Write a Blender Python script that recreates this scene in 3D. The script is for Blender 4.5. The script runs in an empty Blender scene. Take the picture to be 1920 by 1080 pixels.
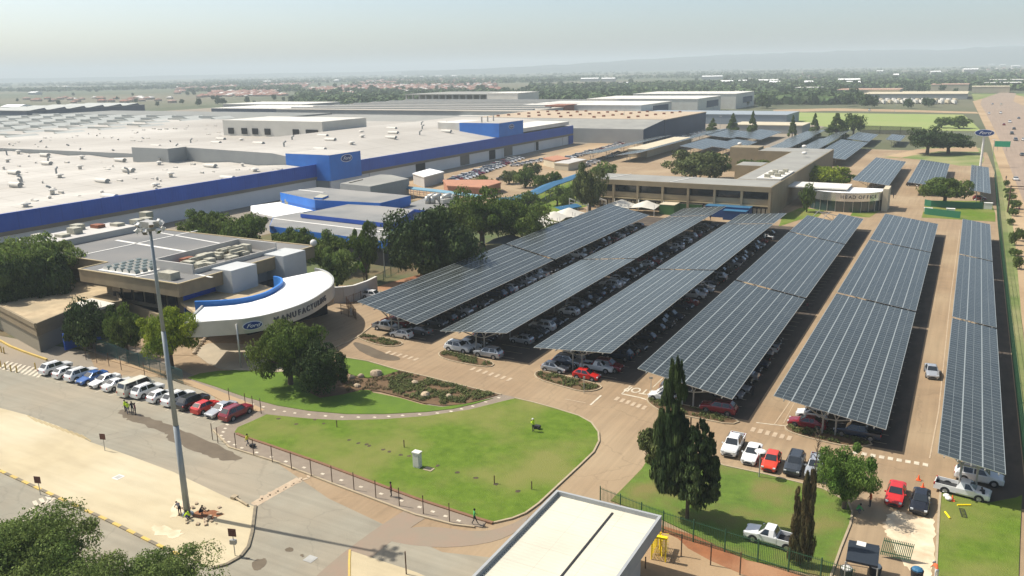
import bpy, bmesh, math, random
from mathutils import Vector, Matrix, noise
R = math.radians
scene = bpy.context.scene
col = scene.collection

# ---------------------------------------------------------------- camera
CAMH = 44.0
FPX = 1550.0
cam_d = bpy.data.cameras.new('camera'); cam = bpy.data.objects.new('camera', cam_d); col.objects.link(cam)
CR = Matrix(((0.8777312165, -0.1075765673, 0.4669209717),
             (0.4788124505, 0.2336735790, -0.8462477746),
             (-0.0180706637, 0.9663456631, 0.2566115946)))
cam.matrix_world = Matrix.Translation((0, 0, CAMH)) @ CR.to_4x4()
cam_d.sensor_width = 36.0; cam_d.lens = FPX / 1920 * 36.0
cam_d.clip_start = 0.5; cam_d.clip_end = 60000
scene.camera = cam
scene.render.resolution_x = 1024; scene.render.resolution_y = 576

def P(px, py, z=0.0):
    """site survey: where a point seen in the photo lies on the level z"""
    d = CR @ Vector((px - 960, -(py - 540), -FPX))
    t = (z - CAMH) / d.z
    return (d.x * t, d.y * t)
def PP(pts, z=0.0): return [P(a, b, z) for a, b in pts]

# ---------------------------------------------------------------- world, sun, exposure
SUN_DIR = Vector((-0.75, -0.12, 1.0)).normalized()      # towards the sun
sun_el = math.asin(SUN_DIR.z); sun_az = math.atan2(SUN_DIR.x, SUN_DIR.y)
w = bpy.data.worlds.new('World'); scene.world = w; w.use_nodes = True
nt = w.node_tree; bg = nt.nodes['Background']
sky = nt.nodes.new('ShaderNodeTexSky'); sky.sky_type = 'NISHITA'; sky.sun_disc = False
sky.sun_elevation = sun_el; sky.sun_rotation = sun_az
sky.altitude = 1300; sky.air_density = 0.8; sky.dust_density = 6.0; sky.ozone_density = 1.0
tint = nt.nodes.new('ShaderNodeVectorMath'); tint.operation = 'MULTIPLY'; tint.inputs[1].default_value = (1.06, 1.06, 0.97)
nt.links.new(sky.outputs[0], tint.inputs[0]); nt.links.new(tint.outputs[0], bg.inputs[0]); bg.inputs[1].default_value = 0.125
sd = bpy.data.lights.new('sun', 'SUN'); sd.energy = 4.6; sd.angle = R(0.55); sd.color = (1.0, 0.945, 0.86)
so = bpy.data.objects.new('sun', sd); col.objects.link(so)
so.rotation_euler = SUN_DIR.to_track_quat('Z', 'Y').to_euler()
scene.view_settings.view_transform = 'Standard'; scene.view_settings.look = 'None'
scene.view_settings.exposure = 0.55; scene.view_settings.gamma = 1.0
scene.view_settings.use_curve_mapping = False
scene.render.engine = 'CYCLES'
scene.cycles.max_bounces = 6; scene.cycles.volume_bounces = 0; scene.cycles.transparent_max_bounces = 6

# ---------------------------------------------------------------- materials
MATS = {}
def srgb(r, g, b):
    f = lambda v: (v / 12.92 if v <= 0.04045 else ((v + 0.055) / 1.055) ** 2.4)
    return (f(r / 255), f(g / 255), f(b / 255))
def mat(name, c1, c2=None, scale=1.0, rough=0.85, metal=0.0, spec=0.3, bump=0.0, bscale=None, detail=6, c3=None, s3=0.05, coat=0.0, lo=0.35, hi=0.65, stretch=None, streak=None, crack=0.0):
    if name in MATS: return MATS[name]
    m = bpy.data.materials.new(name); m.use_nodes = True; t = m.node_tree; N = t.nodes; L = t.links
    b = N['Principled BSDF']; b.inputs['Roughness'].default_value = rough; b.inputs['Metallic'].default_value = metal
    b.inputs['Specular IOR Level'].default_value = spec; b.inputs['Coat Weight'].default_value = coat
    b.inputs['Base Color'].default_value = (*c1, 1)
    if c2 is not None or bump > 0:
        tc = N.new('ShaderNodeTexCoord'); src = tc.outputs['Object']
        if stretch:
            mp = N.new('ShaderNodeMapping'); mp.inputs['Scale'].default_value = stretch; L.new(src, mp.inputs[0]); src = mp.outputs[0]
    out = None
    if c2 is not None:
        n = N.new('ShaderNodeTexNoise'); n.inputs['Scale'].default_value = scale; n.inputs['Detail'].default_value = detail; n.inputs['Roughness'].default_value = 0.6
        L.new(src, n.inputs['Vector'])
        r = N.new('ShaderNodeMapRange'); r.inputs[1].default_value = lo; r.inputs[2].default_value = hi; L.new(n.outputs[0], r.inputs[0])
        mx = N.new('ShaderNodeMix'); mx.data_type = 'RGBA'; mx.inputs[6].default_value = (*c1, 1); mx.inputs[7].default_value = (*c2, 1)
        L.new(r.outputs[0], mx.inputs[0]); out = mx.outputs[2]
    if c3 is not None:
        n3 = N.new('ShaderNodeTexNoise'); n3.inputs['Scale'].default_value = s3; n3.inputs['Detail'].default_value = 5
        L.new(src, n3.inputs['Vector'])
        r3 = N.new('ShaderNodeMapRange'); r3.inputs[1].default_value = 0.42; r3.inputs[2].default_value = 0.66; L.new(n3.outputs[0], r3.inputs[0])
        m3 = N.new('ShaderNodeMix'); m3.data_type = 'RGBA'; m3.inputs[7].default_value = (*c3, 1)
        L.new(r3.outputs[0], m3.inputs[0]); L.new(out, m3.inputs[6]); out = m3.outputs[2]
    if streak:      # tyre tracks and dust drawn out along the lane
        mp2 = N.new('ShaderNodeMapping'); mp2.inputs['Scale'].default_value = (streak[0], streak[1], 1); L.new(tc.outputs['Object'], mp2.inputs[0])
        n4 = N.new('ShaderNodeTexNoise'); n4.inputs['Scale'].default_value = 1.0; n4.inputs['Detail'].default_value = 8; L.new(mp2.outputs[0], n4.inputs['Vector'])
        r4 = N.new('ShaderNodeMapRange'); r4.inputs[1].default_value = 0.3; r4.inputs[2].default_value = 0.7; r4.inputs[3].default_value = 1 - streak[2]; r4.inputs[4].default_value = 1 + streak[2]; L.new(n4.outputs[0], r4.inputs[0])
        m4 = N.new('ShaderNodeVectorMath'); m4.operation = 'SCALE'; L.new(out, m4.inputs[0]); L.new(r4.outputs[0], m4.inputs['Scale']); out = m4.outputs[0]
    if crack > 0:
        vo = N.new('ShaderNodeTexVoronoi'); vo.feature = 'DISTANCE_TO_EDGE'; vo.inputs['Scale'].default_value = crack
        nd = N.new('ShaderNodeTexNoise'); nd.inputs['Scale'].default_value = 0.6; nd.inputs['Detail'].default_value = 5; L.new(tc.outputs['Object'], nd.inputs['Vector'])
        ad = N.new('ShaderNodeVectorMath'); ad.operation = 'MULTIPLY_ADD'; ad.inputs[1].default_value = (2.2, 2.2, 0); L.new(nd.outputs['Color'], ad.inputs[0]); L.new(tc.outputs['Object'], ad.inputs[2]); L.new(ad.outputs[0], vo.inputs['Vector'])
        lt = N.new('ShaderNodeMapRange'); lt.inputs[1].default_value = 0.0; lt.inputs[2].default_value = 0.012; lt.inputs[3].default_value = 0.86; lt.inputs[4].default_value = 1.0; L.new(vo.outputs['Distance'], lt.inputs[0])
        m5 = N.new('ShaderNodeVectorMath'); m5.operation = 'SCALE'; L.new(out, m5.inputs[0]); L.new(lt.outputs[0], m5.inputs['Scale']); out = m5.outputs[0]
    if out is not None: L.new(out, b.inputs['Base Color'])
    if bump > 0:
        nb = N.new('ShaderNodeTexNoise'); nb.inputs['Scale'].default_value = bscale or scale * 4; nb.inputs['Detail'].default_value = 4
        L.new(src, nb.inputs['Vector'])
        bp = N.new('ShaderNodeBump'); bp.inputs['Strength'].default_value = bump; bp.inputs['Distance'].default_value = 0.1
        L.new(nb.outputs[0], bp.inputs['Height']); L.new(bp.outputs[0], b.inputs['Normal'])
    MATS[name] = m; return m

def ribbed(name, c1, c2, period=0.9, axis=0, rough=0.55, depth=0.35, dirt=None, dscale=0.05, seams=None):
    """sheet-metal roofing: real ribs through a bump, dirt streaks along the slope"""
    if name in MATS: return MATS[name]
    m = mat(name, c1, c2, scale=dscale, rough=rough, c3=dirt, s3=dscale * 0.35) if dirt else mat(name, c1, c2, scale=dscale, rough=rough)
    t = m.node_tree; N = t.nodes; L = t.links; b = N['Principled BSDF']
    tc = N.new('ShaderNodeTexCoord'); sp = N.new('ShaderNodeSeparateXYZ'); L.new(tc.outputs['Object'], sp.inputs[0])
    mu = N.new('ShaderNodeMath'); mu.operation = 'MULTIPLY'; mu.inputs[1].default_value = 2 * math.pi / period; L.new(sp.outputs[axis], mu.inputs[0])
    sn = N.new('ShaderNodeMath'); sn.operation = 'SINE'; L.new(mu.outputs[0], sn.inputs[0])
    bp = N.new('ShaderNodeBump'); bp.inputs['Strength'].default_value = depth; bp.inputs['Distance'].default_value = 0.06
    L.new(sn.outputs[0], bp.inputs['Height']); L.new(bp.outputs[0], b.inputs['Normal'])
    if seams:       # sheet joints and laps, a little darker with dirt
        prev = b.inputs['Base Color'].links[0].from_socket
        for ax, per, wd in seams:
            d = N.new('ShaderNodeMath'); d.operation = 'DIVIDE'; d.inputs[1].default_value = per; L.new(sp.outputs[ax], d.inputs[0])
            f = N.new('ShaderNodeMath'); f.operation = 'FRACT'; L.new(d.outputs[0], f.inputs[0])
            lt = N.new('ShaderNodeMath'); lt.operation = 'LESS_THAN'; lt.inputs[1].default_value = wd / per; L.new(f.outputs[0], lt.inputs[0])
            mk = N.new('ShaderNodeMath'); mk.operation = 'MULTIPLY'; mk.inputs[1].default_value = 0.55; L.new(lt.outputs[0], mk.inputs[0])
            mm = N.new('ShaderNodeMix'); mm.data_type = 'RGBA'; mm.inputs[7].default_value = (c1[0] * .5, c1[1] * .48, c1[2] * .45, 1); L.new(mk.outputs[0], mm.inputs[0]); L.new(prev, mm.inputs[6]); prev = mm.outputs[2]
        L.new(prev, b.inputs['Base Color'])
    return m

# ---------------------------------------------------------------- mesh builder
class MB:
    def __init__(s): s.v = []; s.f = []; s.m = []; s.uv = {}
    def add(s, vs, fs, mi=0):
        o = len(s.v); s.v += [tuple(v) for v in vs]; s.f += [tuple(i + o for i in f) for f in fs]; s.m += [mi] * len(fs)
    def box(s, x0, x1, y0, y1, z0, z1, mi=0, M=None, top=None):
        vs = [(x0, y0, z0), (x1, y0, z0), (x1, y1, z0), (x0, y1, z0), (x0, y0, z1), (x1, y0, z1), (x1, y1, z1), (x0, y1, z1)]
        if M is not None: vs = [tuple(M @ Vector(v)) for v in vs]
        fs = [(3, 2, 1, 0), (4, 5, 6, 7), (0, 1, 5, 4), (1, 2, 6, 5), (2, 3, 7, 6), (3, 0, 4, 7)]
        s.add(vs, fs, mi)
        if top is not None: s.m[-5] = top
        return s
    def tube(s, p0, p1, r0, r1=None, n=8, mi=0, cap=True):
        r1 = r0 if r1 is None else r1
        p0 = Vector(p0); p1 = Vector(p1); d = (p1 - p0)
        if d.length < 1e-6: return s
        q = d.to_track_quat('Z', 'Y'); vs = []
        for p, r in ((p0, r0), (p1, r1)):
            for i in range(n):
                a = 2 * math.pi * i / n; vs.append(tuple(p + q @ Vector((r * math.cos(a), r * math.sin(a), 0))))
        fs = [(i, (i + 1) % n, n + (i + 1) % n, n + i) for i in range(n)]
        if cap: fs += [tuple(range(n - 1, -1, -1)), tuple(range(n, 2 * n))]
        s.add(vs, fs, mi); return s
    def bar(s, p0, p1, w, h=None, mi=0):
        h = h or w; p0 = Vector(p0); p1 = Vector(p1); d = p1 - p0
        up = Vector((0, 0, 1)) if abs(d.normalized().z) < 0.95 else Vector((0, 1, 0))
        sx = d.cross(up).normalized() * (w / 2); sy = sx.cross(d).normalized() * (h / 2)
        vs = [p0 - sx - sy, p0 + sx - sy, p0 + sx + sy, p0 - sx + sy, p1 - sx - sy, p1 + sx - sy, p1 + sx + sy, p1 - sx + sy]
        s.add(vs, [(3, 2, 1, 0), (4, 5, 6, 7), (0, 1, 5, 4), (1, 2, 6, 5), (2, 3, 7, 6), (3, 0, 4, 7)], mi); return s
    def poly(s, pts, z, mi=0):
        if area(pts) < 0: pts = pts[::-1]
        s.add([(x, y, z) for x, y in pts], [tuple(range(len(pts)))], mi); return s
    def prism(s, pts, z0, z1, mi=0, top=None, bottom=True):
        if area(pts) < 0: pts = pts[::-1]
        n = len(pts); vs = [(x, y, z0) for x, y in pts] + [(x, y, z1) for x, y in pts]
        fs = [(i, (i + 1) % n, n + (i + 1) % n, n + i) for i in range(n)]
        s.add(vs, fs, mi); s.add([(x, y, z1) for x, y in pts], [tuple(range(n))], mi if top is None else top)
        if bottom: s.add([(x, y, z0) for x, y in pts], [tuple(range(n - 1, -1, -1))], mi)
        return s
    def sphere(s, c, r, n=10, k=6, mi=0, sz=1.0, M=None):
        vs = []; fs = []
        for j in range(k + 1):
            th = math.pi * j / k
            for i in range(n):
                a = 2 * math.pi * i / n
                p = Vector((r * math.sin(th) * math.cos(a), r * math.sin(th) * math.sin(a), r * sz * math.cos(th)))
                if M is not None: p = M @ p
                vs.append(tuple(p + Vector(c)))
        for j in range(k):
            for i in range(n):
                fs.append((j * n + i, (j + 1) * n + i, (j + 1) * n + (i + 1) % n, j * n + (i + 1) % n))
        s.add(vs, fs, mi); return s
    def mesh(s, name, mats, smooth=False):
        me = bpy.data.meshes.new(name); me.from_pydata(s.v, [], s.f); me.update()
        for m in (mats if isinstance(mats, (list, tuple)) else [mats]): me.materials.append(m)
        me.polygons.foreach_set('material_index', s.m)
        if smooth: me.polygons.foreach_set('use_smooth', [True] * len(s.f))
        return me
    def build(s, name, mats, parent=None, smooth=False):
        return link(name, s.mesh(name, mats, smooth), parent)
def area(p): return 0.5 * sum(p[i][0] * p[(i + 1) % len(p)][1] - p[(i + 1) % len(p)][0] * p[i][1] for i in range(len(p)))
def link(name, me, parent=None, loc=None, rz=None, sc=None):
    o = bpy.data.objects.new(name, me); col.objects.link(o)
    if parent is not None: o.parent = parent
    if loc is not None: o.location = loc
    if rz is not None: o.rotation_euler = (0, 0, rz)
    if sc is not None: o.scale = sc if hasattr(sc, '__len__') else (sc, sc, sc)
    return o
def tag(o, label, cat=None, group=None, kind=None):
    if label: o['label'] = label
    if cat: o['category'] = cat
    if group: o['group'] = group
    if kind: o['kind'] = kind
    return o
def thing(name, label, cat, loc=(0, 0, 0), rz=0, group=None):
    o = bpy.data.objects.new(name, None); col.objects.link(o); o.location = loc; o.rotation_euler = (0, 0, rz)
    o.empty_display_size = 0.5
    return tag(o, label, cat, group)
def struct(name, mb, mats, label=None):
    o = mb.build(name, mats); o['kind'] = 'structure'
    if label: o['label'] = label
    return o
def copy_tree(o, parent=None):
    c = o.copy(); col.objects.link(c)
    if parent is not None: c.parent = parent
    for ch in list(o.children): copy_tree(ch, c)
    return c
def smooth_pts(pts, k=2):
    for _ in range(k):
        q = []
        for i in range(len(pts)):
            a = pts[i]; b = pts[(i + 1) % len(pts)]
            q.append((a[0] * .75 + b[0] * .25, a[1] * .75 + b[1] * .25)); q.append((a[0] * .25 + b[0] * .75, a[1] * .25 + b[1] * .75))
        pts = q
    return pts
def offset(pts, d):
    if area(pts) < 0: pts = pts[::-1]
    n = len(pts); out = []
    for i in range(n):
        a = Vector(pts[i - 1]); b = Vector(pts[i]); c = Vector(pts[(i + 1) % n])
        e1 = (b - a); e2 = (c - b)
        if e1.length < 1e-6 or e2.length < 1e-6: out.append(tuple(b)); continue
        e1.normalize(); e2.normalize(); n1 = Vector((e1.y, -e1.x)); n2 = Vector((e2.y, -e2.x)); m = n1 + n2
        if m.length < 1e-6: m = n1
        m.normalize(); k = max(0.5, m.dot(n1)); out.append(tuple(b + m * d / k))
    return out
ORD = ['', 'first', 'second', 'third', 'fourth', 'fifth', 'sixth', 'seventh', 'eighth', 'ninth', 'tenth', 'eleventh', 'twelfth', 'thirteenth', 'fourteenth', 'fifteenth', 'sixteenth', 'seventeenth', 'eighteenth', 'nineteenth', 'twentieth']
def ordinal(n):
    if n <= 20: return ORD[n]
    tens = {2: 'twenty', 3: 'thirty', 4: 'forty', 5: 'fifty', 6: 'sixty', 7: 'seventy', 8: 'eighty', 9: 'ninety'}
    tth = {2: 'twentieth', 3: 'thirtieth', 4: 'fortieth', 5: 'fiftieth', 6: 'sixtieth', 7: 'seventieth', 8: 'eightieth', 9: 'ninetieth'}
    return tth[n // 10] if n % 10 == 0 else tens[n // 10] + '-' + ORD[n % 10]
# ================================================================ THE GROUND
m_veld = mat('veld', (0.079, 0.094, 0.041), (0.045, 0.064, 0.027), scale=0.006, rough=0.95, c3=(0.143, 0.124, 0.077), s3=0.0016)
m_hill = mat('hill', (0.025, 0.04, 0.025), (0.04, 0.05, 0.03), scale=0.004, rough=0.95)
m_tan = mat('dusty_asphalt', (0.271, 0.189, 0.110), (0.232, 0.164, 0.097), scale=0.35, rough=0.9, c3=(0.309, 0.230, 0.140), s3=0.045, bump=0.25, bscale=9, detail=9, streak=(1.6, 0.05, 0.1), crack=0.09)
m_grey = mat('worn_asphalt', (0.251, 0.232, 0.177), (0.216, 0.194, 0.146), scale=0.22, rough=0.9, c3=(0.275, 0.235, 0.169), s3=0.06, bump=0.25, bscale=9, detail=9, streak=(0.06, 1.4, 0.09), crack=0.11)
m_shade = mat('bay_shade_paving', (0.075, 0.058, 0.042), (0.060, 0.047, 0.036), scale=0.4, rough=0.9, bump=0.2, bscale=9, streak=(0.9, 0.3, 0.2))  # paving colour darkened to deepen the shade under the solar roofs
m_beige = mat('pale_concrete', (0.435, 0.362, 0.228), (0.396, 0.327, 0.205), scale=0.25, rough=0.92, c3=(0.466, 0.402, 0.272), s3=0.08, bump=0.2, bscale=8, detail=9, streak=(0.15, 0.9, 0.07))
m_path = mat('footpath_paving', (0.228, 0.185, 0.138), (0.197, 0.158, 0.118), scale=0.8, rough=0.92, bump=0.3, bscale=7)
m_lawn = mat('mown_lawn', (0.122, 0.185, 0.022), (0.075, 0.125, 0.014), scale=0.7, rough=0.95, spec=0.1, c3=(0.175, 0.18, 0.05), s3=0.11, bump=0.9, bscale=11, detail=14, lo=0.3, hi=0.7)
m_lawnb = mat('watered_lawn', (0.099, 0.164, 0.013), (0.075, 0.133, 0.012), scale=0.3, rough=0.95, bump=0.6, bscale=14, detail=9)
m_patchy = mat('patchy_lawn', (0.115, 0.18, 0.022), (0.07, 0.12, 0.014), scale=0.8, rough=0.95, c3=(0.17, 0.15, 0.045), s3=0.2, bump=1.0, bscale=11, detail=12, lo=0.3, hi=0.7)
m_verge = mat('verge_grass', (0.152, 0.187, 0.053), (0.096, 0.145, 0.030), scale=0.12, rough=0.95, c3=(0.240, 0.230, 0.098), s3=0.05, bump=0.5, bscale=8)
m_earth = mat('red_earth', (0.255, 0.100, 0.040), (0.196, 0.080, 0.036), scale=0.5, rough=0.95, c3=(0.306, 0.168, 0.088), s3=0.12, bump=0.5, bscale=5)
m_dirt = mat('pale_dirt', (0.330, 0.232, 0.133), (0.277, 0.188, 0.104), scale=0.1, rough=0.95, c3=(0.375, 0.270, 0.158), s3=0.03, bump=0.4, bscale=3)
m_bed = mat('bed_soil', (0.1, 0.062, 0.032), (0.14, 0.085, 0.042), scale=0.9, rough=0.95, bump=0.6, bscale=8)
m_kerb = mat('kerb_stone', (0.368, 0.304, 0.203), (0.304, 0.240, 0.156), scale=0.7, rough=0.9)
m_paint = mat('road_paint', (0.561, 0.510, 0.399), (0.425, 0.357, 0.264), scale=1.6, rough=0.8)
m_paintf = mat('faded_paint', (0.43, 0.34, 0.235), (0.36, 0.27, 0.18), scale=1.2, rough=0.85)
m_yel = mat('yellow_paint', (0.55, 0.38, 0.08), (0.42, 0.3, 0.1), scale=2.0, rough=0.7)
m_blackp = mat('black_paint', (0.14, 0.12, 0.085), (0.22, 0.18, 0.12), scale=2.0, rough=0.8)
m_hwy = mat('highway_asphalt', (0.276, 0.207, 0.152), (0.239, 0.180, 0.132), scale=0.08, rough=0.9, streak=(1.2, 0.02, 0.1))
m_wet = mat('wet_stain', (0.090, 0.065, 0.036), (0.120, 0.090, 0.053), scale=0.5, rough=0.55, spec=0.4)
m_pink = mat('pink_patch', (0.244, 0.180, 0.129), (0.224, 0.184, 0.133), scale=0.4, rough=0.9)
m_bleach = mat('spilt_cement', (0.648, 0.558, 0.396), (0.540, 0.432, 0.290), scale=0.35, rough=0.95, c3=(0.450, 0.342, 0.220), s3=0.5, detail=9)
m_yardfar = mat('works_yard', (0.203, 0.176, 0.139), (0.255, 0.210, 0.150), scale=0.03, rough=0.95)

g = MB()
NR = 56
rings = [0.0, 150, 400, 900, 1800, 3500, 6500, 11000, 17000, 26000]
for r in rings[1:]:
    for i in range(NR):
        a = 2 * math.pi * i / NR; g.v.append((r * math.cos(a), r * math.sin(a), -0.02 - (0.0 if r < 4000 else 0.0)))
g.v.append((0, 0, -0.02)); cidx = len(g.v) - 1
for i in range(NR): g.f.append((cidx, i, (i + 1) % NR)); g.m.append(0)
for k in range(len(rings) - 2):
    for i in range(NR):
        a = k * NR; b = (k + 1) * NR
        g.f.append((a + i, b + i, b + (i + 1) % NR, a + (i + 1) % NR)); g.m.append(0)
struct('ground', g, m_veld, 'flat veld running out to the hazy horizon')

def sheet(name, pts, z, m, px=True, k=0, label=None):
    p = PP(pts) if px else list(pts)
    if k: p = smooth_pts(p, k)
    b = MB(); b.prism(p, -0.3, z, bottom=False)
    return struct(name, b, m, label)

sheet('works_yard', [(-900, 20), (-92, 20), (-92, 700), (-900, 900)], 0.01, m_yardfar, px=False)
sheet('car_park', [(-108, 96), (9.2, 76), (9.2, 250), (10.5, 374), (8, 470), (-95, 470), (-200, 470), (-200, 240), (-112, 225)], 0.03, m_tan, px=False)
sheet('service_road', [(-125, 80), (-92, 62), (-60, 50), (-8, 50), (-3, 76), (9.2, 76.1), (9.2, 130), (-125, 130)], 0.026, m_tan, px=False)
sheet('entrance_road', [(-155, 10), (-155, 66), (-124, 70), (-96, 79), (-78, 67.5), (-56, 60), (-39.5, 57), (-27.5, 60.5), (-21, 60), (-21, 10)], 0.045, m_grey, px=False)

# lane paving again, its colour darkened to paint in shade below the solar roofs
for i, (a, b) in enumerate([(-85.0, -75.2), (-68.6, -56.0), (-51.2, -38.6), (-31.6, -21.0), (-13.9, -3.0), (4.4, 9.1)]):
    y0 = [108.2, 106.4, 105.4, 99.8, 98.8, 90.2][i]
    sheet('bay_shade_sheet', [(a, y0), (b, y0), (b, 236), (a, 236)], 0.036, m_shade, px=False)

sheet('driveway', [(1600, 960), (1660, 920), (1765, 900), (1760, 960), (1753, 1130), (1755, 1300), (1470, 1300), (1545, 1130), (1576, 1030)], 0.05, m_tan)
# --- pale concrete island with the light mast
isl = PP([(-260, 660), (-80, 745), (50, 779), (110, 800), (170, 830), (250, 858), (325, 886), (380, 912), (430, 936), (478, 951), (476, 975), (473, 1000), (466, 1026), (452, 1044), (425, 1059), (398, 1066), (340, 1043), (295, 1022), (200, 975), (100, 928), (0, 882), (-120, 830), (-300, 740)])
b = MB(); b.prism(isl, -0.3, 0.085, bottom=False); struct('concrete_apron', b, m_beige, 'wide pale concrete apron round the tall light mast')
b = MB(); b.prism(PP([(658, 1034), (700, 1048), (780, 1074), (840, 1100), (780, 1180), (655, 1180)]), -0.3, 0.085, bottom=False); struct('concrete_apron', b, m_beige, 'small piece of pale concrete apron at the lower edge')
def kerb_line(name, pts, w, h, mats, parent=None, seg=1.2, alt=False, closed=False, label=None):
    """kerb of real section along a line; alt = painted alternately in two colours"""
    pts = [Vector(p) for p in pts]
    if closed: pts.append(pts[0])
    b = MB(); k = 0
    for a, c in zip(pts, pts[1:]):
        L = (c - a).length; n = max(1, int(round(L / seg))) if alt else 1
        d = (c - a) / n; nn = Vector((-d.y, d.x)).normalized() * w / 2
        for i in range(n):
            p = a + d * i; q = a + d * (i + 1)
            if area([tuple(p - nn), tuple(q - nn), tuple(q + nn), tuple(p + nn)]) < 0: nn = -nn
            b.add([(*(p - nn), 0.0), (*(q - nn), 0.0), (*(q + nn), 0.0), (*(p + nn), 0.0), (*(p - nn), h), (*(q - nn), h), (*(q + nn), h), (*(p + nn), h)],
                  [(4, 5, 6, 7), (0, 1, 5, 4), (1, 2, 6, 5), (2, 3, 7, 6), (3, 0, 4, 7)], k % 2 if alt else 0)
            k += 1
    o = b.build(name, mats); o['kind'] = 'structure'
    if label: o['label'] = label
    return o
kerb_line('kerb', PP([(-300, 742), (-120, 832), (0, 884), (100, 930), (200, 976), (295, 1023), (340, 1044)]), 0.34, 0.17, [m_yel, m_blackp], alt=True, seg=1.25, label='yellow and black painted kerb along the pale concrete')
kerb_line('kerb', PP([(398, 1067), (425, 1060), (452, 1045), (466, 1027), (473, 1000), (476, 975), (479, 950)]), 0.3, 0.2, m_blackp, label='dark kerb round the corner of the pale concrete')
kerb_line('kerb', PP([(656, 1033), (655, 1052), (655, 1072), (655, 1100)]), 0.2, 0.15, m_yel, label='short yellow kerb at the lower edge')
sheet('road_patch', [(560, 1110), (640, 1110), (700, 1040), (790, 975), (900, 915), (860, 905), (760, 955), (650, 1030)], 0.052, m_pink, k=2)
sheet('road_patch', [(700, 1000), (800, 985), (900, 1000), (960, 985), (1000, 960), (960, 1010), (850, 1030), (740, 1020)], 0.051, m_pink, k=2)
rng = random.Random(4)
def ragged(pts, amp, k=2):
    p = smooth_pts(pts, k); return [(x + rng.uniform(-amp, amp), y + rng.uniform(-amp, amp)) for x, y in p]
def stain(pts, m, z=0.056, amp=0.12, k=2):
    b = MB(); b.prism(ragged(PP(pts), amp, k), z - 0.03, z, bottom=False); return struct('stain', b, m)
stain([(219, 771), (232, 768), (245, 771), (262, 778), (290, 786), (316, 797), (345, 808), (380, 822), (410, 835), (440, 850), (455, 862), (430, 866), (405, 860), (380, 850), (350, 840), (325, 830), (312, 824), (318, 815), (290, 806), (262, 794), (240, 790), (232, 782)], m_wet, amp=0.22)
for pts in ([(470, 1060), (480, 1048), (490, 1050), (497, 1046), (502, 1056), (490, 1068), (478, 1072)], [(534, 1030), (545, 1026), (552, 1031), (546, 1036), (536, 1035)], [(561, 1041), (568, 1039), (571, 1043), (566, 1046)], [(459, 1048), (465, 1046), (469, 1048), (463, 1051)],
            [(660, 640), (668, 655), (700, 672), (740, 678), (755, 672), (720, 662), (690, 648)]):
    stain(pts, m_wet, z=0.058, amp=0.05)
stain([(330, 930), (350, 945), (345, 962), (320, 975), (318, 960)], m_bleach, z=0.1, amp=0.2)
stain([(290, 985), (320, 990), (345, 1000), (330, 1010), (300, 1006), (280, 998)], m_bleach, z=0.1, amp=0.25)

# --- lawns, paths and beds
FP = PP([(150, 640), (270, 655), (352, 700), (500, 755), (640, 768), (800, 760), (905, 745), (938, 740), (975, 748), (990, 760), (960, 900), (905, 990), (850, 983), (780, 965), (620, 905), (520, 866), (430, 838), (398, 806), (470, 775), (380, 728), (290, 700), (150, 652)])
b = MB(); b.prism(FP, -0.3, 0.11, bottom=False); struct('footpath', b, m_path, 'grey brown footpath curving round the lawns')
sheet('dirt_strip', [(462, 778), (440, 765), (380, 733), (300, 705), (200, 675), (250, 680), (330, 704), (400, 730), (480, 762), (497, 770)], 0.125, m_dirt)
LAWN1 = [(440, 812), (446, 803), (470, 793), (500, 779), (530, 782), (580, 787), (640, 790), (720, 788), (800, 782), (880, 770), (940, 755), (965, 749), (1000, 757), (1040, 768), (1085, 782), (1108, 795), (1121, 812), (1123, 828), (1113, 848), (1085, 875), (1045, 912), (1010, 945), (985, 963), (960, 973), (925, 981), (900, 974), (780, 935), (700, 905), (600, 868), (500, 833), (455, 818)]
lw1 = PP(LAWN1); b = MB(); b.prism(lw1, -0.3, 0.17, bottom=False); struct('lawn', b, m_lawn, 'large mown lawn in front of the solar car park')
kerb_line('kerb', PP([(925, 982), (960, 974), (985, 964), (1010, 946), (1045, 913), (1085, 876), (1113, 849), (1123, 829), (1122, 812), (1109, 794), (1085, 781), (1040, 767), (1000, 756), (965, 748)]), 0.22, 0.2, m_kerb, label='kerb round the big lawn')
kerb_line('kerb', PP([(444, 815), (455, 820), (500, 835), (600, 870), (700, 907), (780, 937), (900, 976), (924, 983)]), 0.34, 0.24, mat('brick_edging', (0.2, 0.105, 0.055), (0.16, 0.085, 0.05), scale=2), label='brown brick edging along the lawn')
kerb_line('kerb', PP([(400, 808), (430, 840), (520, 868), (620, 907), (780, 967), (850, 985), (890, 990)]), 0.22, 0.2, m_kerb, label='kerb between footpath and entrance road')
sheet('lawn', [(352, 710), (375, 702), (410, 697), (440, 696), (475, 697), (520, 700), (600, 690), (660, 712), (700, 738), (750, 748), (790, 760), (830, 765), (880, 758), (925, 748), (890, 759), (850, 768), (800, 774), (720, 778), (650, 778), (580, 772), (520, 762), (460, 746), (400, 725)], 0.17, m_lawnb, label='bright watered lawn beside the manufacturing canopy')
sheet('lawn', [(640, 673), (650, 672), (690, 680), (748, 697), (720, 706), (690, 710), (665, 706), (640, 695)], 0.172, m_lawnb, label='small bright lawn by the two round trees')
BED = [(575, 735), (600, 700), (645, 704), (690, 712), (722, 706), (752, 697), (800, 709), (860, 724), (905, 735), (935, 742), (905, 751), (870, 760), (830, 763), (795, 758), (750, 745), (710, 735), (680, 733), (640, 742), (600, 748)]
sheet('planting_bed', BED, 0.19, m_bed, label='brown planting bed with low shrubs and boulders')
kerb_line('kerb', PP([(640, 671), (690, 679), (748, 696), (800, 708), (860, 723), (905, 734), (940, 742)]), 0.2, 0.24, m_kerb, label='kerb above the planting bed')
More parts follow.
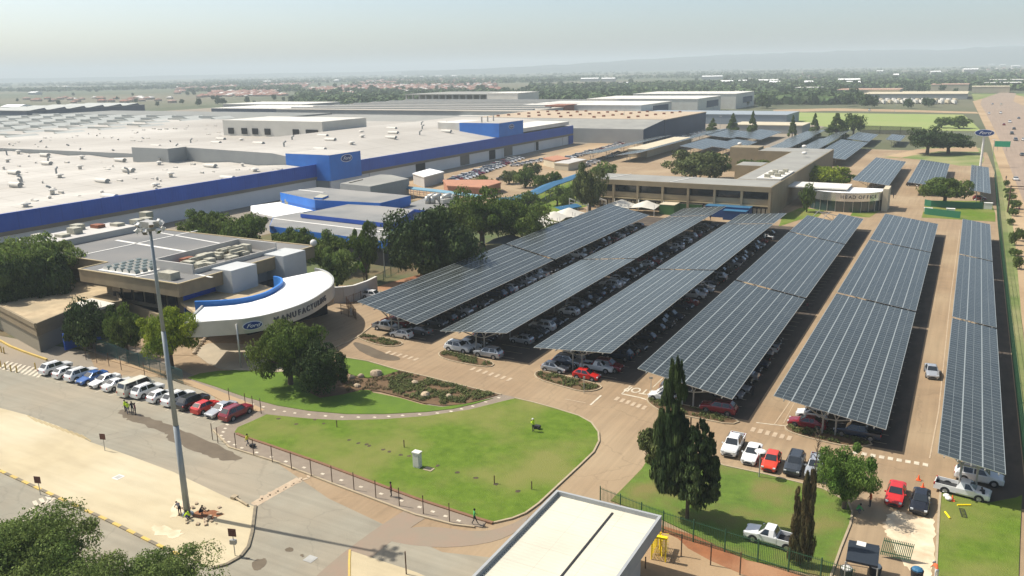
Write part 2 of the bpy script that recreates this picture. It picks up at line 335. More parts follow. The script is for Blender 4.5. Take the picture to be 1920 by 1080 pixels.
sheet('forecourt_paving', [(360, 660), (400, 640), (560, 660), (600, 690), (520, 700), (475, 696), (440, 695), (400, 690)], 0.13, mat('forecourt', (0.36, 0.3, 0.21), (0.31, 0.26, 0.185), scale=0.4), k=1)
kerb_line('kerb', PP([(620, 655), (650, 643), (670, 633), (700, 610), (722, 605)]), 0.2, 0.16, m_kerb)

LR = [(1204, 880), (1215, 862), (1260, 855), (1330, 866), (1360, 876), (1440, 893), (1500, 908), (1545, 920), (1590, 945), (1597, 962), (1593, 985), (1575, 1030), (1555, 1085), (1400, 1052), (1240, 975), (1200, 960), (1145, 940), (1170, 915)]
sheet('lawn', LR, 0.14, m_patchy, label='patchy lawn under the tall cypress')
kerb_line('kerb', PP([(1330, 865), (1360, 875), (1440, 892), (1500, 907), (1545, 919), (1590, 943), (1598, 962), (1594, 985), (1576, 1030), (1556, 1087)]), 0.2, 0.19, m_kerb)
sheet('lawn', [(1766, 908), (1790, 925), (1850, 945), (1905, 935), (1916, 930), (1912, 1010), (1908, 1130), (1752, 1130), (1757, 1040), (1761, 960)], 0.14, m_lawn, label='lawn strip beside the driveway near the right fence')
kerb_line('kerb', PP([(1765, 905), (1760, 960), (1756, 1040), (1751, 1130)]), 0.22, 0.19, m_kerb)
stain([(1660, 968), (1680, 958), (1705, 966), (1725, 974), (1753, 972), (1753, 1010), (1750, 1085), (1722, 1095), (1700, 1062), (1680, 1040), (1668, 1012), (1656, 990)], m_bleach, z=0.07, amp=0.17, k=3)
# strip of earth and path between the fence and the guard house
sheet('dirt_strip', [(1235, 985), (1300, 1005), (1420, 1052), (1560, 1100), (1560, 1160), (1180, 1160)], 0.1, m_earth)
sheet('forecourt_paving', [(1215, 1000), (1262, 1003), (1300, 1040), (1440, 1100), (1430, 1150), (1190, 1150), (1190, 1040)], 0.13, m_dirt, k=1)

def island(px, label, m, k=1):
    pts = smooth_pts(PP(px), k)
    b = MB(); outer = offset(pts, 0.18); n = len(outer)
    if area(pts) < 0: pts = pts[::-1]
    vs = [(x, y, -0.2) for x, y in outer] + [(x, y, 0.17) for x, y in outer] + [(x, y, 0.17) for x, y in pts] + [(x, y, 0.12) for x, y in pts]
    fs = []
    for i in range(n):
        j = (i + 1) % n; fs += [(i, j, n + j, n + i), (n + i, n + j, 2 * n + j, 2 * n + i), (2 * n + i, 2 * n + j, 3 * n + j, 3 * n + i)]
    b.add(vs, fs, 0); b.add([(x, y, 0.12) for x, y in pts], [tuple(range(n))], 1)
    struct('traffic_island', b, [m_kerb, m], label); return pts
ISL = [([(668, 632), (682, 627), (705, 632), (735, 638), (757, 644), (745, 650), (715, 649), (685, 640)], 'first'),
       ([(822, 664), (832, 658), (860, 664), (905, 674), (927, 683), (918, 689), (890, 686), (850, 678), (828, 671)], 'second'),
       ([(1002, 702), (1012, 696), (1050, 704), (1090, 714), (1122, 722), (1128, 728), (1112, 734), (1090, 735), (1050, 724), (1010, 712)], 'third'),
       ([(1213, 748), (1224, 745), (1262, 756), (1330, 772), (1388, 790), (1370, 797), (1320, 787), (1240, 772), (1218, 758)], 'fourth'),
       ([(1473, 800), (1490, 795), (1560, 806), (1610, 820), (1636, 833), (1622, 838), (1590, 838), (1540, 828), (1490, 814), (1475, 807)], 'fifth')]
ISLP = [island(p, 'kerbed planted island at the near end of the %s solar roof' % n, m_bed) for p, n in ISL]

# --- outside the right-hand fence
sheet('verge', [(9.3, 40), (30, 40), (60, 300), (60, 800), (200, 1300), (-5, 1300), (3, 900), (9.5, 700), (10.8, 374)], 0.02, m_verge, px=False)
sheet('dirt_shoulder', [(1824, 190), (1836, 215), (1850, 245), (1868, 300), (1885, 350), (1896, 400), (1903, 450), (1909, 520), (1916, 600), (1925, 700), (2300, 700), (2300, 300), (2000, 200), (1905, 178), (1860, 180)], 0.04, m_dirt)
sheet('highway', [(1842, 185), (1838, 195), (1850, 215), (1862, 238), (1874, 262), (1888, 300), (1908, 350), (1935, 420), (2400, 420), (2100, 240), (1935, 205), (1900, 190), (1905, 175), (1880, 172)], 0.06, m_hwy)
sheet('field', [(1470, 216), (1500, 211), (1640, 213), (1806, 215), (1826, 232), (1840, 246), (1600, 243), (1460, 228)], 0.06, mat('sports_field', (0.2, 0.26, 0.07), (0.24, 0.27, 0.09), scale=0.02, rough=0.95), label='open green field behind the car parks')
sheet('cross_road', [(1450, 206), (1560, 203), (1700, 206), (1830, 210), (1836, 213), (1700, 210), (1560, 208), (1450, 211)], 0.08, m_dirt)
sheet('lawn', [(1655, 295), (1700, 290), (1730, 277), (1780, 270), (1838, 278), (1846, 300), (1838, 311), (1800, 311), (1740, 301), (1700, 297)], 0.07, m_verge, label='lawn under the pair of spreading trees')
sheet('dirt_strip', [(1662, 293), (1720, 280), (1830, 275), (1836, 285), (1760, 284), (1720, 290), (1690, 296)], 0.09, m_dirt)
sheet('lawn', [(1728, 408), (1735, 385), (1762, 376), (1858, 378), (1866, 400), (1866, 416), (1800, 412)], 0.07, m_lawn, label='small lawn with a tree and green screens')
sheet('lawn', [(1460, 425), (1468, 404), (1500, 390), (1580, 398), (1612, 395), (1640, 394), (1652, 384), (1655, 392), (1630, 408), (1560, 402), (1500, 412)], 0.07, m_lawn, label='lawn before the silver entrance pavilion')
sheet('forecourt_paving', [(1545, 396), (1600, 396), (1590, 412), (1530, 412)], 0.09, m_dirt)
sheet('garden', [(900, 420), (930, 392), (985, 362), (1040, 345), (1095, 335), (1112, 345), (1108, 385), (1050, 400), (970, 440)], 0.06, m_lawn, label='garden lawn behind the long office block')
sheet('red_ground', [(612, 585), (625, 572), (640, 556), (700, 540), (760, 522), (800, 512), (790, 528), (730, 552), (690, 566), (650, 580)], 0.06, m_earth)
sheet('garden', [(-200, 75), (-119, 80), (-119, 95), (-92, 150), (-92, 215), (-125, 240), (-170, 235), (-172, 140), (-200, 120)], 0.05, mat('tree_litter', (0.09, 0.085, 0.04), (0.15, 0.1, 0.05), scale=0.15, rough=0.95, c3=(0.07, 0.1, 0.03), s3=0.05), px=False)
sheet('drop_off_road', [(-124, 80), (-110, 84), (-96, 92), (-89, 104), (-91, 122), (-99, 132), (-119, 132)], 0.07, m_tan, px=False, k=1)
sheet('sandy_yard', [(905, 345), (990, 308), (1062, 284), (1180, 252), (1260, 252), (1180, 275), (1090, 292), (960, 330), (830, 365), (700, 380), (690, 350), (760, 335)], 0.05, m_dirt)

# --- hills on the horizon
def ridge(name, az0, az1, dist, hfun, depth, m, n=90, label=None):
    b = MB(); rows = [0.0, 0.25, 0.5, 0.75, 1.0, 1.6]
    prof = [0.0, 0.45, 0.78, 0.95, 1.0, 0.4]
    for j, (r_, p_) in enumerate(zip(rows, prof)):
        for i in range(n + 1):
            t = i / n; az = R(az0 + (az1 - az0) * t); d = dist + depth * r_
            h = hfun(t) * p_ * (1 + 0.12 * noise.noise(Vector((i * 0.35, j * 1.7, 3)))) if p_ > 0 else -5
            b.v.append((d * math.sin(az), d * math.cos(az), h))
    for j in range(len(rows) - 1):
        for i in range(n):
            a = j * (n + 1) + i; b.f.append((a, a + 1, a + n + 2, a + n + 1)); b.m.append(0)
    o = b.build(name, m, smooth=True); o['kind'] = 'structure'
    if label: o['label'] = label
def hill_h(t):
    az = -36 + 46 * t
    pts = [(-36, 30), (-31, 48), (-28, 62), (-24, 82), (-21, 108), (-17, 130), (-13.5, 141), (-10, 146), (-7, 155), (-4, 152), (-2.2, 138), (-0.5, 152), (3, 156), (6, 140), (10, 120)]
    for (a, h), (a2, h2) in zip(pts, pts[1:]):
        if az <= a2:
            u = max(0, (az - a) / (a2 - a)); return (h + (h2 - h) * u) * (1 + 0.035 * noise.noise(Vector((az * 1.3, 0, 7))))
    return 110
ridge('hills', -36, 10, 7600, hill_h, 1500, m_hill, label='long low range of hazy hills on the right horizon')
def hill_l(t): return 36 + 26 * max(0, noise.noise(Vector((t * 4, 2, 1)))) + 10 * noise.noise(Vector((t * 13, 2, 1)))
ridge('hills', -70, -30, 9800, hill_l, 1500, m_hill, label='faint low rise on the left horizon')
# ================================================================ SOLAR CANOPIES
def panel_mat():
    m = bpy.data.materials.new('solar_glass'); m.use_nodes = True; t = m.node_tree; N = t.nodes; L = t.links; b = N['Principled BSDF']
    uv = N.new('ShaderNodeUVMap'); sp = N.new('ShaderNodeSeparateXYZ'); L.new(uv.outputs[0], sp.inputs[0])
    def M(op, a, c=None, d=None):
        n = N.new('ShaderNodeMath'); n.operation = op
        for i, x in enumerate((a, c, d)):
            if x is None: continue
            if isinstance(x, (int, float)): n.inputs[i].default_value = x
            else: L.new(x, n.inputs[i])
        return n.outputs[0]
    def line(src, period, w):       # 1 near multiples of the period
        f = M('FRACT', M('DIVIDE', M('ADD', src, period * 0.5), period)); d = M('MULTIPLY', M('ABSOLUTE', M('SUBTRACT', f, 0.5)), period)
        return M('LESS_THAN', d, w)
    u, v = sp.outputs[0], sp.outputs[1]
    big = line(u, 1.0, 0.033); mid = line(u, 0.5, 0.0125); row = line(v, 1.0, 0.03)
    fr = M('MAXIMUM', big, M('MAXIMUM', M('MULTIPLY', mid, 0.6), M('MULTIPLY', row, 0.7)))
    nz = N.new('ShaderNodeTexWhiteNoise'); nz.noise_dimensions = '2D'
    cb = N.new('ShaderNodeCombineXYZ'); L.new(M('FLOOR', u), cb.inputs[0]); L.new(M('FLOOR', v), cb.inputs[1]); L.new(cb.outputs[0], nz.inputs['Vector'])
    c0 = N.new('ShaderNodeMix'); c0.data_type = 'RGBA'; c0.inputs[6].default_value = (0.026, 0.031, 0.028, 1); c0.inputs[7].default_value = (0.038, 0.044, 0.04, 1)
    L.new(nz.outputs[0], c0.inputs[0])
    mx = N.new('ShaderNodeMix'); mx.data_type = 'RGBA'; mx.inputs[7].default_value = (0.25, 0.275, 0.27, 1)
    L.new(fr, mx.inputs[0]); L.new(c0.outputs[2], mx.inputs[6]); L.new(mx.outputs[2], b.inputs['Base Color'])
    rr = N.new('ShaderNodeMapRange'); rr.inputs[3].default_value = 0.27; rr.inputs[4].default_value = 0.5; L.new(fr, rr.inputs[0]); L.new(rr.outputs[0], b.inputs['Roughness'])
    b.inputs['Specular IOR Level'].default_value = 0.45
    return m
m_panel = panel_mat()
m_galv = mat('galvanised_steel', (0.42, 0.41, 0.37), (0.34, 0.33, 0.3), scale=0.6, rough=0.5, metal=0.3)
m_under = mat('panel_underside', (0.09, 0.095, 0.1), rough=0.7)
m_rail = mat('aluminium_rail', (0.62, 0.62, 0.6), rough=0.4, metal=0.5)

def solar_canopy(label, x0, z0, x1, z1, y0, y1, strips, step=9.0, group=None, notch=None, detail=True, stretch_left=0.0):
    """one free-standing section: a tilted table of panels on rows of double posts with V struts"""
    cx = (x0 + x1) / 2
    t = thing('solar_carport', label, 'solar canopy', (cx, y0, 0), 0, group)
    L = y1 - y0; W = x1 - x0; sl = (z1 - z0) / W
    zz = lambda x: z0 + (x + cx - x0) * sl
    b = MB(); th = 0.07; k = 0
    a, c = x0 - cx, x1 - cx
    quads = [(a, c, 0, L, strips)]
    if notch:       # far end stepped: the left half stops short
        mid = (a + c) / 2; quads = [(a, mid, 0, notch, strips // 2), (mid, c, 0, L, strips - strips // 2)]
    uvs = []
    for qa, qc, ya, yb, ns in quads:
        vs = [(qa, ya, zz(qa)), (qc, ya, zz(qc)), (qc, yb, zz(qc)), (qa, yb, zz(qa))]
        b.add(vs, [(0, 1, 2, 3)], 0); uvs += [(0, 0), (ns, 0), (ns, round(yb - ya)), (0, round(yb - ya))]
        lo = [(x, y, z - th) for x, y, z in vs]
        b.add(lo, [(3, 2, 1, 0)], 1); uvs += [(0, 0)] * 4
        b.add(vs + lo, [(0, 4, 5, 1), (1, 5, 6, 2), (2, 6, 7, 3), (3, 7, 4, 0)], 2); uvs += [(0.5, 0.5)] * 16
    me = b.mesh('solar_panels', [m_panel, m_under, m_rail])
    ul = me.uv_layers.new(name='UVMap')
    for i, l in enumerate(ul.data): l.uv = uvs[i]
    link('solar_panels', me, t)
    if detail:
        p = MB()
        for i in range(5):
            x = a + W * (0.1 + 0.2 * i); p.bar((x, -0.25, zz(x) - th - 0.12), (x, L + 0.45, zz(x) - th - 0.12), 0.09, 0.16)
        p.build('purlins', m_galv, t)
        n = max(2, int(round((L - 5) / step)) + 1)
        for i in range(n):
            y = 2.2 + (L - 4.6) * i / (n - 1); f = MB()
            hub = min(zz(a), zz(c)) - 0.75
            for s in (-1, 1):
                X = s * 0.75
                f.tube((X, y, 0), (X, y, hub), 0.11, n=8)
                f.bar((X, y, hub - 0.1), (X - 0.6, y, zz(X - 0.6) - 0.25), 0.11); f.bar((X, y, hub - 0.1), (X + 0.6, y, zz(X + 0.6) - 0.25), 0.11)
                f.bar((X, y, hub - 0.1), (s * W * 0.36, y, zz(s * W * 0.36) - 0.28), 0.14)
            f.bar((-0.75, y, hub - 0.1), (0.75, y, hub - 0.1), 0.1)
            f.bar((a + 0.5, y, zz(a + 0.5) - 0.25), (c - 0.5, y, zz(c - 0.5) - 0.25), 0.12, 0.18)
            f.build('support_frame', m_galv, t)
    return t
CN = [('C1', -89.5, 5.8, -77.2, 3.3, [107, 160, 222], 'leftmost'), ('C2', -71.4, 3.5, -59.1, 4.85, [105.2, 162, 219.5, 236], 'second from left'),
      ('C3', -54.0, 3.6, -41.6, 4.6, [104.2, 159.5, 214.7, 232], 'third from left'), ('C4', -35.6, 5.1, -22.9, 3.0, [98.7, 151.5, 203, 240], 'fourth from left'),
      ('C5', -17.7, 4.8, -4.9, 2.9, [97.7, 151, 202, 240], 'fifth from left'), ('C6', 0.55, 5.0, 6.75, 4.0, [89, 142.5, 192.5, 238], 'rightmost narrow')]
for nm, x0, z0, x1, z1, ys, word in CN:
    for i in range(len(ys) - 1):
        where = ('near', 'far')[i] if len(ys) == 3 else ('near', 'middle', 'far')[i]
        solar_canopy('%s solar roof in the near car park, its %s section' % (word, where), x0, z0, x1, z1, ys[i], ys[i + 1] - 1.0, 3 if nm == 'C6' else 6,
                     group='solar roofs of the near car park', notch=(24 if nm == 'C4' and i == 2 else None))
# beyond the office block: (left front, right front, left back) corners seen in the photo
FAR = [((1597, 336), (1666, 349), (1644, 295), 4.6, 3.2, 6, 'wide blue solar roof behind the silver entrance pavilion'),
       ((1703, 341), (1768, 352), (1726, 299), 4.6, 3.2, 6, 'solar roof left of the narrow one, behind the leafy lawn tree'),
       ((1817, 356), (1858, 363), (1822, 309), 4.6, 3.8, 3, 'narrow solar roof below the tall oval sign mast'),
       ((1530, 288), (1580, 303), (1577, 261), 4.6, 3.2, 6, 'long solar roof just right of the office block end wall'),
       ((1587, 260), (1630, 265), (1609, 247), 4.6, 3.2, 6, 'short solar roof beyond the long one by the office end wall'),
       ((1663, 263), (1690, 263), (1668, 251), 4.2, 3.4, 6, 'small solar roof left of the pair of spreading trees'),
       ((1488, 281), (1528, 283), (1540, 260), 3.4, 4.6, 6, 'pale solar roof immediately behind the office roof, right one'),
       ((1430, 277), (1476, 279), (1493, 259), 3.4, 4.6, 6, 'pale solar roof immediately behind the office roof, left one'),
       ((1530, 262), (1562, 262), (1578, 247), 3.4, 4.6, 6, 'pale solar roof in the second row, right of the conifers'),
       ((1462, 262), (1508, 262), (1520, 246), 3.4, 4.6, 6, 'pale solar roof in the second row, below the round conifer'),
       ((1330, 277), (1388, 278), (1372, 260), 4.6, 3.2, 6, 'blue solar roof behind the courtyard, right of the middle'),
       ((1270, 277), (1328, 277), (1318, 259), 4.6, 3.2, 6, 'blue solar roof behind the courtyard trees, left of the middle'),
       ((1321, 254), (1376, 258), (1358, 242), 4.6, 3.2, 6, 'blue solar roof in the second row below the left conifer'),
       ((1384, 256), (1426, 262), (1424, 242), 4.6, 3.2, 6, 'blue solar roof in the second row below the slender conifers')]
for lf, rf, lb, za, zb, st, lab in FAR:
    A = P(*lf, za); B = P(*rf, zb); Cc = P(*lb, za)
    x0, x1 = A[0], B[0]
    x0 = (A[0] + Cc[0]) / 2
    y0 = (A[1] + B[1]) / 2; y1 = max(Cc[1], y0 + 12)
    if x1 - x0 < 3: x1 = x0 + 11
    solar_canopy(lab, x0, za, x1, zb, y0, y1, st, group='solar roofs beyond the office block', step=14)
# the long pale roofs running away on the left of the office block
for lf, rf, lb, lab in [((1137, 290), (1190, 292), (1345, 244), 'long pale solar roof running away left of the office courtyard'),
                        ((1078, 289), (1112, 290), (1228, 257), 'second long pale solar roof nearer the blue factory hall')]:
    A = P(*lf, 3.4); B = P(*rf, 3.9); Cc = P(*lb, 3.4)
    x0 = (A[0] + Cc[0]) / 2; solar_canopy(lab, x0, 3.2, x0 + 12, 4.8, A[1], Cc[1], 6, group='solar roofs beyond the office block', step=20)
# ================================================================ BUILDINGS
m_white = mat('white_roof', (0.62, 0.6, 0.54), (0.56, 0.53, 0.47), scale=0.2, rough=0.7)
m_silver = mat('silver_cladding', (0.5, 0.49, 0.44), (0.44, 0.43, 0.39), scale=0.5, rough=0.35, metal=0.35)
m_blue = ribbed('blue_cladding', (0.022, 0.085, 0.4), (0.018, 0.07, 0.34), period=1.0, axis=1, rough=0.5, depth=0.25, dscale=0.15, seams=[(1, 6.0, 0.14)])
m_blue2 = mat('bright_blue_wall', (0.03, 0.17, 0.55), (0.025, 0.14, 0.48), scale=0.2, rough=0.55)
m_roofw = ribbed('pale_sheet_roof', (0.46, 0.43, 0.375), (0.4, 0.37, 0.32), period=2.4, axis=1, rough=0.6, depth=0.12, dirt=(0.31, 0.28, 0.235), dscale=0.03, seams=[(1, 9.7, 0.4), (0, 14.75, 0.45)])
m_roofg = mat('grey_flat_roof', (0.15, 0.15, 0.145), (0.115, 0.118, 0.118), scale=0.12, rough=0.85, c3=(0.2, 0.19, 0.175), s3=0.06)
m_roofg2 = mat('pale_grey_roof', (0.27, 0.265, 0.235), (0.22, 0.215, 0.195), scale=0.1, rough=0.85)
m_roofg3 = mat('mid_grey_roof', (0.2, 0.2, 0.19), (0.16, 0.162, 0.158), scale=0.15, rough=0.8, c3=(0.25, 0.24, 0.22), s3=0.05)
m_wallw = mat('pale_wall', (0.47, 0.45, 0.41), (0.4, 0.38, 0.35), scale=0.1, rough=0.8)
m_wallg = mat('grey_cladding', (0.3, 0.31, 0.3), (0.26, 0.27, 0.265), scale=0.1, rough=0.7)
m_taupe = mat('taupe_doors_and_shade', (0.2, 0.175, 0.14), (0.17, 0.15, 0.125), scale=0.1, rough=0.85)  # colour of doors and walls, also the painted shade under the blue band
m_stone = mat('beige_fascia', (0.25, 0.2, 0.125), (0.21, 0.165, 0.105), scale=0.5, rough=0.85)
m_stone2 = mat('sand_fascia', (0.28, 0.225, 0.14), (0.235, 0.19, 0.12), scale=0.3, rough=0.85)
m_gravel = mat('gravel_roof', (0.46, 0.36, 0.22), (0.34, 0.26, 0.16), scale=0.5, rough=0.95, detail=9, c3=(0.3, 0.24, 0.15), s3=0.2)
m_glass = mat('dark_glazing', (0.012, 0.016, 0.022), rough=0.12, spec=0.8)
m_glass2 = mat('green_glazing', (0.03, 0.055, 0.055), rough=0.1, spec=0.9)
m_dark = mat('dark_opening', (0.02, 0.02, 0.022), rough=0.8)
m_trim = mat('white_trim', (0.62, 0.6, 0.55), rough=0.6)
m_brick = mat('red_brick', (0.26, 0.1, 0.055), (0.2, 0.08, 0.05), scale=0.6, rough=0.9)
m_terra = mat('terracotta_roof', (0.4, 0.19, 0.11), (0.33, 0.16, 0.1), scale=0.3, rough=0.9)
m_cream = mat('cream_plaster', (0.5, 0.44, 0.31), (0.45, 0.39, 0.28), scale=0.2, rough=0.85)
m_ac = mat('ac_casing', (0.4, 0.38, 0.3), (0.3, 0.285, 0.22), scale=1.5, rough=0.7)
m_sky = mat('sky_blue_sheet', (0.03, 0.12, 0.22), (0.027, 0.105, 0.195), scale=0.3, rough=0.55)
m_letter = mat('dark_letters', (0.06, 0.062, 0.075), rough=0.5)
m_emblem = mat('emblem_blue', (0.01, 0.04, 0.18), rough=0.35)
m_emblemw = mat('emblem_white', (0.7, 0.72, 0.74), rough=0.4)
m_navy = mat('navy_cladding', (0.045, 0.065, 0.11), (0.035, 0.05, 0.09), scale=0.05, rough=0.7)
m_steel = mat('white_steel', (0.6, 0.59, 0.55), rough=0.5)

def text_mesh(txt, size, depth=0.03, shear=0.0, bold=0.0):
    cu = bpy.data.curves.new('lettering', 'FONT'); cu.body = txt; cu.size = size; cu.extrude = depth; cu.align_x = 'CENTER'; cu.align_y = 'CENTER'; cu.shear = shear
    cu.offset = bold; cu.resolution_u = 3
    o = bpy.data.objects.new('tmp', cu); col.objects.link(o); bpy.context.view_layer.update()
    dg = bpy.context.evaluated_depsgraph_get(); me = bpy.data.meshes.new_from_object(o.evaluated_get(dg)); bpy.data.objects.remove(o); return me
def put_text(name, txt, size, M, m, parent=None, depth=0.03, shear=0.0, bold=0.0):
    me = text_mesh(txt, size, depth, shear, bold); me.materials.clear(); me.materials.append(m)
    me.transform(M); return link(name, me, parent)
def frame(p, n, up=(0, 0, 1)):
    n = Vector(n).normalized(); x = Vector(up).cross(n).normalized(); y = n.cross(x)
    return Matrix(((x.x, y.x, n.x, p[0]), (x.y, y.y, n.y, p[1]), (x.z, y.z, n.z, p[2]), (0, 0, 0, 1)))
def emblem(parent, p, n, w, h, curve=None):
    """oval badge: white rim, dark blue field, white flowing lettering"""
    M = frame(p, n); N_ = 40
    def oval(rw, rh, z0, z1, m, nm, par):
        b = MB(); b.prism([(rw * math.cos(2 * math.pi * i / N_), rh * math.sin(2 * math.pi * i / N_)) for i in range(N_)], z0, z1)
        me = b.mesh(nm, m); me.transform(M); return link(nm, me, par)
    e = oval(w / 2, h / 2, 0, 0.10, m_emblemw, 'emblem', parent)
    oval(w / 2 * 0.93, h / 2 * 0.88, 0.10, 0.13, m_emblem, 'emblem_field', e)
    put_text('lettering', 'Ford', h * 0.62, M @ Matrix.Translation((0, 0, 0.16)) @ Matrix.Scale(1.25, 4, (1, 0, 0)), m_emblemw, e, shear=0.45)
    return e

# ---------------------------------------------------------------- the factory hall
FX = -208.0
m_facw = mat('factory_wall', (0.62, 0.62, 0.61), (0.55, 0.555, 0.55), scale=0.08, rough=0.75)
fac = thing('factory_hall', 'vast white roofed factory hall with a deep blue band along its long wall', 'factory', (FX, 238, 0))
def loc(mb): # shift world coordinates into a parent's space
    return mb
def kid(mb, name, m, parent, smooth=False):
    """build in world coordinates, then move into the parent's frame"""

    pr = parent; ox = oy = oz = 0.0
    while pr is not None: ox += pr.location.x; oy += pr.location.y; oz += pr.location.z; pr = pr.parent
    mb.v = [(x - ox, y - oy, z - oz) for x, y, z in mb.v]
    return mb.build(name, m, parent, smooth)
# near wing (left in the photo)
H1 = 10.6; X1 = -214.0
kid(MB().box(-480, X1 - 0.5, 30, 237.6, 0, H1 - 1.6), 'wall', m_facw, fac)
b = MB()
for k in range(9):      # low pitched sheets with shallow valleys
    xa = -480 + k * 29.5; xb = xa + 29.5
    b.add([(xa, 28, H1 - 1.55), (xb, 28, H1 - 1.55), (xb, 237.6, H1 - 1.55), (xa, 237.6, H1 - 1.55), ((xa + xb) / 2, 28, H1 - 0.75), ((xa + xb) / 2, 237.6, H1 - 0.75)], [(0, 4, 5, 3), (4, 1, 2, 5), (0, 1, 4)], 0)
kid(b, 'roof', m_roofw, fac)
kid(MB().box(X1 - 0.5, X1, 30, 238, 6.0, H1), 'blue_band', m_blue, fac)
kid(MB().box(X1 - 0.5, X1 - 0.04, 30, 238, 4.9, 5.997), 'band_shade_strip', m_taupe, fac)  # dark strip that paints the shadow below the blue band
# far wing
H2 = 10.6; YE = 456
prof = [(FX - 0.5, 10.3), (-236, 14.0), (-286, 15.0), (-300, 11.4), (-560, 10.4)]
b = MB()
for (xa, za), (xb, zb) in zip(prof, prof[1:]):
    b.add([(xa, 238, za), (xb, 238, zb), (xb, YE, zb), (xa, YE, za)], [(0, 3, 2, 1)], 0)
kid(b, 'roof', m_roofw, fac)
for y, s in ((238, 1), (YE, -1)):
    b = MB(); pts = [(x, y, z - 0.02) for x, z in prof]
    base = [(x, y, 0) for x, z in prof]
    for i in range(len(prof) - 1): b.add([pts[i], pts[i + 1], base[i + 1], base[i]], [(0, 1, 2, 3) if s > 0 else (3, 2, 1, 0)], 0)
    kid(b, 'gable_wall', m_wallg, fac)
kid(MB().box(-306, -284, 229, 238.5, 8, 15.2, top=1), 'stair_bulkhead', [m_wallg, m_roofw], fac)
kid(MB().box(-270, FX - 0.5, 238.2, YE - 0.2, 0, 10.2), 'wall', m_facw, fac)
kid(MB().box(FX - 0.5, FX, 256, YE + 0.3, 6.0, H2), 'blue_band', m_blue, fac)
kid(MB().box(FX - 0.5, FX - 0.04, 256, YE, 4.9, 5.997), 'band_shade_strip', m_taupe, fac)  # same painted shadow strip along the far wing
kid(MB().box(FX - 0.3, FX - 0.02, YE - 6, YE + 0.2, 0, 4.9), 'blue_return', m_blue, fac)
for ya, yb in [(294, 301), (330, 338), (357, 363), (372, 381), (408, 411)]:
    kid(MB().box(FX - 0.52, FX - 0.35, ya, yb, 0.3, 4.8), 'loading_door', m_taupe if yb - ya > 7 else m_dark, fac)
for yy in range(262, 450, 12):
    kid(MB().bar((FX - 0.42, yy, 0), (FX - 0.42, yy, 4.9), 0.12), 'downpipe', m_wallg, fac) if yy % 36 == 10 else None
tw = kid(MB().box(-229, FX + 0.6, 238.4 - 0.6, 256, 4.6, 14.2, top=1), 'blue_tower', [m_blue2, m_roofw], fac)
kid(MB().box(-228.6, FX + 0.2, 238.2, 255.6, 0, 4.6), 'tower_base', m_facw, fac)
e = emblem(fac, (FX + 0.62 - fac.location.x, 247.5 - 238, 12.2), (1, 0, 0), 6.6, 2.9)
# second tower further along
kid(MB().box(-231, FX + 0.3, 366, 392, 10.7, 17.6, top=1), 'blue_tower', [m_blue2, m_roofw], fac)
kid(MB().box(-245, -231.01, 367, 391, 10.7, 17.4), 'plant_room', m_white, fac)
emblem(fac, (FX + 0.32 - fac.location.x, 379 - 238, 15.2), (1, 0, 0), 5.6, 2.5)
for yy in (370, 376, 382): kid(MB().tube((-220, yy, 17.5), (-220, yy, 20.5), 0.4, n=8), 'flue', m_wallw, fac)
kid(MB().box(-262, FX - 1, 393, 452, 11.2, 13.2), 'raised_roof', m_white, fac)
# the white plant room on the roof
ph = kid(MB().box(-362, -291, 330, 366, 10.8, 19.5), 'plant_room', mat('plant_room_wall', (0.55, 0.53, 0.47), (0.49, 0.47, 0.42), scale=0.1), fac)
for xx in (-356, -346, -338, -329, -309, -300, -296): kid(MB().box(xx - 2, xx + 2, 329.6, 330.1, 12.2, 15.4), 'louvre', m_dark, fac)
# ventilators: hooded ridge boxes and mushroom cowls
rv = random.Random(11); mvent = mat('roof_vent', (0.6, 0.57, 0.5), (0.5, 0.47, 0.42), scale=1)
hood = MB(); hood.box(-2.1, 2.1, -0.7, 0.7, 0, 0.55)
hn = 8
for i in range(hn):
    a0 = math.pi * i / hn; a1 = math.pi * (i + 1) / hn
    hood.add([(-2.5, 0.95 * math.cos(a0), 0.55 + 0.85 * math.sin(a0)), (2.5, 0.95 * math.cos(a0), 0.55 + 0.85 * math.sin(a0)), (2.5, 0.95 * math.cos(a1), 0.55 + 0.85 * math.sin(a1)), (-2.5, 0.95 * math.cos(a1), 0.55 + 0.85 * math.sin(a1))], [(0, 1, 2, 3)], 0)
for s in (-2.5, 2.5):
    hood.add([(s, 0.95 * math.cos(math.pi * i / hn), 0.55 + 0.85 * math.sin(math.pi * i / hn)) for i in range(hn + 1)], [tuple(range(hn + 1))], 1)
hood_me = hood.mesh('roof_ventilator', [mvent, m_wallg])
cowl = MB(); cowl.tube((0, 0, 0), (0, 0, 1.0), 0.6, n=10); cowl.tube((0, 0, 0.95), (0, 0, 1.25), 1.25, 1.1, n=12); cowl.tube((0, 0, 1.24), (0, 0, 1.6), 1.1, 0.3, n=12)
cowl_me = cowl.mesh('roof_cowl', mvent)
pipe = MB(); pipe.tube((0, 0, 0), (0, 0, 2.0), 0.35, n=8); pipe.tube((0, 0, 2.0), (1.2, 0, 2.6), 0.35, n=8)
pipe_me = pipe.mesh('exhaust_pipe', m_wallg)
hood_me.transform(Matrix.Scale(1.15, 4)); cowl_me.transform(Matrix.Scale(1.1, 4))
nv = 0
for xi in range(9):
    for yi in range(7):
        x = -226 - xi * 28 + (yi % 2) * 8; y = 88 + yi * 22 + rv.uniform(-2, 2) + xi * 2
        if nv < 58: o = link('roof_ventilator', hood_me if (xi + yi) % 2 else cowl_me, fac, (x - FX, y - 238, H1 - 1.3)); nv += 1
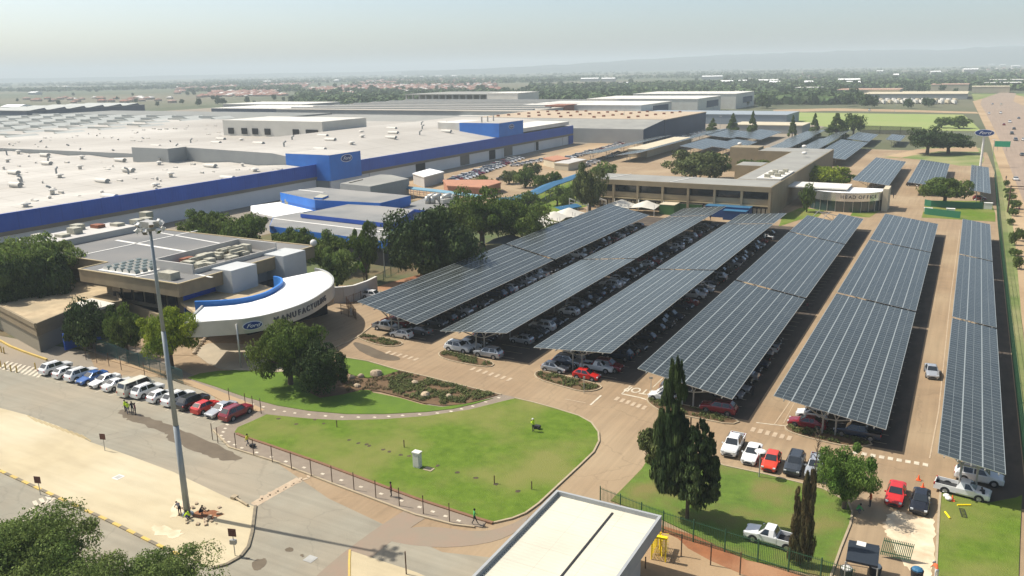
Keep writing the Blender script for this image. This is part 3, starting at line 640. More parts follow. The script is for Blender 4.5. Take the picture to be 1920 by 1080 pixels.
for xi in range(7):
    for yi in range(7):
        x = -232 - xi * 18 + rv.uniform(-3, 3); y = 262 + yi * 24 + rv.uniform(-4, 4)
        if -366 < x < -287 and 326 < y < 370: continue
        z = 10.5 + (3.1 * (-x - 208) / 28 if x > -236 else (3.4 if x > -283 else 0.2))
        link('roof_ventilator', (hood_me, cowl_me, hood_me, pipe_me)[(xi * 3 + yi) % 4], fac, (x - FX, y - 238, z)); nv += 1
for (px, py) in [(12, 285), (90, 300), (150, 283), (75, 268), (270, 262), (40, 335), (38, 342), (95, 355), (130, 275), (215, 285), (320, 268), (105, 320), (240, 320), (300, 300)]:
    x, y = P(px, py, H1); link('exhaust_pipe', pipe_me, fac, (x - FX, y - 238, H1 - 1.4), rz=rv.uniform(0, 6))

b = MB()
for k in range(260):        # the small fry of the roof: stub vents, pipes, patches
    if k < 170: x = rv.uniform(-470, -222); y = rv.uniform(60, 236); z = H1 - 1.35
    else: x = rv.uniform(-470, -300); y = rv.uniform(245, 400); z = 10.7
    s_ = rv.uniform(.3, .8)
    if k % 3: b.box(x - s_ * 1.6, x + s_ * 1.6, y - s_ * .7, y + s_ * .7, z - .6, z + s_)
    else: b.tube((x, y, z - .6), (x, y, z + 1.2 * s_), s_ * .6, n=8); b.tube((x, y, z + 1.2 * s_), (x, y, z + 1.6 * s_), s_, .2, 8)
o = kid(b, 'small_roof_vents', mvent, fac); o['kind'] = 'stuff'

# ---------------------------------------------------------------- sawtooth halls beyond
def hall(name, label, cat, pts3, wall, roof, parts=None, over=0.0):
    """box hall: near-left, near-right, far-left corner and height"""
    x0, x1, y0, y1, h = pts3
    t = thing(name, label, cat, ((x0 + x1) / 2, y0, 0))
    kid(MB().box(x0, x1, y0, y1, 0, h), 'wall', wall, t)
    kid(MB().box(x0 - 0.3, x1 + 0.3, y0 - 0.3, y1 + 0.3, h + 0.003, h + 0.5), 'roof', roof, t)
    return t
m_sawt = mat('sawtooth_roof', (0.17, 0.175, 0.16), (0.22, 0.22, 0.2), scale=0.05)
m_sawl = mat('sawtooth_light', (0.4, 0.41, 0.38), (0.34, 0.35, 0.325), scale=0.05)
sw = hall('factory_hall', 'older grey factory hall behind, its roof covered in zigzag skylight monitors', 'factory', (-770, -482, 120, 560, 9.5), m_wallg, m_sawt)
nm_ = 0
for i in range(9):
    for j in range(11):
        if nm_ >= 96: break
        x = -768 + i * 31.5; y = 175 + j * 30
        b = MB()
        b.add([(x, y, 10.02), (x + 25, y, 10.02), (x + 25, y + 5, 10.02), (x, y + 5, 10.02), (x, y, 11.7), (x + 25, y, 11.7)], [(0, 1, 5, 4), (4, 5, 2, 3), (0, 4, 3), (1, 2, 5)], 0)
        b.m = [0, 0, 1, 1]
        b.add([(x + 25, y - 10, 10.02), (x + 31, y - 10, 10.02), (x + 31, y + 9, 10.02), (x + 25, y + 9, 10.02), (x + 25, y - 10, 11.6), (x + 25, y + 9, 11.6)], [(0, 4, 5, 3), (4, 1, 2, 5), (0, 1, 4), (3, 5, 2)], 0)
        b.m[4:] = [0, 0, 0, 0]
        kid(b, 'skylight_monitor', [m_sawl, m_sawt], sw); nm_ += 1
# grey sheds behind the far wing
hall('shed', 'long low grey shed roof behind the white factory roof', 'shed', (-478, -285, 458, 560, 8.5), m_wallg, m_roofg2)
hall('shed', 'pale long shed at the back of the factory, near the lone round tree', 'shed', (-360, -240, 565, 610, 8.0), m_wallg, m_white)
hall('shed', 'blue grey low shed at the far end of the white factory roof', 'shed', (-280, -210, 470, 520, 7.5), m_wallg, mat('slate_blue_roof', (0.12, 0.16, 0.2), (0.15, 0.19, 0.23), scale=0.05))
bh = hall('factory_hall', 'wide brown roofed factory hall with navy end wall in the distance', 'factory', (-300, -166, 500, 590, 11.5), m_navy, mat('tan_roof', (0.42, 0.33, 0.23), (0.37, 0.29, 0.2), scale=0.03))
for i in range(5):
    for j in range(7):
        kid(MB().box(-290 + i * 24 + j * 2, -288.3 + i * 24 + j * 2, 508 + j * 11.5, 509.6 + j * 11.5, 12.0, 13.0), 'roof_vent', m_brick, bh)
b = MB(); b.add([(-330, 462, 0), (-166.2, 462, 0), (-166.2, 499.6, 0), (-330, 499.6, 0), (-330, 462, 8.6), (-166.2, 462, 8.6), (-166.2, 499.6, 11.9), (-330, 499.6, 11.9)], [(0, 1, 5, 4), (1, 2, 6, 5), (3, 0, 4, 7), (4, 5, 6, 7)]); b.m = [0, 2, 0, 1]; kid(b, 'front_lean_to', [m_wallg, m_roofg2, m_navy], bh)
gh = hall('factory_hall', 'wide ribbed grey factory roof in long parallel strips, left of the tan one', 'factory', (-560, -301, 575, 800, 11.5), m_wallg, mat('strip_roof', (0.4, 0.36, 0.3), (0.35, 0.32, 0.27), scale=0.03))
for j in range(7): kid(MB().box(-556, -304, 590 + j * 30, 594 + j * 30, 12.0, 13.0), 'ridge_vent', m_wallg, gh)
for k, (x0, y0) in enumerate([(-290, 660), (-272, 760), (-262, 860)]):
    ww = hall('warehouse', '%s bright white warehouse in the distant cluster of white warehouses' % ('nearest', 'middle', 'farthest')[k], 'warehouse', (x0 - 60, x0 + 50, y0, y0 + 80, 12.5 + k * 1.2), m_white, m_white)
    kid(MB().box(x0 + 50.0, x0 + 50.4, y0 + 30, y0 + 70, 5, 11), 'side_opening', m_navy, ww)
hall('warehouse', 'white box shaped building next to the bare steel frame', 'warehouse', (-468, -430, 800, 850, 18), m_white, m_white)
cs = thing('unfinished_hall', 'unfinished hall of bare concrete columns under a flat roof', 'construction', (-560, 830, 0))
kid(MB().box(-600, -475, 830, 930, 15.5, 16.5), 'roof', m_roofg2, cs)
for i in range(14): kid(MB().box(-599 + i * 9.3, -597.6 + i * 9.3, 831, 833, 0, 15.5), 'column', m_wallw, cs)
kid(MB().box(-598, -477, 860, 928, 0, 15.4), 'inner_wall', m_taupe, cs)
hall('office_block', 'small brick red building beside the white warehouses', 'building', (-318, -300, 640, 665, 13), m_brick, m_brick)
hall('warehouse', 'low dark warehouse with a thin white roof left of the brick red building', 'warehouse', (-420, -330, 700, 790, 11), m_navy, m_white)
for k, (x0, x1, y0, y1, h, lab) in enumerate([(-960, -868, 530, 675, 10, 'long blue walled hall with slanting skylights on the left skyline')]):
    t = hall('warehouse', lab, 'warehouse', (x0, x1, y0, y1, h), m_navy, m_sawt)
    for i in range(6):
        b = MB(); ya = y0 + 4 + i * 23; b.add([(x0, ya, h + .51), (x1, ya, h + .51), (x1, ya + 19, h + .51), (x0, ya + 19, h + .51), (x0, ya + 17, h + 2.6), (x1, ya + 17, h + 2.6)], [(0, 1, 5, 4), (4, 5, 2, 3), (0, 4, 3), (1, 2, 5)]); b.m = [0, 1, 1, 1]
        kid(b, 'skylight', [m_sawl, m_navy], t)
hall('warehouse', 'long white roofed warehouse on the far left skyline', 'warehouse', (-745, -640, 665, 740, 7), m_navy, m_white)
hall('warehouse', 'pale canopy roofed warehouse behind the long white one', 'warehouse', (-830, -700, 760, 830, 7), m_wallg, m_white)
hall('office_block', 'grey blue office strip with light roof lights left of the green field', 'building', (-245, -120, 640, 690, 7), mat('pale_slate_wall', (0.2, 0.24, 0.28), rough=0.8), mat('slate_roof2', (0.22, 0.26, 0.29), (0.26, 0.29, 0.31), scale=0.03))
hall('shed', 'cream workshop with a dark doorway at the end of the blue hall', 'shed', (-203, -176, 478, 500, 6.5), m_cream, m_cream)
sh = hall('shed', 'long pale yellow lean-to roof beside the far solar rows', 'shed', (-150, -140, 395, 470, 3.6), m_cream, m_cream)
hall('shed', 'white flat shed roof just behind the slender conifers', 'shed', (-140, -95, 560, 590, 5), m_wallg, m_cream)
hall('shed', 'small red brown cabin on the sandy yard', 'cabin', (-186, -178, 540, 548, 4), m_brick, m_terra)
hall('shed', 'teal green tank shed with a blue roof on the sandy yard', 'shed', (-206, -188, 545, 560, 6), mat('teal_wall', (0.08, 0.2, 0.17)), m_blue)
# far right industrial strip
m_pink = mat('pinkish_roof', (0.42, 0.27, 0.19), (0.36, 0.24, 0.18), scale=0.02)
for (a, b_, y0, dy, h, w_, r_, lab) in [(-160, -85, 1180, 60, 9, m_cream, m_pink, 'pinkish roofed building at the left of the distant warehouse strip'),
    (-120, -8, 1110, 90, 6, m_wallg, m_cream, 'long cream warehouse with pale ridge beyond the green field'),
    (-60, -10, 1420, 60, 9, m_cream, m_pink, 'pale pink roofed building behind the long cream warehouse'),
    (10, 60, 1500, 50, 9, m_cream, m_white, 'white walled building near the far bend of the highway'),
    (-5, 40, 1330, 40, 8, m_cream, m_cream, 'cream factory block left of the distant highway bend'),
    (20, 75, 1720, 50, 9, m_wallg, m_white, 'farthest pale shed on the right above the highway bend'),
    (-170, -125, 1020, 16, 4, m_brick, m_terra, 'low red roofed row by the cross road'),
    (-330, -280, 1190, 40, 7, m_wallg, m_white, 'white industrial shed among trees in the middle distance'),
    (-240, -205, 1330, 40, 8, m_wallg, m_white, 'small bright white shed among the distant trees')]:
    hall('warehouse', lab, 'warehouse', (a, b_, y0, y0 + dy, h), w_, r_)
for i in range(52):
    x = -170 + (i % 26) * 6.1; lab = ('near row, ', 'far row, ')[i // 26] + ordinal(i % 26 + 1) + ' white truck trailer beyond the green field, counted from the left'
    tr = MB(); tr.box(-1.3, 1.3, 0, 12, 1.1, 4.0); tr.box(-1.2, 1.2, -2.6, -0.2, 0.6, 3.2); tr.box(-1.1, 1.1, 0.3, 3, 0.1, 1.0, 1); tr.box(-1.1, 1.1, 8, 11, 0.1, 1.0, 1); tr.box(-1.1, 1.1, -2, -1, 0.1, 0.6, 1)
    if i == 0: trm = [tr.mesh('truck', [m_white, m_dark]), tr.mesh('truck', [m_cream, m_dark])]
    tag(link('truck', trm[i % 3 == 0], None, (x, 985 + (i * 37 % 11) + (i // 26) * 40, 0), rz=0.25), lab, 'truck', 'trucks parked beyond the green field')

# ---------------------------------------------------------------- blue edged workshops in the middle
def flat(name, label, px, z, fasc, wallm, roofm, depth=1.6, cat='building', lift=0.0, coords=None):
    pts = coords or PP(px, z); 
    if area(pts) < 0: pts = pts[::-1]
    cx = sum(p[0] for p in pts) / len(pts); cy = min(p[1] for p in pts)
    t = thing(name, label, cat, (cx, cy, 0))
    kid(MB().prism(offset(pts, -0.25), 0, z - depth + 0.01), 'wall', wallm, t)
    kid(MB().prism(pts, z - depth, z), 'fascia', fasc, t)
    kid(MB().prism(offset(pts, -0.12), z + 0.002, z + 0.05), 'roof', roofm, t)
    return t
w1 = flat('workshop', 'grey flat roofed workshop with blue edge behind the dark trees', [(505, 424), (721, 453), (740, 421), (563, 398), (512, 407)], 6.0, m_blue2, m_dark, m_roofg3, 1.7)
kid(MB().bar((*P(513, 410, 6.1), 6.12), (*P(726, 436, 6.1), 6.12), 0.7, 0.1), 'roof_flashing', m_trim, w1)
w2 = flat('workshop', 'raised grey roofed workshop with thin blue edge, middle of the blue edged group', [(563, 401), (663, 381), (777, 393), (736, 420)], 7.2, m_blue, m_blue, m_roofg3, 1.0)
w3 = flat('workshop', 'workshop with broad bright blue walls behind the others', [(525, 361), (597, 351), (770, 367), (713, 381), (590, 375)], 8.0, m_blue2, m_blue2, m_roofg3, 2.4)
kid(MB().bar((*P(560, 356, 8.1), 8.12), (*P(607, 361, 8.1), 8.12), 0.8, 0.1), 'roof_flashing', m_trim, w3)
w4 = flat('workshop', 'dark grey flat topped block beside the factory wall', [(637, 344), (694, 350), (767, 335), (735, 328), (712, 327)], 6.5, m_wallg, m_wallg, m_roofg2, 2.2)
kid(MB().bar((*P(655, 343, 6.6), 6.65), (*P(680, 337, 6.6), 6.65), 0.4, 0.3), 'roof_upstand', m_taupe, w4)
w5 = flat('workshop', 'low grey roof with silver ducts left of the big green tree', [(745, 389), (795, 372), (885, 384), (862, 402)], 5.0, m_blue, m_wallg, m_roofg3, 0.8)
for px in (802, 812, 830):
    x, y = P(px, 382, 5.0); d = MB(); d.tube((x, y, 5), (x, y, 7.2), 0.8, n=10); d.tube((x, y, 7.0), (x + 2.2, y + 1.5, 7.6), 0.8, n=10); d.tube((x + 2.2, y + 1.5, 7.6), (x + 3.6, y + 2.4, 5.2), 0.8, n=10)
    kid(d, 'duct', m_silver, w5, True)
kid(MB().bar((*P(828, 378, 6.2), 6.2), (*P(860, 372, 6.2), 6.2), 1.1), 'duct', m_silver, w5)
w6 = flat('workshop', 'low building with a dazzling white flat roof by the blue walls', [(470, 386), (530, 378), (603, 392), (563, 399), (520, 408), (470, 397)], 4.6, m_trim, m_wallw, mat('dazzling_roof', (0.78, 0.77, 0.74), rough=0.6), 0.6)
for i, px in enumerate((533, 541, 549, 558, 580, 586)):
    x, y = P(px, 379 + i % 2 * 3, 4.8); kid(MB().box(x - 0.9, x + 0.9, y - 0.7, y + 0.7, 4.66, 6.2), 'air_conditioner', m_ac, w6)
kid(MB().prism(PP([(588, 370), (604, 371), (616, 366), (600, 364)], 8.6), 4.7, 8.6, top=1), 'blue_plant_room', [m_blue2, m_ac], w6)
flat('shed', 'white topped open shed beside the factory wall', [(773, 325), (795, 332), (833, 322), (806, 316)], 4.2, m_trim, m_wallw, mat('dazzling_roof', (0.8, 0.8, 0.78)), 0.4)
flat('building', 'low terracotta coloured flat building by the blue walkway', [(830, 337), (838, 348), (905, 352), (940, 342), (930, 337)], 3.6, m_terra, m_terra, m_terra, 0.5)
flat('building', 'white flat building among the cars by the far walkway', [(1038, 305), (1066, 307), (1100, 299), (1075, 296)], 3.2, m_cream, m_cream, m_wallw, 0.5)
flat('building', 'terracotta roofed building next to the white flat one', [(1018, 296), (1040, 301), (1070, 297), (1045, 291)], 3.6, m_terra, m_cream, m_terra, 0.5)
def walkway(label, pts, z, wdt, m):
    P3 = [Vector((*P(a, b_, z), z)) for a, b_ in pts]
    t = thing('covered_walkway', label, 'walkway', (P3[0].x, P3[0].y, 0)); r_ = MB(); 
    for p, q in zip(P3, P3[1:]):
        d = (q - p); n = Vector((-d.y, d.x, 0)).normalized() * wdt / 2; r = Vector((0, 0, 0.55))
        r_.add([p - n, q - n, q + r, p + r, q + n, p + n], [(0, 1, 2, 3), (3, 2, 4, 5)]); r_.add([p - n, q - n, q - n - r * .5, p - n - r * .5], [(0, 3, 2, 1)])
    kid(r_, 'roof', m, t)
    for p, q in zip(P3, P3[1:]):
        k = max(1, int((q - p).length / 6))
        for i in range(k):
            c = p.lerp(q, i / k); d = (q - p); n = Vector((-d.y, d.x, 0)).normalized() * (wdt / 2 - 0.2)
            for s in (-1, 1): kid(MB().tube((c.x + n.x * s, c.y + n.y * s, 0), (c.x + n.x * s, c.y + n.y * s, z), 0.08, n=6), 'post', m_steel, t)
walkway('pale blue roofed walkway running right from the grey block', [(757, 351), (830, 359), (905, 369)], 3.2, 3.4, mat('pale_blue_sheet', (0.15, 0.27, 0.34), (0.12, 0.24, 0.31), scale=0.3))
walkway('bright blue curved walkway roof climbing towards the office block', [(930, 374), (962, 372), (1000, 362), (1030, 347), (1092, 326)], 3.4, 5.0, m_sky)
walkway('short blue walkway roof near the tent covers', [(1040, 392), (1080, 385)], 3.0, 5.0, m_sky)
bf = MB(); a = Vector((*P(758, 362, 0), 0)); c = Vector((*P(860, 374, 0), 0))
tr = thing('pipe_rack', 'dark red open pipe rack below the pale blue walkway', 'pipe rack', (a.x, a.y, 0))
for k in range(9): p = a.lerp(c, k / 8); kid(MB().tube(p, (p.x, p.y, 2.2), 0.12, n=6), 'post', m_steel, tr)
kid(MB().bar(a + Vector((0, 0, 2)), c + Vector((0, 0, 2)), 0.2).bar(a + Vector((0, 0, 1)), c + Vector((0, 0, 1)), 0.15), 'rail', mat('rust_red', (0.2, 0.06, 0.05)), tr)

# ---------------------------------------------------------------- administration building and its curved canopy
AZ = 9.6
adm = thing('administration_building', 'grey roofed administration building with beige fascia behind the curved canopy', 'building', (*P(323, 535, AZ), 0))
c1 = P(323, 535, AZ); c2 = P(592, 462, AZ); c0 = P(155, 503, AZ)
XR = (c1[0] + c2[0]) / 2; YF = (c1[1] + c0[1]) / 2; YB = c2[1]; XL = c0[0]; XLL = XL - 26
roof = [(XR, YF), (XR, YB), (XLL, YB), (XLL, YF + 6), (XL, YF + 6), (XL, YF)]
kid(MB().prism(roof, AZ - 2.3, AZ), 'fascia', m_stone, adm)
kid(MB().prism(offset(roof, -0.35), AZ + 0.002, AZ + 0.04), 'roof', m_roofg, adm)
b = MB()
for p, q in zip(roof, roof[1:] + roof[:1]): b.bar((p[0], p[1], AZ + 0.08), (q[0], q[1], AZ + 0.08), 0.3, 0.14)
kid(b, 'coping', mat('stone_coping', (0.42, 0.34, 0.2), rough=0.8), adm)
kid(MB().prism(offset(roof, -3.0), 0, AZ - 2.3), 'wall', mat('admin_wall', (0.2, 0.165, 0.11), (0.17, 0.14, 0.1), scale=0.3), adm)
wi = offset(roof, -2.9)
for k in range(9):
    x = XL + 5 + k * 3.0
    if x < XR - 4: kid(MB().box(x, x + 2.3, YF + 2.75, YF + 2.98, 4.2, 7.0), 'window', m_glass, adm)
kid(MB().box(XL + 3, XR - 3.2, YF + 2.6, YF + 2.98, 0.3, 3.4), 'window', m_glass, adm)
kid(MB().box(XR - 2.95, XR - 2.4, YF + 3, YB - 3, 0, AZ - 2.3), 'side_wall', mat('pale_blue_wall', (0.36, 0.37, 0.37), rough=0.8), adm)
kid(MB().box(XR - 2.38, XR - 2.2, YF + 2.6, YF + 12.6, 2.2, 7.2), 'blue_wall_panel', m_blue, adm)
for (a, c) in [((115, 487), (370, 433)), ((218, 451), (370, 476)), ((300, 437), (430, 460))]:
    pa = P(*a, AZ); pc = P(*c, AZ); pa = (max(pa[0], XLL + 0.5), pa[1]); kid(MB().bar((*pa, AZ + 0.08), (*pc, AZ + 0.08), 0.45 if a[0] != 218 else 0.8, 0.06), 'roof_flashing', m_trim, adm)
pe = PP([(250, 521), (330, 507), (398, 521)], AZ)
for a, c in zip(pe, pe[1:]): kid(MB().bar((*a, AZ + 0.085), (*c, AZ + 0.085), 0.5, 0.05), 'roof_flashing', m_trim, adm)
for (pa, pb) in [((402, 503), (452, 492)), ((507, 477), (549, 467))]:
    a = P(*pa, AZ + 0.4); c = P(*pb, AZ + 0.4)
    kid(MB().box(XR - 3.2, XR + 2.2, a[1] - 0.3, c[1] + 0.3, 0, AZ + 0.4), 'service_core', mat('core_wall', (0.45, 0.46, 0.45), (0.41, 0.42, 0.41), scale=0.3), adm)
e0 = P(320, 488, AZ + 0.8); e1 = P(395, 515, AZ + 0.8); e2 = P(545, 467, AZ + 0.8)
ex0, ex1, ey0, ey1 = e0[0], XR - 3.3, e1[1] + 1.0, e2[1] - 0.5
en = kid(MB().box(ex0, ex1, ey0, ey0 + 0.3, AZ + 0.05, AZ + 1.8).box(ex0, ex0 + 0.3, ey0 + 0.3, ey1, AZ + 0.05, AZ + 1.8).box(ex0, ex1, ey1, ey1 + 0.3, AZ + 0.05, AZ + 1.8).box(ex1, ex1 + 0.2, ey0 + 0.31, ey1 - 0.01, AZ + 0.05, AZ + 0.9), 'plant_enclosure', m_wallw, adm)
ra = random.Random(5)
for k in range(22):
    x = ra.uniform(ex0 + 1.3, ex1 - 1.6); y = ra.uniform(ey0 + 1.5, ey1 - 1.5); sx, sy = ra.choice([(1.1, 0.6), (0.6, 1.2), (0.8, 0.8), (1.6, 0.5), (0.5, 1.9)]); h = ra.uniform(0.7, 1.6)
    u = kid(MB().box(x - sx, x + sx, y - sy, y + sy, AZ + 0.06, AZ + 0.06 + h), 'air_conditioner', m_brick if k in (3, 11) else m_ac, adm)
for k in range(5):
    x = ra.uniform(ex0 + 3, ex1 - 2); y = ra.uniform(ey0 + 2, ey1 - 4); kid(MB().bar((x, y, AZ + 1.3), (x, y + 3.5, AZ + 1.3), 0.55), 'duct', m_ac, adm)
# barrel skylights
s0 = P(192, 505, AZ); s1 = P(247, 519, AZ); s2 = P(308, 497, AZ)
sx0, sx1, sy0, sy1 = s0[0] + 0.6, s1[0] - 0.2, YF + 1.2, s2[1]
kid(MB().box(sx0 - 0.5, sx1 + 0.5, sy0 - 0.4, sy1 + 0.4, AZ + 0.045, AZ + 0.16), 'skylight_plinth', m_trim, adm)
m_dome = mat('skylight_dome', (0.16, 0.19, 0.17), rough=0.3, spec=0.6)
for i in range(5):
    for j in range(5):
        w_ = (sx1 - sx0) / 5; d_ = (sy1 - sy0) / 5; x = sx0 + w_ * (i + 0.5); y = sy0 + d_ * j
        b = MB(); n = 6
        for k in range(n):
            a0 = math.pi * k / n; a1 = math.pi * (k + 1) / n; r = w_ * 0.42
            b.add([(x - r * math.cos(a0), y + 0.2, AZ + 0.16 + 0.75 * math.sin(a0)), (x - r * math.cos(a1), y + 0.2, AZ + 0.16 + 0.75 * math.sin(a1)), (x - r * math.cos(a1), y + d_ - 0.35, AZ + 0.16 + 0.75 * math.sin(a1)), (x - r * math.cos(a0), y + d_ - 0.35, AZ + 0.16 + 0.75 * math.sin(a0))], [(0, 1, 2, 3)])
        for yy in (y + 0.2, y + d_ - 0.35): b.add([(x - r * math.cos(math.pi * k / n), yy, AZ + 0.16 + 0.75 * math.sin(math.pi * k / n)) for k in range(n + 1)], [tuple(range(n + 1))], 1)
        kid(b, 'skylight', [m_dome, m_trim], adm)
# roof box and left-hand plant deck
x, y = P(318, 523, AZ); kid(MB().box(x - 1.6, x + 1.6, y - 1, y + 1, AZ + 0.05, AZ + 1.3), 'air_conditioner', m_ac, adm)
q = PP([(112, 452), (268, 430), (240, 418), (150, 425)], AZ + 0.5)
kid(MB().box(XLL - 6, XLL + 4, YF + 8, YB - 4, AZ + 0.05, AZ + 1.4), 'plant_deck', m_wallw, adm)
for k in range(9):
    x = XLL - 3 + ra.uniform(-2, 5); y = YF + 11 + k * 3.4; kid(MB().box(x - 1.3, x + 1.3, y - 1, y + 1, AZ + 1.41, AZ + 1.41 + ra.uniform(0.5, 1.4)), 'air_conditioner', m_brick if k == 4 else m_ac, adm)
x, y = P(588, 458, AZ + 0.6); kid(MB().sphere((x, y, AZ + 0.9), 0.7, 12, 8), 'dome_camera', m_trim, adm, True)

# curved canopy
CZ = 7.7
outer = PP([(345, 604), (372, 604), (400, 602), (430, 600), (455, 598), (480, 594), (500, 590), (530, 582), (560, 572), (587, 560), (610, 545), (621, 537), (626, 528), (625, 519), (617, 511), (605, 505), (592, 502)], CZ)
inner = PP([(591, 506), (556, 513), (522, 520), (527, 528), (527, 536), (515, 546), (497, 555), (470, 563), (440, 568), (405, 571), (379, 572)], CZ)
can = thing('entrance_canopy', 'curved white entrance canopy with MANUFACTURING in dark letters on silver fascia', 'canopy', (outer[8][0], outer[8][1], 0))
rp = outer[1:-1] + inner; rp = [outer[0]] + rp
kid(MB().prism(rp, CZ - 0.55, CZ - 0.35), 'roof_deck', mat('dazzling_roof', (0.8, 0.8, 0.78)), can)
def ribbon(line, z0, z1, th, m, name, par, seg=3):
    pts = []
    for i in range(len(line) - 1):      # Catmull-Rom through the plan points
        p0 = Vector(line[max(0, i - 1)]); p1 = Vector(line[i]); p2 = Vector(line[i + 1]); p3 = Vector(line[min(len(line) - 1, i + 2)])
        for k in range(seg):
            t = k / seg; pts.append(0.5 * ((2 * p1) + (p2 - p0) * t + (2 * p0 - 5 * p1 + 4 * p2 - p3) * t * t + (3 * p1 - p0 - 3 * p2 + p3) * t ** 3))
    pts.append(Vector(line[-1])); b = MB(); n = len(pts); ins = []
    for i in range(n):
        d = (pts[min(n - 1, i + 1)] - pts[max(0, i - 1)]).normalized(); ins.append(pts[i] + Vector((-d.y, d.x)) * th)
    vs = [(p.x, p.y, z) for z in (z0, z1) for p in pts] + [(p.x, p.y, z) for z in (z0, z1) for p in ins]
    for i in range(n - 1):
        b.f += [(i, i + 1, n + i + 1, n + i), (2 * n + i + 1, 2 * n + i, 3 * n + i, 3 * n + i + 1), (n + i, n + i + 1, 3 * n + i + 1, 3 * n + i), (i + 1, i, 2 * n + i, 2 * n + i + 1)]
    b.v = vs; b.m = [0] * len(b.f)
    kid(b, name, m, par, False); return pts
opts = ribbon(outer, CZ - 2.4, CZ, 0.35, m_silver, 'fascia', can)
kid(MB().bar((*outer[0], CZ - 1.3), (*inner[-1], CZ - 1.2), 0.3, 2.3), 'fascia', m_silver, can)
blue_in = PP([(366, 564), (400, 563), (440, 560), (470, 555), (497, 547), (517, 536), (526, 528), (524, 521), (512, 518)], CZ + 0.35)
bpts = ribbon(blue_in, CZ - 2.2, CZ + 0.35, -0.4, m_sky if False else mat('canopy_blue', (0.03, 0.17, 0.5), rough=0.5), 'blue_parapet', can)
# lower flat roof between the canopy and the building
lowp = [tuple(p) for p in bpts] + [(XR - 2.2, bpts[-1].y + 2), (XR - 2.2, bpts[0].y + 4)]
kid(MB().prism(lowp, CZ - 2.4, CZ - 1.9), 'lower_roof', m_gravel, can)
cols = [(452, 690)]
for a, c in cols: x, y = P(a, c, 0); kid(MB().tube((x, y, 0.1), (x, y, CZ - 0.6), 0.13, n=10), 'column', m_silver, can, True)
x, y = P(530, 610, 0); kid(MB().prism([(XR - 1, YF + 8), (XR + 9, YF + 6), (XR + 13, YF + 22), (XR - 1, YF + 26)], 0, CZ - 2.45), 'glazed_lobby', m_glass, can)
# text along the fascia
L = [0]
for p, q in zip(opts, opts[1:]): L.append(L[-1] + (q - p).length)
def at_len(s):
    for i in range(len(L) - 1):
        if L[i + 1] >= s:
            t = (s - L[i]) / (L[i + 1] - L[i]); p = opts[i].lerp(opts[i + 1], t); d = (opts[i + 1] - opts[i]).normalized(); return p, Vector((d.y, -d.x, 0))
def s_of(px, py, z):
    q = Vector(P(px, py, z)); best = min(range(len(opts)), key=lambda i: (opts[i] - q).length); return L[best]
sA = s_of(512, 601, CZ - 1.25); sB = s_of(618, 560, CZ - 1.25)
word = 'MANUFACTURING'; wid = {'M': 1.25, 'I': 0.45}
tot = sum(wid.get(ch, 1.0) for ch in word); acc = 0
lt = None
for ch in word:
    wch = wid.get(ch, 1.0); s = sA + (sB - sA) * (acc + wch / 2) / tot; acc += wch
    p, n = at_len(s); M = frame((p.x - can.location.x, p.y - can.location.y, CZ - 1.25), n)
    put_text('letter', ch, 1.3, M @ Matrix.Translation((0, 0, 0.06)), m_letter, can, depth=0.05, bold=0.035)
p, n = at_len(s_of(475, 608, CZ - 1.25)); emblem(can, (p.x - can.location.x, p.y - can.location.y, CZ - 1.25), n, 3.1, 1.35)

# low annexe with gravel roof, flat white slab and beige garden walls
an = flat('annexe', 'low beige annexe with gravel roof at the left edge', None, 4.4, m_stone, mat('annexe_wall', (0.25, 0.22, 0.16)), m_gravel, 1.5, coords=PP([(67, 615), (135, 587), (228, 571), (200, 512), (100, 530), (0, 549), (-33, 563)], 4.4))
ap_ = PP([(67, 615), (135, 587), (228, 571), (200, 512), (100, 530), (0, 549), (-33, 563)], 4.4)
for a, c in zip(ap_, ap_[1:] + ap_[:1]): kid(MB().bar((*a, 4.75), (*c, 4.75), 0.35, 0.8), 'parapet', m_stone, an)
kid(MB().box(*sorted((P(112, 660)[0], P(112, 660)[0] + 0.3)), P(112, 655)[1], P(112, 655)[1] + 7, 0, 2.9), 'blue_door', m_blue, an)
sl = thing('canopy_slab', 'flat pale slab roof above the ivy covered entrance', 'canopy', (*P(172, 580, 5.2), 0)); sp = PP([(133, 570), (172, 559), (215, 569), (164, 584)], 5.2)
kid(MB().prism(sp, 4.8, 5.2), 'slab', mat('slab_top', (0.52, 0.49, 0.42), rough=0.85), sl)
for p in offset(sp, -0.6): kid(MB().tube((p[0], p[1], 0), (p[0], p[1], 4.8), 0.2), 'column', m_stone, sl)
gw = MB(); gp = PP([(165, 555), (237, 567), (330, 600)], 3.6)
for a, c in zip(gp, gp[1:]): gw.bar((*a, 1.8), (*c, 1.8), 0.5, 3.6)
tag(gw.build('garden_wall', m_stone), 'beige garden wall in front of the administration building', 'wall')
lw = thing('boundary_wall', 'curved white plastered wall right of the curved canopy', 'wall', (*P(665, 565), 0))
wl = PP([(627, 569), (645, 568), (665, 565), (690, 556), (707, 547)], 0)
b = MB()
for a, c in zip(wl, wl[1:]): b.bar((*a, 1.6), (*c, 1.6), 0.35, 3.2)
kid(b, 'wall_panel', m_wallw, lw); b = MB()
for a, c in zip(wl, wl[1:]): b.bar((*a, 3.25), (*c, 3.25), 0.5, 0.12)
kid(b, 'coping', m_trim, lw)

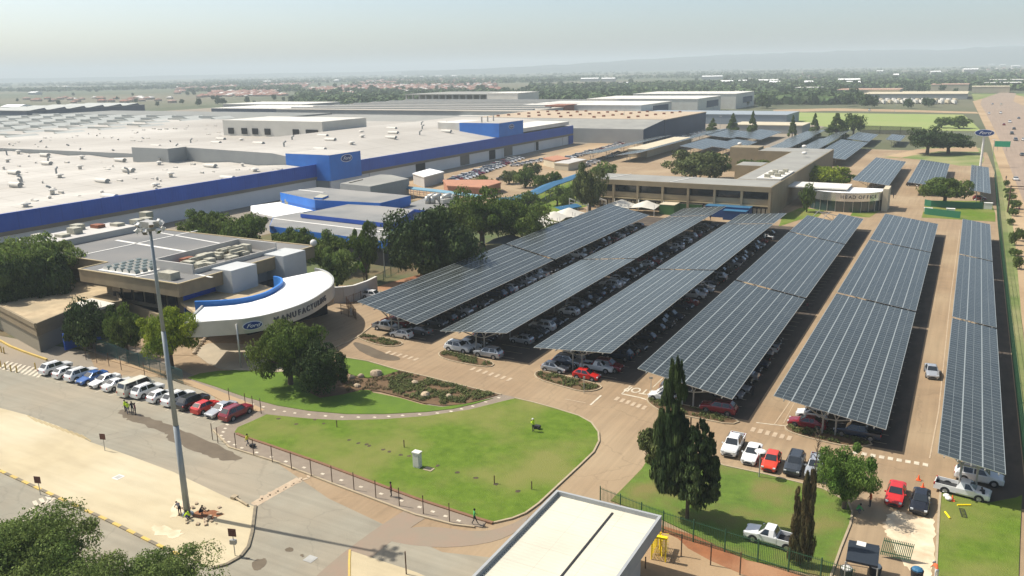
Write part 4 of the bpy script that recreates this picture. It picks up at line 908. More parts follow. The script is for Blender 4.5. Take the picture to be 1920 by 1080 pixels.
# ---------------------------------------------------------------- long office block
OZ = 9.2
oa = P(1113, 332, OZ); ob = P(1441, 355, OZ); ox0, ox1 = oa[0], ob[0]; oy = (oa[1] + ob[1]) / 2
off = thing('office_block', 'long two storey sand coloured office block with dark window bands', 'building', (ox1, oy, 0))
DW = 15.0; oyb = 352.0
wings = [(ox0, ox1, oy, oy + DW), (ox1 - 14, ox1, oy + DW, oyb), (ox0 + 30, ox1, oyb, oyb + 16), (ox0 + 34, ox1 - 14.2, oy + 52, oy + 64)]
b = MB(); r = MB()
for i, (a, c, d, e_) in enumerate(wings):
    b.box(a, c, d, e_, OZ - 1.5, OZ - 0.01 * (i % 2)); r.box(a + 0.4, c - 0.4, d + 0.4, e_ - 0.4, OZ - 0.3, OZ + 0.05 + 0.01 * (i % 2))
kid(b, 'fascia', m_stone2, off); kid(r, 'roof', m_roofg2, off)
b = MB()
for i, (a, c, d, e_) in enumerate(wings): b.box(a + (2.0 if i == 0 else 0.05), c - 0.05, d + (2.2 if i == 0 else 0), e_ - 0.05, 0, OZ - 1.5)
kid(b, 'wall', m_stone2, off)
kid(MB().box(ox0 + 2.4, ox1 - 0.6, oy + 1.6, oy + 2.19, 5.5, OZ - 1.52), 'window', m_glass, off)
kid(MB().box(ox0 + 0.3, ox1 - 0.05, oy + 0.4, oy + 1.59, 4.0, 5.4), 'balcony_wall', m_stone2, off)
kid(MB().box(ox0 + 0.3, ox1 - 0.05, oy + 0.2, oy + 0.55, 3.4, 3.75), 'sill', mat('sill_sand', (0.42, 0.34, 0.2)), off)
kid(MB().box(ox0 + 2.4, ox1 - 0.6, oy + 1.7, oy + 2.19, 0.8, 3.3), 'window', m_glass, off)
for k in range(8):
    x = ox0 + 0.35 + (ox1 - ox0 - 0.7) * k / 7; kid(MB().box(x - 0.35, x + 0.35, oy + 0.02, oy + 0.9, 0, OZ - 1.5), 'pillar', m_stone2, off)
    if k < 7:
        for j in range(6):
            xx = x + 1.3 + j * (ox1 - ox0) / 7 / 6.6; kid(MB().box(xx - 0.42, xx + 0.42, oy + 1.2, oy + 1.5, 1.0, 2.6), 'window_screen', m_cream, off)
for k in range(3): kid(MB().bar((ox0 + 5 + k * 22, oy + 0.5, OZ + 0.12), (ox0 + 9 + k * 22, oy + DW - 0.5, OZ + 0.12), 0.4, 0.1), 'roof_flashing', m_trim, off) if k < 2 else None
kid(MB().box(ox1 - 8, ox1 - 0.6, oy + 16, oy + 38, OZ + 0.07, OZ + 0.5), 'roof_plant_deck', m_white, off)
for k in range(6): kid(MB().box(ox1 - 6 + (k % 2) * 2.6, ox1 - 4.4 + (k % 2) * 2.6, oy + 18 + k * 3, oy + 19.6 + k * 3, OZ + 0.51, OZ + 1.5), 'air_conditioner', m_ac, off)
kid(MB().box(ox0 + 18, ox0 + 29.8, oyb + 2, oyb + 12, 0, OZ + 1.0), 'penthouse', m_stone2, off)
for (a, c) in [(1508, 277), (1508, 290), (1387, 272)]:
    x, y = P(a, c, OZ + 1); kid(MB().sphere((x, y, OZ + 1.6), 1.0, 12, 8, sz=0.6), 'satellite_dish', m_trim, off, True)

# ---------------------------------------------------------------- entrance pavilion
pv = thing('entrance_pavilion', 'silver drum fronted glass entrance pavilion lettered HEAD OFFICE', 'pavilion', (-33, 262, 0))
pc = Vector((-32.5, 276.0)); rx, ry = 11.5, 11.0; N_ = 28
arc = [(pc.x + rx * math.cos(math.pi + math.pi * i / N_), pc.y + ry * math.sin(math.pi + math.pi * i / N_)) for i in range(N_ + 1)]
ell = arc + [(pc.x + rx, pc.y + 7), (pc.x - rx, pc.y + 7)]
kid(MB().prism(offset(ell, -0.6), 0, 3.4), 'glass_drum', m_glass2, pv)
ap = ribbon(arc + [], 3.4, 6.0, 0.25, mat('brushed_silver', (0.78, 0.79, 0.78), rough=0.22, metal=0.9), 'silver_band', pv, seg=1)
kid(MB().prism(offset(ell, -0.3), 5.2, 5.4), 'roof', mat('dazzling_roof', (0.8, 0.8, 0.78)), pv)
kid(MB().box(pc.x - 20, pc.x + 1, pc.y - 4, pc.y + 8, 5.9, 6.3), 'slab_roof', m_white, pv)
kid(MB().box(pc.x + rx - 0.4, pc.x + rx + 1.2, pc.y - 4, pc.y + 4, 0, 6.8), 'end_fin', m_cream, pv)
for i in range(1, N_, 2):
    x, y = arc[i]; d = (Vector((x, y)) - pc).normalized() * -0.45; kid(MB().tube((x + d.x, y + d.y, 0), (x + d.x, y + d.y, 3.4), 0.09, n=6), 'mullion', m_silver, pv)
L2 = [0]
for p, q in zip(ap, ap[1:]): L2.append(L2[-1] + (q - p).length)
word = 'HEAD OFFICE'; s0_ = min(range(len(ap)), key=lambda i: abs(ap[i].x - (-32.2))); sa = L2[s0_]; step = 1.13; acc = 0
for ch in word:
    wch = {'I': 0.55, ' ': 0.6}.get(ch, 1.0) * step; s = sa + acc + wch / 2; acc += wch
    if ch == ' ': continue
    for i in range(len(L2) - 1):
        if L2[i + 1] >= s: break
    t_ = (s - L2[i]) / (L2[i + 1] - L2[i]); p = ap[i].lerp(ap[i + 1], t_); d = (ap[i + 1] - ap[i]).normalized()
    put_text('letter', ch, 1.45, frame((p.x + 33, p.y - 262, 4.7), (d.y, -d.x, 0)) @ Matrix.Translation((0, 0, 0.05)), m_letter, pv, depth=0.04, bold=0.02)

# ---------------------------------------------------------------- gate house in the foreground
gz = 5.6
ga = P(1045, 917, gz); gb = P(1240, 968, gz)
gx0, gx1, gy1 = ga[0], gb[0], (ga[1] + gb[1]) / 2
gate = thing('gate_house', 'cream sheet metal roof of the gate house with grey parapet in the foreground', 'gate house', (gx1, gy1, 0))
gy0 = gy1 - 34
kid(MB().box(gx0 + 0.25, gx1 - 0.25, gy0, gy1 - 0.25, gz - 0.5, gz - 0.42), 'roof_sheet', ribbed('cream_sheet', (0.56, 0.53, 0.42), (0.52, 0.49, 0.39), period=0.45, axis=1, rough=0.55, depth=0.15, dirt=(0.46, 0.43, 0.34), dscale=0.3, seams=[(1, 2.9, 0.035), (0, 3.4, 0.03)]), gate)
m_par = mat('parapet_grey', (0.33, 0.34, 0.33), (0.29, 0.3, 0.3), scale=0.8, rough=0.6)
kid(MB().box(gx0, gx0 + 0.25, gy0, gy1, gz - 1.4, gz).box(gx1 - 0.25, gx1, gy0, gy1, gz - 1.4, gz).box(gx0 + 0.26, gx1 - 0.26, gy1 - 0.25, gy1 - 0.002, gz - 1.4, gz), 'parapet', m_par, gate)
xm = (P(1135, 956, gz)[0] + P(1060, 1080, gz)[0]) / 2
kid(MB().box(xm - 0.09, xm + 0.09, gy0, gy1 - 0.9, gz - 0.415, gz - 0.36), 'ridge_gap', m_dark, gate)
kid(MB().box(gx0 + 0.8, gx1 - 0.8, gy0, gy1 - 3, 0, gz - 1.42), 'wall', m_wallw, gate)
b = MB()
for k in range(90): b.tube((gx0 + 0.42, gy1 - 0.6 - k * 0.33, gz - 0.42), (gx0 + 0.42, gy1 - 0.6 - k * 0.33, gz - 0.38), 0.04, n=5)
kid(b, 'roof_screws', m_dark, gate)
# ================================================================ TREES AND PLANTS
def leafmat(name, c1, c2, trans=0.25, scale=0.7):
    m = mat(name, c1, c2, scale=scale, rough=0.75, spec=0.15, lo=0.4, hi=0.6)
    b = m.node_tree.nodes['Principled BSDF']; b.inputs['Subsurface Weight'].default_value = 0.0
    t = m.node_tree; N = t.nodes; L = t.links
    tr = N.new('ShaderNodeBsdfTranslucent'); mx = N.new('ShaderNodeMixShader'); mx.inputs[0].default_value = trans
    src = b.inputs['Base Color'].links[0].from_socket
    ge = N.new('ShaderNodeNewGeometry'); rr = N.new('ShaderNodeMapRange'); rr.inputs[3].default_value = 0.55; rr.inputs[4].default_value = 1.6; L.new(ge.outputs['Random Per Island'], rr.inputs[0])
    vm = N.new('ShaderNodeVectorMath'); vm.operation = 'SCALE'; L.new(src, vm.inputs[0]); L.new(rr.outputs[0], vm.inputs['Scale']); src = vm.outputs[0]; L.new(src, b.inputs['Base Color']); L.new(src, tr.inputs[0])
    L.new(b.outputs[0], mx.inputs[1]); L.new(tr.outputs[0], mx.inputs[2]); L.new(mx.outputs[0], N['Material Output'].inputs[0]); return m
LEAF = {'dark': leafmat('leaf_dark', (0.028, 0.05, 0.014), (0.055, 0.08, 0.022), 0.15), 'mid': leafmat('leaf_mid', (0.065, 0.105, 0.018), (0.11, 0.145, 0.03), 0.3),
        'yellow': leafmat('leaf_yellow', (0.22, 0.26, 0.02), (0.1, 0.16, 0.02), 0.35), 'olive': leafmat('leaf_olive', (0.075, 0.095, 0.03), (0.11, 0.125, 0.04), 0.2),
        'acacia': leafmat('leaf_acacia', (0.1, 0.15, 0.035), (0.16, 0.2, 0.055), 0.35), 'cyp': leafmat('leaf_cypress', (0.028, 0.05, 0.016), (0.06, 0.085, 0.025), 0.12),
        'fresh': leafmat('leaf_fresh', (0.08, 0.15, 0.024), (0.13, 0.2, 0.04), 0.35), 'brown': leafmat('leaf_brownish', (0.12, 0.09, 0.04), (0.065, 0.065, 0.025), 0.1), 'far': leafmat('leaf_far', (0.04, 0.07, 0.025), (0.07, 0.1, 0.035), 0.1, scale=0.05)}
m_bark = mat('bark', (0.12, 0.09, 0.06), (0.08, 0.06, 0.045), scale=3, rough=0.95)
def leaf(b, c, n, s, rg, asp=0.55):
    n = n.normalized(); a = Vector((rg.uniform(-1, 1), rg.uniform(-1, 1), rg.uniform(-1, 1)))
    u = n.cross(a)
    if u.length < 1e-3: return
    u = u.normalized() * s; v = n.cross(u).normalized() * s * asp
    i = len(b.v); b.v += [tuple(c - u), tuple(c + v), tuple(c + u), tuple(c - v)]; b.f.append((i, i + 1, i + 2, i + 3)); b.m.append(0)
def rnd_dir(rg):
    z = rg.uniform(-1, 1); a = rg.uniform(0, 6.283); r = math.sqrt(1 - z * z); return Vector((r * math.cos(a), r * math.sin(a), z))
def crown_mesh(kind, seed, nleaf, size, m):
    """unit crown: radius 1, height 0..1"""
    rg = random.Random(seed); b = MB(); cl = []
    if kind in ('round', 'broad', 'loose'):
        nc = {'round': 70, 'broad': 80, 'loose': 40}[kind]
        for i in range(nc):
            d = rnd_dir(rg); d.z = d.z * 0.75 + 0.15
            rr = rg.uniform(0.45, 1.0) if i % 4 else rg.uniform(0.1, 0.5)
            c = Vector((d.x * rr, d.y * rr, 0.5 + d.z * rr * 0.56))
            if kind == 'broad': c.z = 0.35 + 0.5 * max(0, d.z * rr) + rg.uniform(-0.12, 0.1)
            if c.z < 0.08: c.z = 0.08 + rg.random() * 0.1
            cl.append((c, rg.uniform(0.14, 0.32) * (1.0 if kind != 'loose' else 0.85)))
    elif kind == 'cypress':
        for i in range(170):
            t = rg.random() ** 1.15; z = t * 0.95; R_ = (0.92 * (1 - t) ** 0.45 * (0.7 + 0.3 * min(1, t * 7)) + 0.05) * rg.uniform(0.5, 1.08); a = rg.uniform(0, 6.283)
            cl.append((Vector((R_ * math.cos(a), R_ * math.sin(a), z)), rg.uniform(0.12, 0.32) * (1.2 - t)))
    elif kind == 'cone':
        for i in range(50):
            t = rg.random(); z = 0.02 + t * 0.93; R_ = (1 - t) * rg.uniform(0.5, 0.9); a = rg.uniform(0, 6.283)
            cl.append((Vector((R_ * math.cos(a), R_ * math.sin(a), z)), 0.08 + 0.22 * (1 - t)))
    elif kind == 'column':
        for i in range(80):
            t = rg.random(); a = rg.uniform(0, 6.283); R_ = rg.uniform(0.1, 0.75) * (1 - 0.55 * t); cl.append((Vector((R_ * math.cos(a), R_ * math.sin(a), 0.03 + t * 0.9)), rg.uniform(0.2, 0.42) * (1 - 0.5 * t)))
    per = max(3, nleaf // len(cl)); zs = 0.55 if kind in ('round', 'broad', 'loose') else 0.28
    for c, r in cl:
        for k in range(per):
            d = rnd_dir(rg); rr = r * (0.75 + 0.4 * rg.random() ** 2)
            p = c + Vector((d.x * rr, d.y * rr, d.z * rr * zs * (1.0 if kind != 'cypress' else 0.5)))
            if p.z < 0: p.z = rg.random() * 0.05
            nn = (d + rnd_dir(rg) * 0.75)
            if nn.length > 0.01: leaf(b, p, nn, size * rg.uniform(0.6, 1.3), rg)
    return b.mesh('crown', m)
def trunk_mesh(kind, seed):
    """unit tree: ground 0 to 1 = height at which the crown's heart lies; radius unit = crown radius"""
    rg = random.Random(seed); b = MB(); r0 = 0.075
    if kind in ('cone', 'column', 'cypress'):
        b.tube((0, 0, 0), (0, 0, 1.0), r0 * 1.6, r0 * 0.5, 8); return b.mesh('trunk', m_bark)
    fork = 0.38; b.tube((0, 0, -0.02), (0.02, 0.01, fork), r0 * 1.3, r0, 9)
    for i in range(6):
        a = 6.283 * i / 6 + rg.uniform(-0.4, 0.4); q = Vector((0.33 * math.cos(a), 0.33 * math.sin(a), fork + rg.uniform(0.2, 0.33)))
        b.tube((0.02, 0.01, fork - 0.02), q, r0 * 0.7, r0 * 0.4, 7)
        for j in range(2):
            a2 = a + rg.uniform(-0.7, 0.7); b.tube(q, q + Vector((0.32 * math.cos(a2), 0.32 * math.sin(a2), rg.uniform(0.12, 0.35))), r0 * 0.38, r0 * 0.12, 6)
    return b.mesh('trunk', m_bark)
CR_ = {}; TK = {}
def get_crown(kind, lf, q, var):
    k = (kind, lf, q, var)
    if k not in CR_:
        n, s = {'hi': (26000, 0.03), 'mid': (11000, 0.045), 'lo': (2400, 0.08), 'far': (520, 0.15)}[q]
        if kind in ('column', 'cypress') and q == 'hi': n, s = 26000, 0.05
        CR_[k] = crown_mesh(kind, hash_(k), n, s, LEAF[lf])
    return CR_[k]
def hash_(k): return sum(ord(c) * (i + 3) for i, c in enumerate(str(k))) % 9973
def project(x, y, z):
    c = CR.transposed() @ Vector((x, y, z - CAMH)); return 960 + FPX * c.x / -c.z, 540 - FPX * c.y / -c.z, -c.z
def height_to(x, y, ty):
    lo, hi = 0.0, 60.0
    for _ in range(40):
        m = (lo + hi) / 2
        if project(x, y, m)[1] > ty: lo = m
        else: hi = m
    return lo
def tree(label, base, top_y, wpx, kind, lf, q='mid', var=0, low=0.28, name='broadleaf_tree', group=None, cat='tree', H=None, at=None, width=None, shear=0):
    x, y = at if at else P(*base)
    H = H or height_to(x, y, top_y) * 1.04; d = project(x, y, H * 0.6)[2]; Rm = width or wpx / 2 * d / FPX * 1.12
    t = thing(name, label, cat, (x, y, 0.05), 0, group); rg = random.Random(hash_((label, var)))
    z0 = H * low
    c = link('crown', get_crown(kind, lf, q, var), t, (shear, 0, z0), rz=rg.uniform(0, 6.28), sc=(Rm, Rm, H - z0))
    tk = (kind, var % 2)
    if tk not in TK: TK[tk] = trunk_mesh(kind, hash_(tk))
    link('trunk', TK[tk], t, rz=rg.uniform(0, 6), sc=(max(Rm * 0.9, 0.6), max(Rm * 0.9, 0.6), z0 + (H - z0) * 0.55))
    return t
# foreground right
cy = tree('tall dark cypress with two dense lobes beside the gate house', (1288, 975), 683, 68, 'cypress', 'cyp', 'hi', 0, low=0.2, name='cypress_tree', shear=-1.7)
x, y = P(1288, 975)
link('crown', get_crown('cypress', 'cyp', 'hi', 1), cy, (1.05, -0.3, 2.7), sc=(2.3, 2.3, 8.6))
link('crown', get_crown('cypress', 'cyp', 'hi', 2), cy, (-1.7, 0.2, 3.2), sc=(2.0, 2.0, 8.0))
tree('small leafy tree just left of the tall cypress', (1233, 905), 800, 84, 'loose', 'olive', 'mid', 1, low=0.22)
col_ = tree('thin brown columnar cypress with a bare spire above the white pickup', (1500, 1062), 888, 26, 'column', 'brown', 'hi', 0, low=0.08, name='cypress_tree')
xx, yy = P(1500, 1062); zt = height_to(xx, yy, 795)
sp_ = MB(); sp_.tube((0.3, 0, 4), (0.75, 0.2, zt - 0.4), 0.09, 0.02, 6); rg = random.Random(3)
for k in range(26):
    z = 9.3 + (zt - 10.0) * rg.random(); a = rg.uniform(0, 6.28); sp_.tube((0.6, 0.15, z), (0.6 + 0.35 * math.cos(a), 0.15 + 0.35 * math.sin(a), z + 0.5), 0.025, 0.01, 5)
sp_.build('dead_spire', m_bark, col_)
link('crown', get_crown('column', 'brown', 'mid', 1), col_, (-0.62, 0.1, 0.5), sc=(0.7, 0.7, 7.4)); link('crown', get_crown('column', 'brown', 'mid', 2), col_, (0.5, 0.1, 0.6), sc=(0.8, 0.8, 9.4))
tree('leafy round tree beside the driveway, shading two people', (1582, 955), 846, 98, 'round', 'fresh', 'hi', 2, low=0.06)
# by the manufacturing canopy
tree('tall round evergreen in front of the curved canopy, left of its pair', (545, 722), 606, 118, 'round', 'mid', 'hi', 1, low=0.03)
tree('lower dense evergreen on the right of the pair before the curved canopy', (603, 742), 652, 100, 'round', 'dark', 'hi', 2, low=0.0)
tree('yellow green tree behind the light mast', (322, 692), 584, 104, 'round', 'yellow', 'hi', 3, low=0.16)
tree('green tree between the ivy clad entrance and the yellow green tree', (240, 668), 582, 66, 'round', 'mid', 'mid', 4, low=0.1)
tree('dark ivy mass spilling over the entrance slab', (170, 655), 572, 92, 'round', 'dark', 'mid', 5, low=0.0, name='ivy_shrub', cat='shrub')
for k, (bx, by, ty, wd, lf, kd, lab) in enumerate([
    (60, 575, 428, 170, 'acacia', 'broad', 'wide feathery acacia at the left edge behind the annexe'),
    (20, 600, 490, 120, 'dark', 'round', 'dark tree at the left edge below the wide acacia'),
    (98, 590, 478, 90, 'dark', 'round', 'dark tree between the wide acacia and the administration building'),
    (105, 568, 518, 60, 'mid', 'round', 'small tree behind the annexe roof, nearest the administration building'),
    (-20, 560, 440, 120, 'acacia', 'broad', 'acacia crown cut by the left frame edge'),
    (385, 462, 399, 84, 'mid', 'round', 'leftmost dark tree behind the administration roof'),
    (458, 475, 402, 92, 'mid', 'round', 'tree behind the administration roof beside the dazzling white roof'),
    (556, 488, 432, 70, 'mid', 'round', 'low round tree before the blue fascia, left of three'),
    (622, 510, 440, 76, 'mid', 'round', 'round tree before the blue fascia, middle of three'),
    (632, 545, 470, 66, 'acacia', 'round', 'lighter green tree against the corner of the curved canopy'),
    (688, 530, 424, 50, 'mid', 'loose', 'slender tall tree before the end of the blue fascia'),
    (683, 528, 478, 28, 'fresh', 'loose', 'small bright tree leaning over the white curved wall'),
    (806, 528, 393, 172, 'dark', 'round', 'huge dark evergreen left of the first solar roof'),
    (848, 520, 430, 90, 'dark', 'round', 'dark evergreen lobe standing against the first solar roof'),
    (905, 468, 345, 120, 'mid', 'broad', 'large green tree beside the workshops, left crown'),
    (962, 462, 362, 128, 'mid', 'broad', 'large green tree right of its taller neighbour by the tent covers'),
    (1302, 340, 284, 100, 'olive', 'round', 'bushy courtyard tree in the office block, left one'),
    (1340, 335, 290, 50, 'mid', 'round', 'small courtyard tree between the two bushy ones'),
    (1418, 335, 297, 64, 'mid', 'round', 'bushy courtyard tree in the office block, right one'),
    (1552, 352, 314, 80, 'yellow', 'round', 'broad clipped green shrub behind the entrance pavilion'),
    (1512, 398, 348, 26, 'mid', 'round', 'small dark tree at the left end of the entrance pavilion'),
    (1738, 290, 237, 72, 'dark', 'broad', 'spreading dark tree, left of the pair on the far lawn'),
    (1778, 288, 247, 74, 'dark', 'broad', 'spreading dark tree, right of the pair on the far lawn'),
    (1770, 385, 325, 80, 'mid', 'broad', 'leafy tree on the small lawn beyond the rightmost solar roof'),
    (1106, 400, 312, 56, 'olive', 'round', 'tall tree at the left end of the office block'),
    (1132, 345, 306, 44, 'acacia', 'round', 'pale green tree just behind the office block roof'),
    (1085, 375, 345, 36, 'mid', 'round', 'small tree below the blue walkway in the garden'),
    (1040, 355, 324, 28, 'mid', 'round', 'round tree behind the bright blue walkway'),
    (1015, 358, 328, 30, 'mid', 'round', 'tree crossing the bend of the blue walkway'),
    (985, 352, 318, 40, 'mid', 'round', 'tree left of the bend of the blue walkway'),
    (955, 345, 322, 34, 'olive', 'round', 'olive tree among the parked cars, middle one'),
    (905, 350, 330, 34, 'mid', 'round', 'olive tree beside the terracotta flat roof'),
    (998, 330, 306, 34, 'olive', 'round', 'olive tree among the parked cars, nearest the white flat building'),
    (1045, 385, 352, 40, 'acacia', 'loose', 'light garden tree left of the office block'),
    (1065, 392, 362, 36, 'mid', 'round', 'dark garden tree near the office block corner'),
    (990, 390, 362, 44, 'mid', 'round', 'garden tree right of the large green trees'),
    (832, 219, 205, 26, 'dark', 'round', 'lone round tree on the far side of the white factory roof'),
    (1252, 237, 214, 28, 'dark', 'round', 'tree against the navy end wall of the tan roofed hall'),
    (1765, 240, 221, 28, 'mid', 'round', 'round tree left of the pair behind the far fence'),
    (1798, 241, 219, 42, 'mid', 'round', 'round tree right of the pair behind the far fence'),
    (1600, 252, 214, 36, 'mid', 'round', 'round tree right of the broad conifer')]):
    q = 'hi' if wd > 115 else ('mid' if wd > 45 else 'lo')
    tree(lab, (bx, by), ty, wd, kd, lf, q, k % 3, low=0.02 if kd == 'round' else 0.16)
for k, (bx, by, ty, wd, lab) in enumerate([(1336, 252, 222, 30, 'short broad conifer, first from the left of the conifer row'), (1373, 252, 212, 28, 'pointed conifer, second from the left of the conifer row'),
    (1410, 254, 209, 24, 'slender pointed conifer, third from the left of the conifer row'), (1485, 258, 216, 18, 'narrow conifer standing apart between the third and fifth'),
    (1526, 256, 213, 26, 'conifer just left of the broad one'), (1567, 258, 212, 46, 'broadest conifer of the row')]):
    tree(lab, (bx, by), ty, wd, 'cone', 'mid', 'mid', k % 2, low=0.03, name='conifer_tree', group='conifers behind the far solar roofs')
# foreground left crowns
for lab, px, py, zc, w_, top, v in [('large feathery tree in the lower left corner', 40, 1050, 5.0, 6.2, 954, 0), ('feathery tree along the bottom edge, right of the corner one', 292, 1092, 4.6, 5.4, 1042, 1), ('feathery tree at the bottom edge between the other two', 130, 1130, 4.6, 4.8, 1050, 2)]:
    x, y = P(px, py, zc); k = ('broad', 'acacia', 'near', v)
    if k not in CR_: CR_[k] = crown_mesh('broad', 300 + v, 46000, 0.019, LEAF['acacia'])
    H_ = height_to(x, y, top); t = thing('broadleaf_tree', lab, 'tree', (x, y, 0.05)); z0 = H_ * .22
    link('crown', CR_[k], t, (0, 0, z0), sc=(w_, w_, H_ - z0)); link('trunk', TK.get(('broad', 0)) or trunk_mesh('broad', 5), t, sc=(w_ * .9, w_ * .9, H_ * .62))

# distant single trees: between the halls, in the township and along the roads
rg = random.Random(21)
def far_tree(x, y, H, lab, grp, lf='far'):
    k = ('round', lf, 'far', rg.randrange(3)); o = link('tree', get_crown(*k), None, (x, y, 0), rz=rg.uniform(0, 6), sc=(H * rg.uniform(0.42, 0.62), H * rg.uniform(0.42, 0.62), H)); tag(o, lab, 'tree', grp)
for i in range(120):
    px = rg.uniform(1320, 1900); py = 205 - 62 * rg.random() ** 1.1
    if 1560 < px < 1790 and 172 < py < 200 and rg.random() < 0.75: continue
    if px > 1800 and py > 172: continue
    x, y = P(px, py); far_tree(x, y, rg.uniform(8, 15), 'small hazy tree in the wooded plain beyond the green field', 'trees of the wooded plain on the right')
for i in range(75):
    px = rg.uniform(560, 1320); py = rg.uniform(150, 188)
    x, y = P(px, py); far_tree(x, y, rg.uniform(8, 14), 'hazy tree in the bush between township and warehouses', 'trees between township and warehouses')
for i in range(60):
    px = rg.uniform(0, 900); py = rg.uniform(156, 200)
    x, y = P(px, py); far_tree(x, y, rg.uniform(6, 11), 'tiny hazy tree scattered among the township houses', 'trees in the township')
for i, (px, py) in enumerate([(1895, 422), (1899, 405), (1901, 392), (1899, 460), (1903, 480), (1893, 376), (1908, 505), (1912, 452), (1890, 362), (1887, 350)]):
    x, y = P(px, py); o = link('shrub', get_crown('round', 'mid', 'lo', i % 3), None, (x, y, 0), sc=(1.1 + i % 3 * 0.4, 1.1 + i % 3 * 0.4, 1.8 + i % 4 * 0.5)); tag(o, ordinal(i + 1) + ' shrub in the line along the verge outside the right fence', 'shrub', 'shrubs on the verge')
# woods too far to count
def wood(name, label, boxes, n, H, s, lf, seed):
    rg2 = random.Random(seed); b = MB()
    for (a0, a1, c0, c1, share) in boxes:
        for i in range(int(n * share)):
            px = rg2.uniform(a0, a1); py = c0 + (c1 - c0) * rg2.random() ** 0.7; x, y = P(px, py); h = H * rg2.uniform(0.5, 1.2); r = h * rg2.uniform(0.6, 1.5)
            if noise.noise(Vector((x * 0.0016, y * 0.0011, seed))) < -0.2: continue
            for k in range(16):
                d = rnd_dir(rg2); leaf(b, Vector((x + d.x * r, y + d.y * r, h * (0.45 + 0.45 * d.z))), d + rnd_dir(rg2) * 0.4, r * s, rg2, 0.8)
    tag(b.build(name, LEAF[lf]), label, kind='stuff')
wood('woodland', 'hazy woodland covering the plain', [(1000, 1990, 127, 170, 1.0), (380, 1100, 140, 160, 0.5), (560, 1000, 172, 200, 0.35), (-60, 560, 152, 172, 0.45), (1000, 1600, 150, 196, 0.6)], 5200, 9, 0.36, 'far', 5)
# ---- low planting in the beds
def scatter(name, label, polys, n, h, s, lf, seed, z=0.14):
    rg2 = random.Random(seed); b = MB()
    for pts in polys:
        xs = [p[0] for p in pts]; ys = [p[1] for p in pts]; A = abs(area(pts)); k = 0
        while k < n * A:
            x = rg2.uniform(min(xs), max(xs)); y = rg2.uniform(min(ys), max(ys)); ins = False; j = len(pts) - 1
            for i in range(len(pts)):
                if (pts[i][1] > y) != (pts[j][1] > y) and x < (pts[j][0] - pts[i][0]) * (y - pts[i][1]) / (pts[j][1] - pts[i][1]) + pts[i][0]: ins = not ins
                j = i
            k += 1
            if not ins or noise.noise(Vector((x * 0.5, y * 0.5, seed))) < -0.12: continue
            for q in range(7):
                d = rnd_dir(rg2); d.z = abs(d.z); leaf(b, Vector((x + d.x * h * .5, y + d.y * h * .5, z + d.z * h)), d + rnd_dir(rg2) * .5, s * rg2.uniform(.7, 1.3), rg2)
    tag(b.build(name, LEAF[lf]), label, kind='stuff')
scatter('ground_cover', 'low green planting on the kerbed islands', [offset(p, -0.25) for p in ISLP], 26, 0.32, 0.11, 'olive', 3)
scatter('ground_cover', 'dry low planting in the brown bed by the footpath', [PP([(720, 715), (760, 703), (860, 726), (930, 742), (870, 758), (830, 761), (780, 752), (735, 738)])], 30, 0.36, 0.11, 'olive', 8, z=0.2)
scatter('ground_cover', 'sparse reddish stubble in the bed by the footpath', [PP([(640, 710), (690, 713), (750, 699), (800, 711), (760, 735), (700, 733), (650, 738)])], 24, 0.25, 0.09, 'brown', 12, z=0.2)
m_rock = mat('boulder_rock', (0.42, 0.33, 0.22), (0.3, 0.23, 0.16), scale=2.5, rough=0.9, bump=0.5)
rb = random.Random(9)
for i, (px, py, s, lab) in enumerate([(706, 705, 0.95, 'largest pale boulder on the edge of the small bright lawn'), (676, 709, .5, 'boulder next left of the largest pale one'), (660, 711, .5, 'boulder third from the right along the small lawn'), (645, 709, .5, 'boulder beside the round trees'),
    (797, 746, .75, 'pale boulder in the middle of the brown bed'), (842, 747, .45, 'small boulder right of the middle one in the bed'), (779, 722, .55, 'flat boulder high in the brown bed'), (670, 727, .5, 'boulder in shade under the round trees')]):
    x, y = P(px, py); b = MB(); b.sphere((0, 0, 0), s, 9, 6, sz=0.75)
    b.v = [tuple(Vector(v) * (1 + 0.28 * noise.noise(Vector(v) * 1.7 + Vector((i * 5, 0, 0))))) for v in b.v]
    o = b.build('boulder', m_rock); o.location = (x, y, 0.3); tag(o, lab, 'boulder', 'boulders in the planting bed')
for i in range(9):
    px = 365 + i * 3.2; py = 664 - i * 4.4; x, y = P(px, py); b = MB(); b.sphere((0, 0, 0), 0.42, 8, 5, sz=0.7); b.v = [tuple(Vector(v) * (1 + 0.3 * noise.noise(Vector(v) * 2 + Vector((i * 3, 1, 0))))) for v in b.v]
    o = b.build('boulder', m_rock); o.location = (x, y, 0.25); tag(o, 'pale rock in the short line of rocks beside the curved canopy', 'boulder', 'line of rocks by the canopy')
# ================================================================ VEHICLES
PAINT = {n: mat('paint_' + n, c, rough=0.25, spec=0.5, coat=0.6, metal=mt) for n, c, mt in [('white', (0.68, 0.68, 0.66), 0), ('cream', (0.62, 0.58, 0.47), 0), ('silver', (0.42, 0.43, 0.44), 0.4), ('red', (0.5, 0.02, 0.015), 0), ('darkred', (0.2, 0.012, 0.02), 0),
    ('blue', (0.03, 0.11, 0.33), 0.2), ('navy', (0.02, 0.035, 0.07), 0.2), ('black', (0.012, 0.012, 0.015), 0), ('grey', (0.13, 0.135, 0.14), 0.3), ('charcoal', (0.045, 0.05, 0.055), 0.2), ('scarlet', (0.6, 0.05, 0.02), 0)]}
CNAME = {'white': 'white', 'cream': 'cream', 'silver': 'silver', 'red': 'red', 'darkred': 'dark red', 'blue': 'blue', 'navy': 'dark blue', 'black': 'black', 'grey': 'grey', 'charcoal': 'charcoal', 'scarlet': 'bright red'}
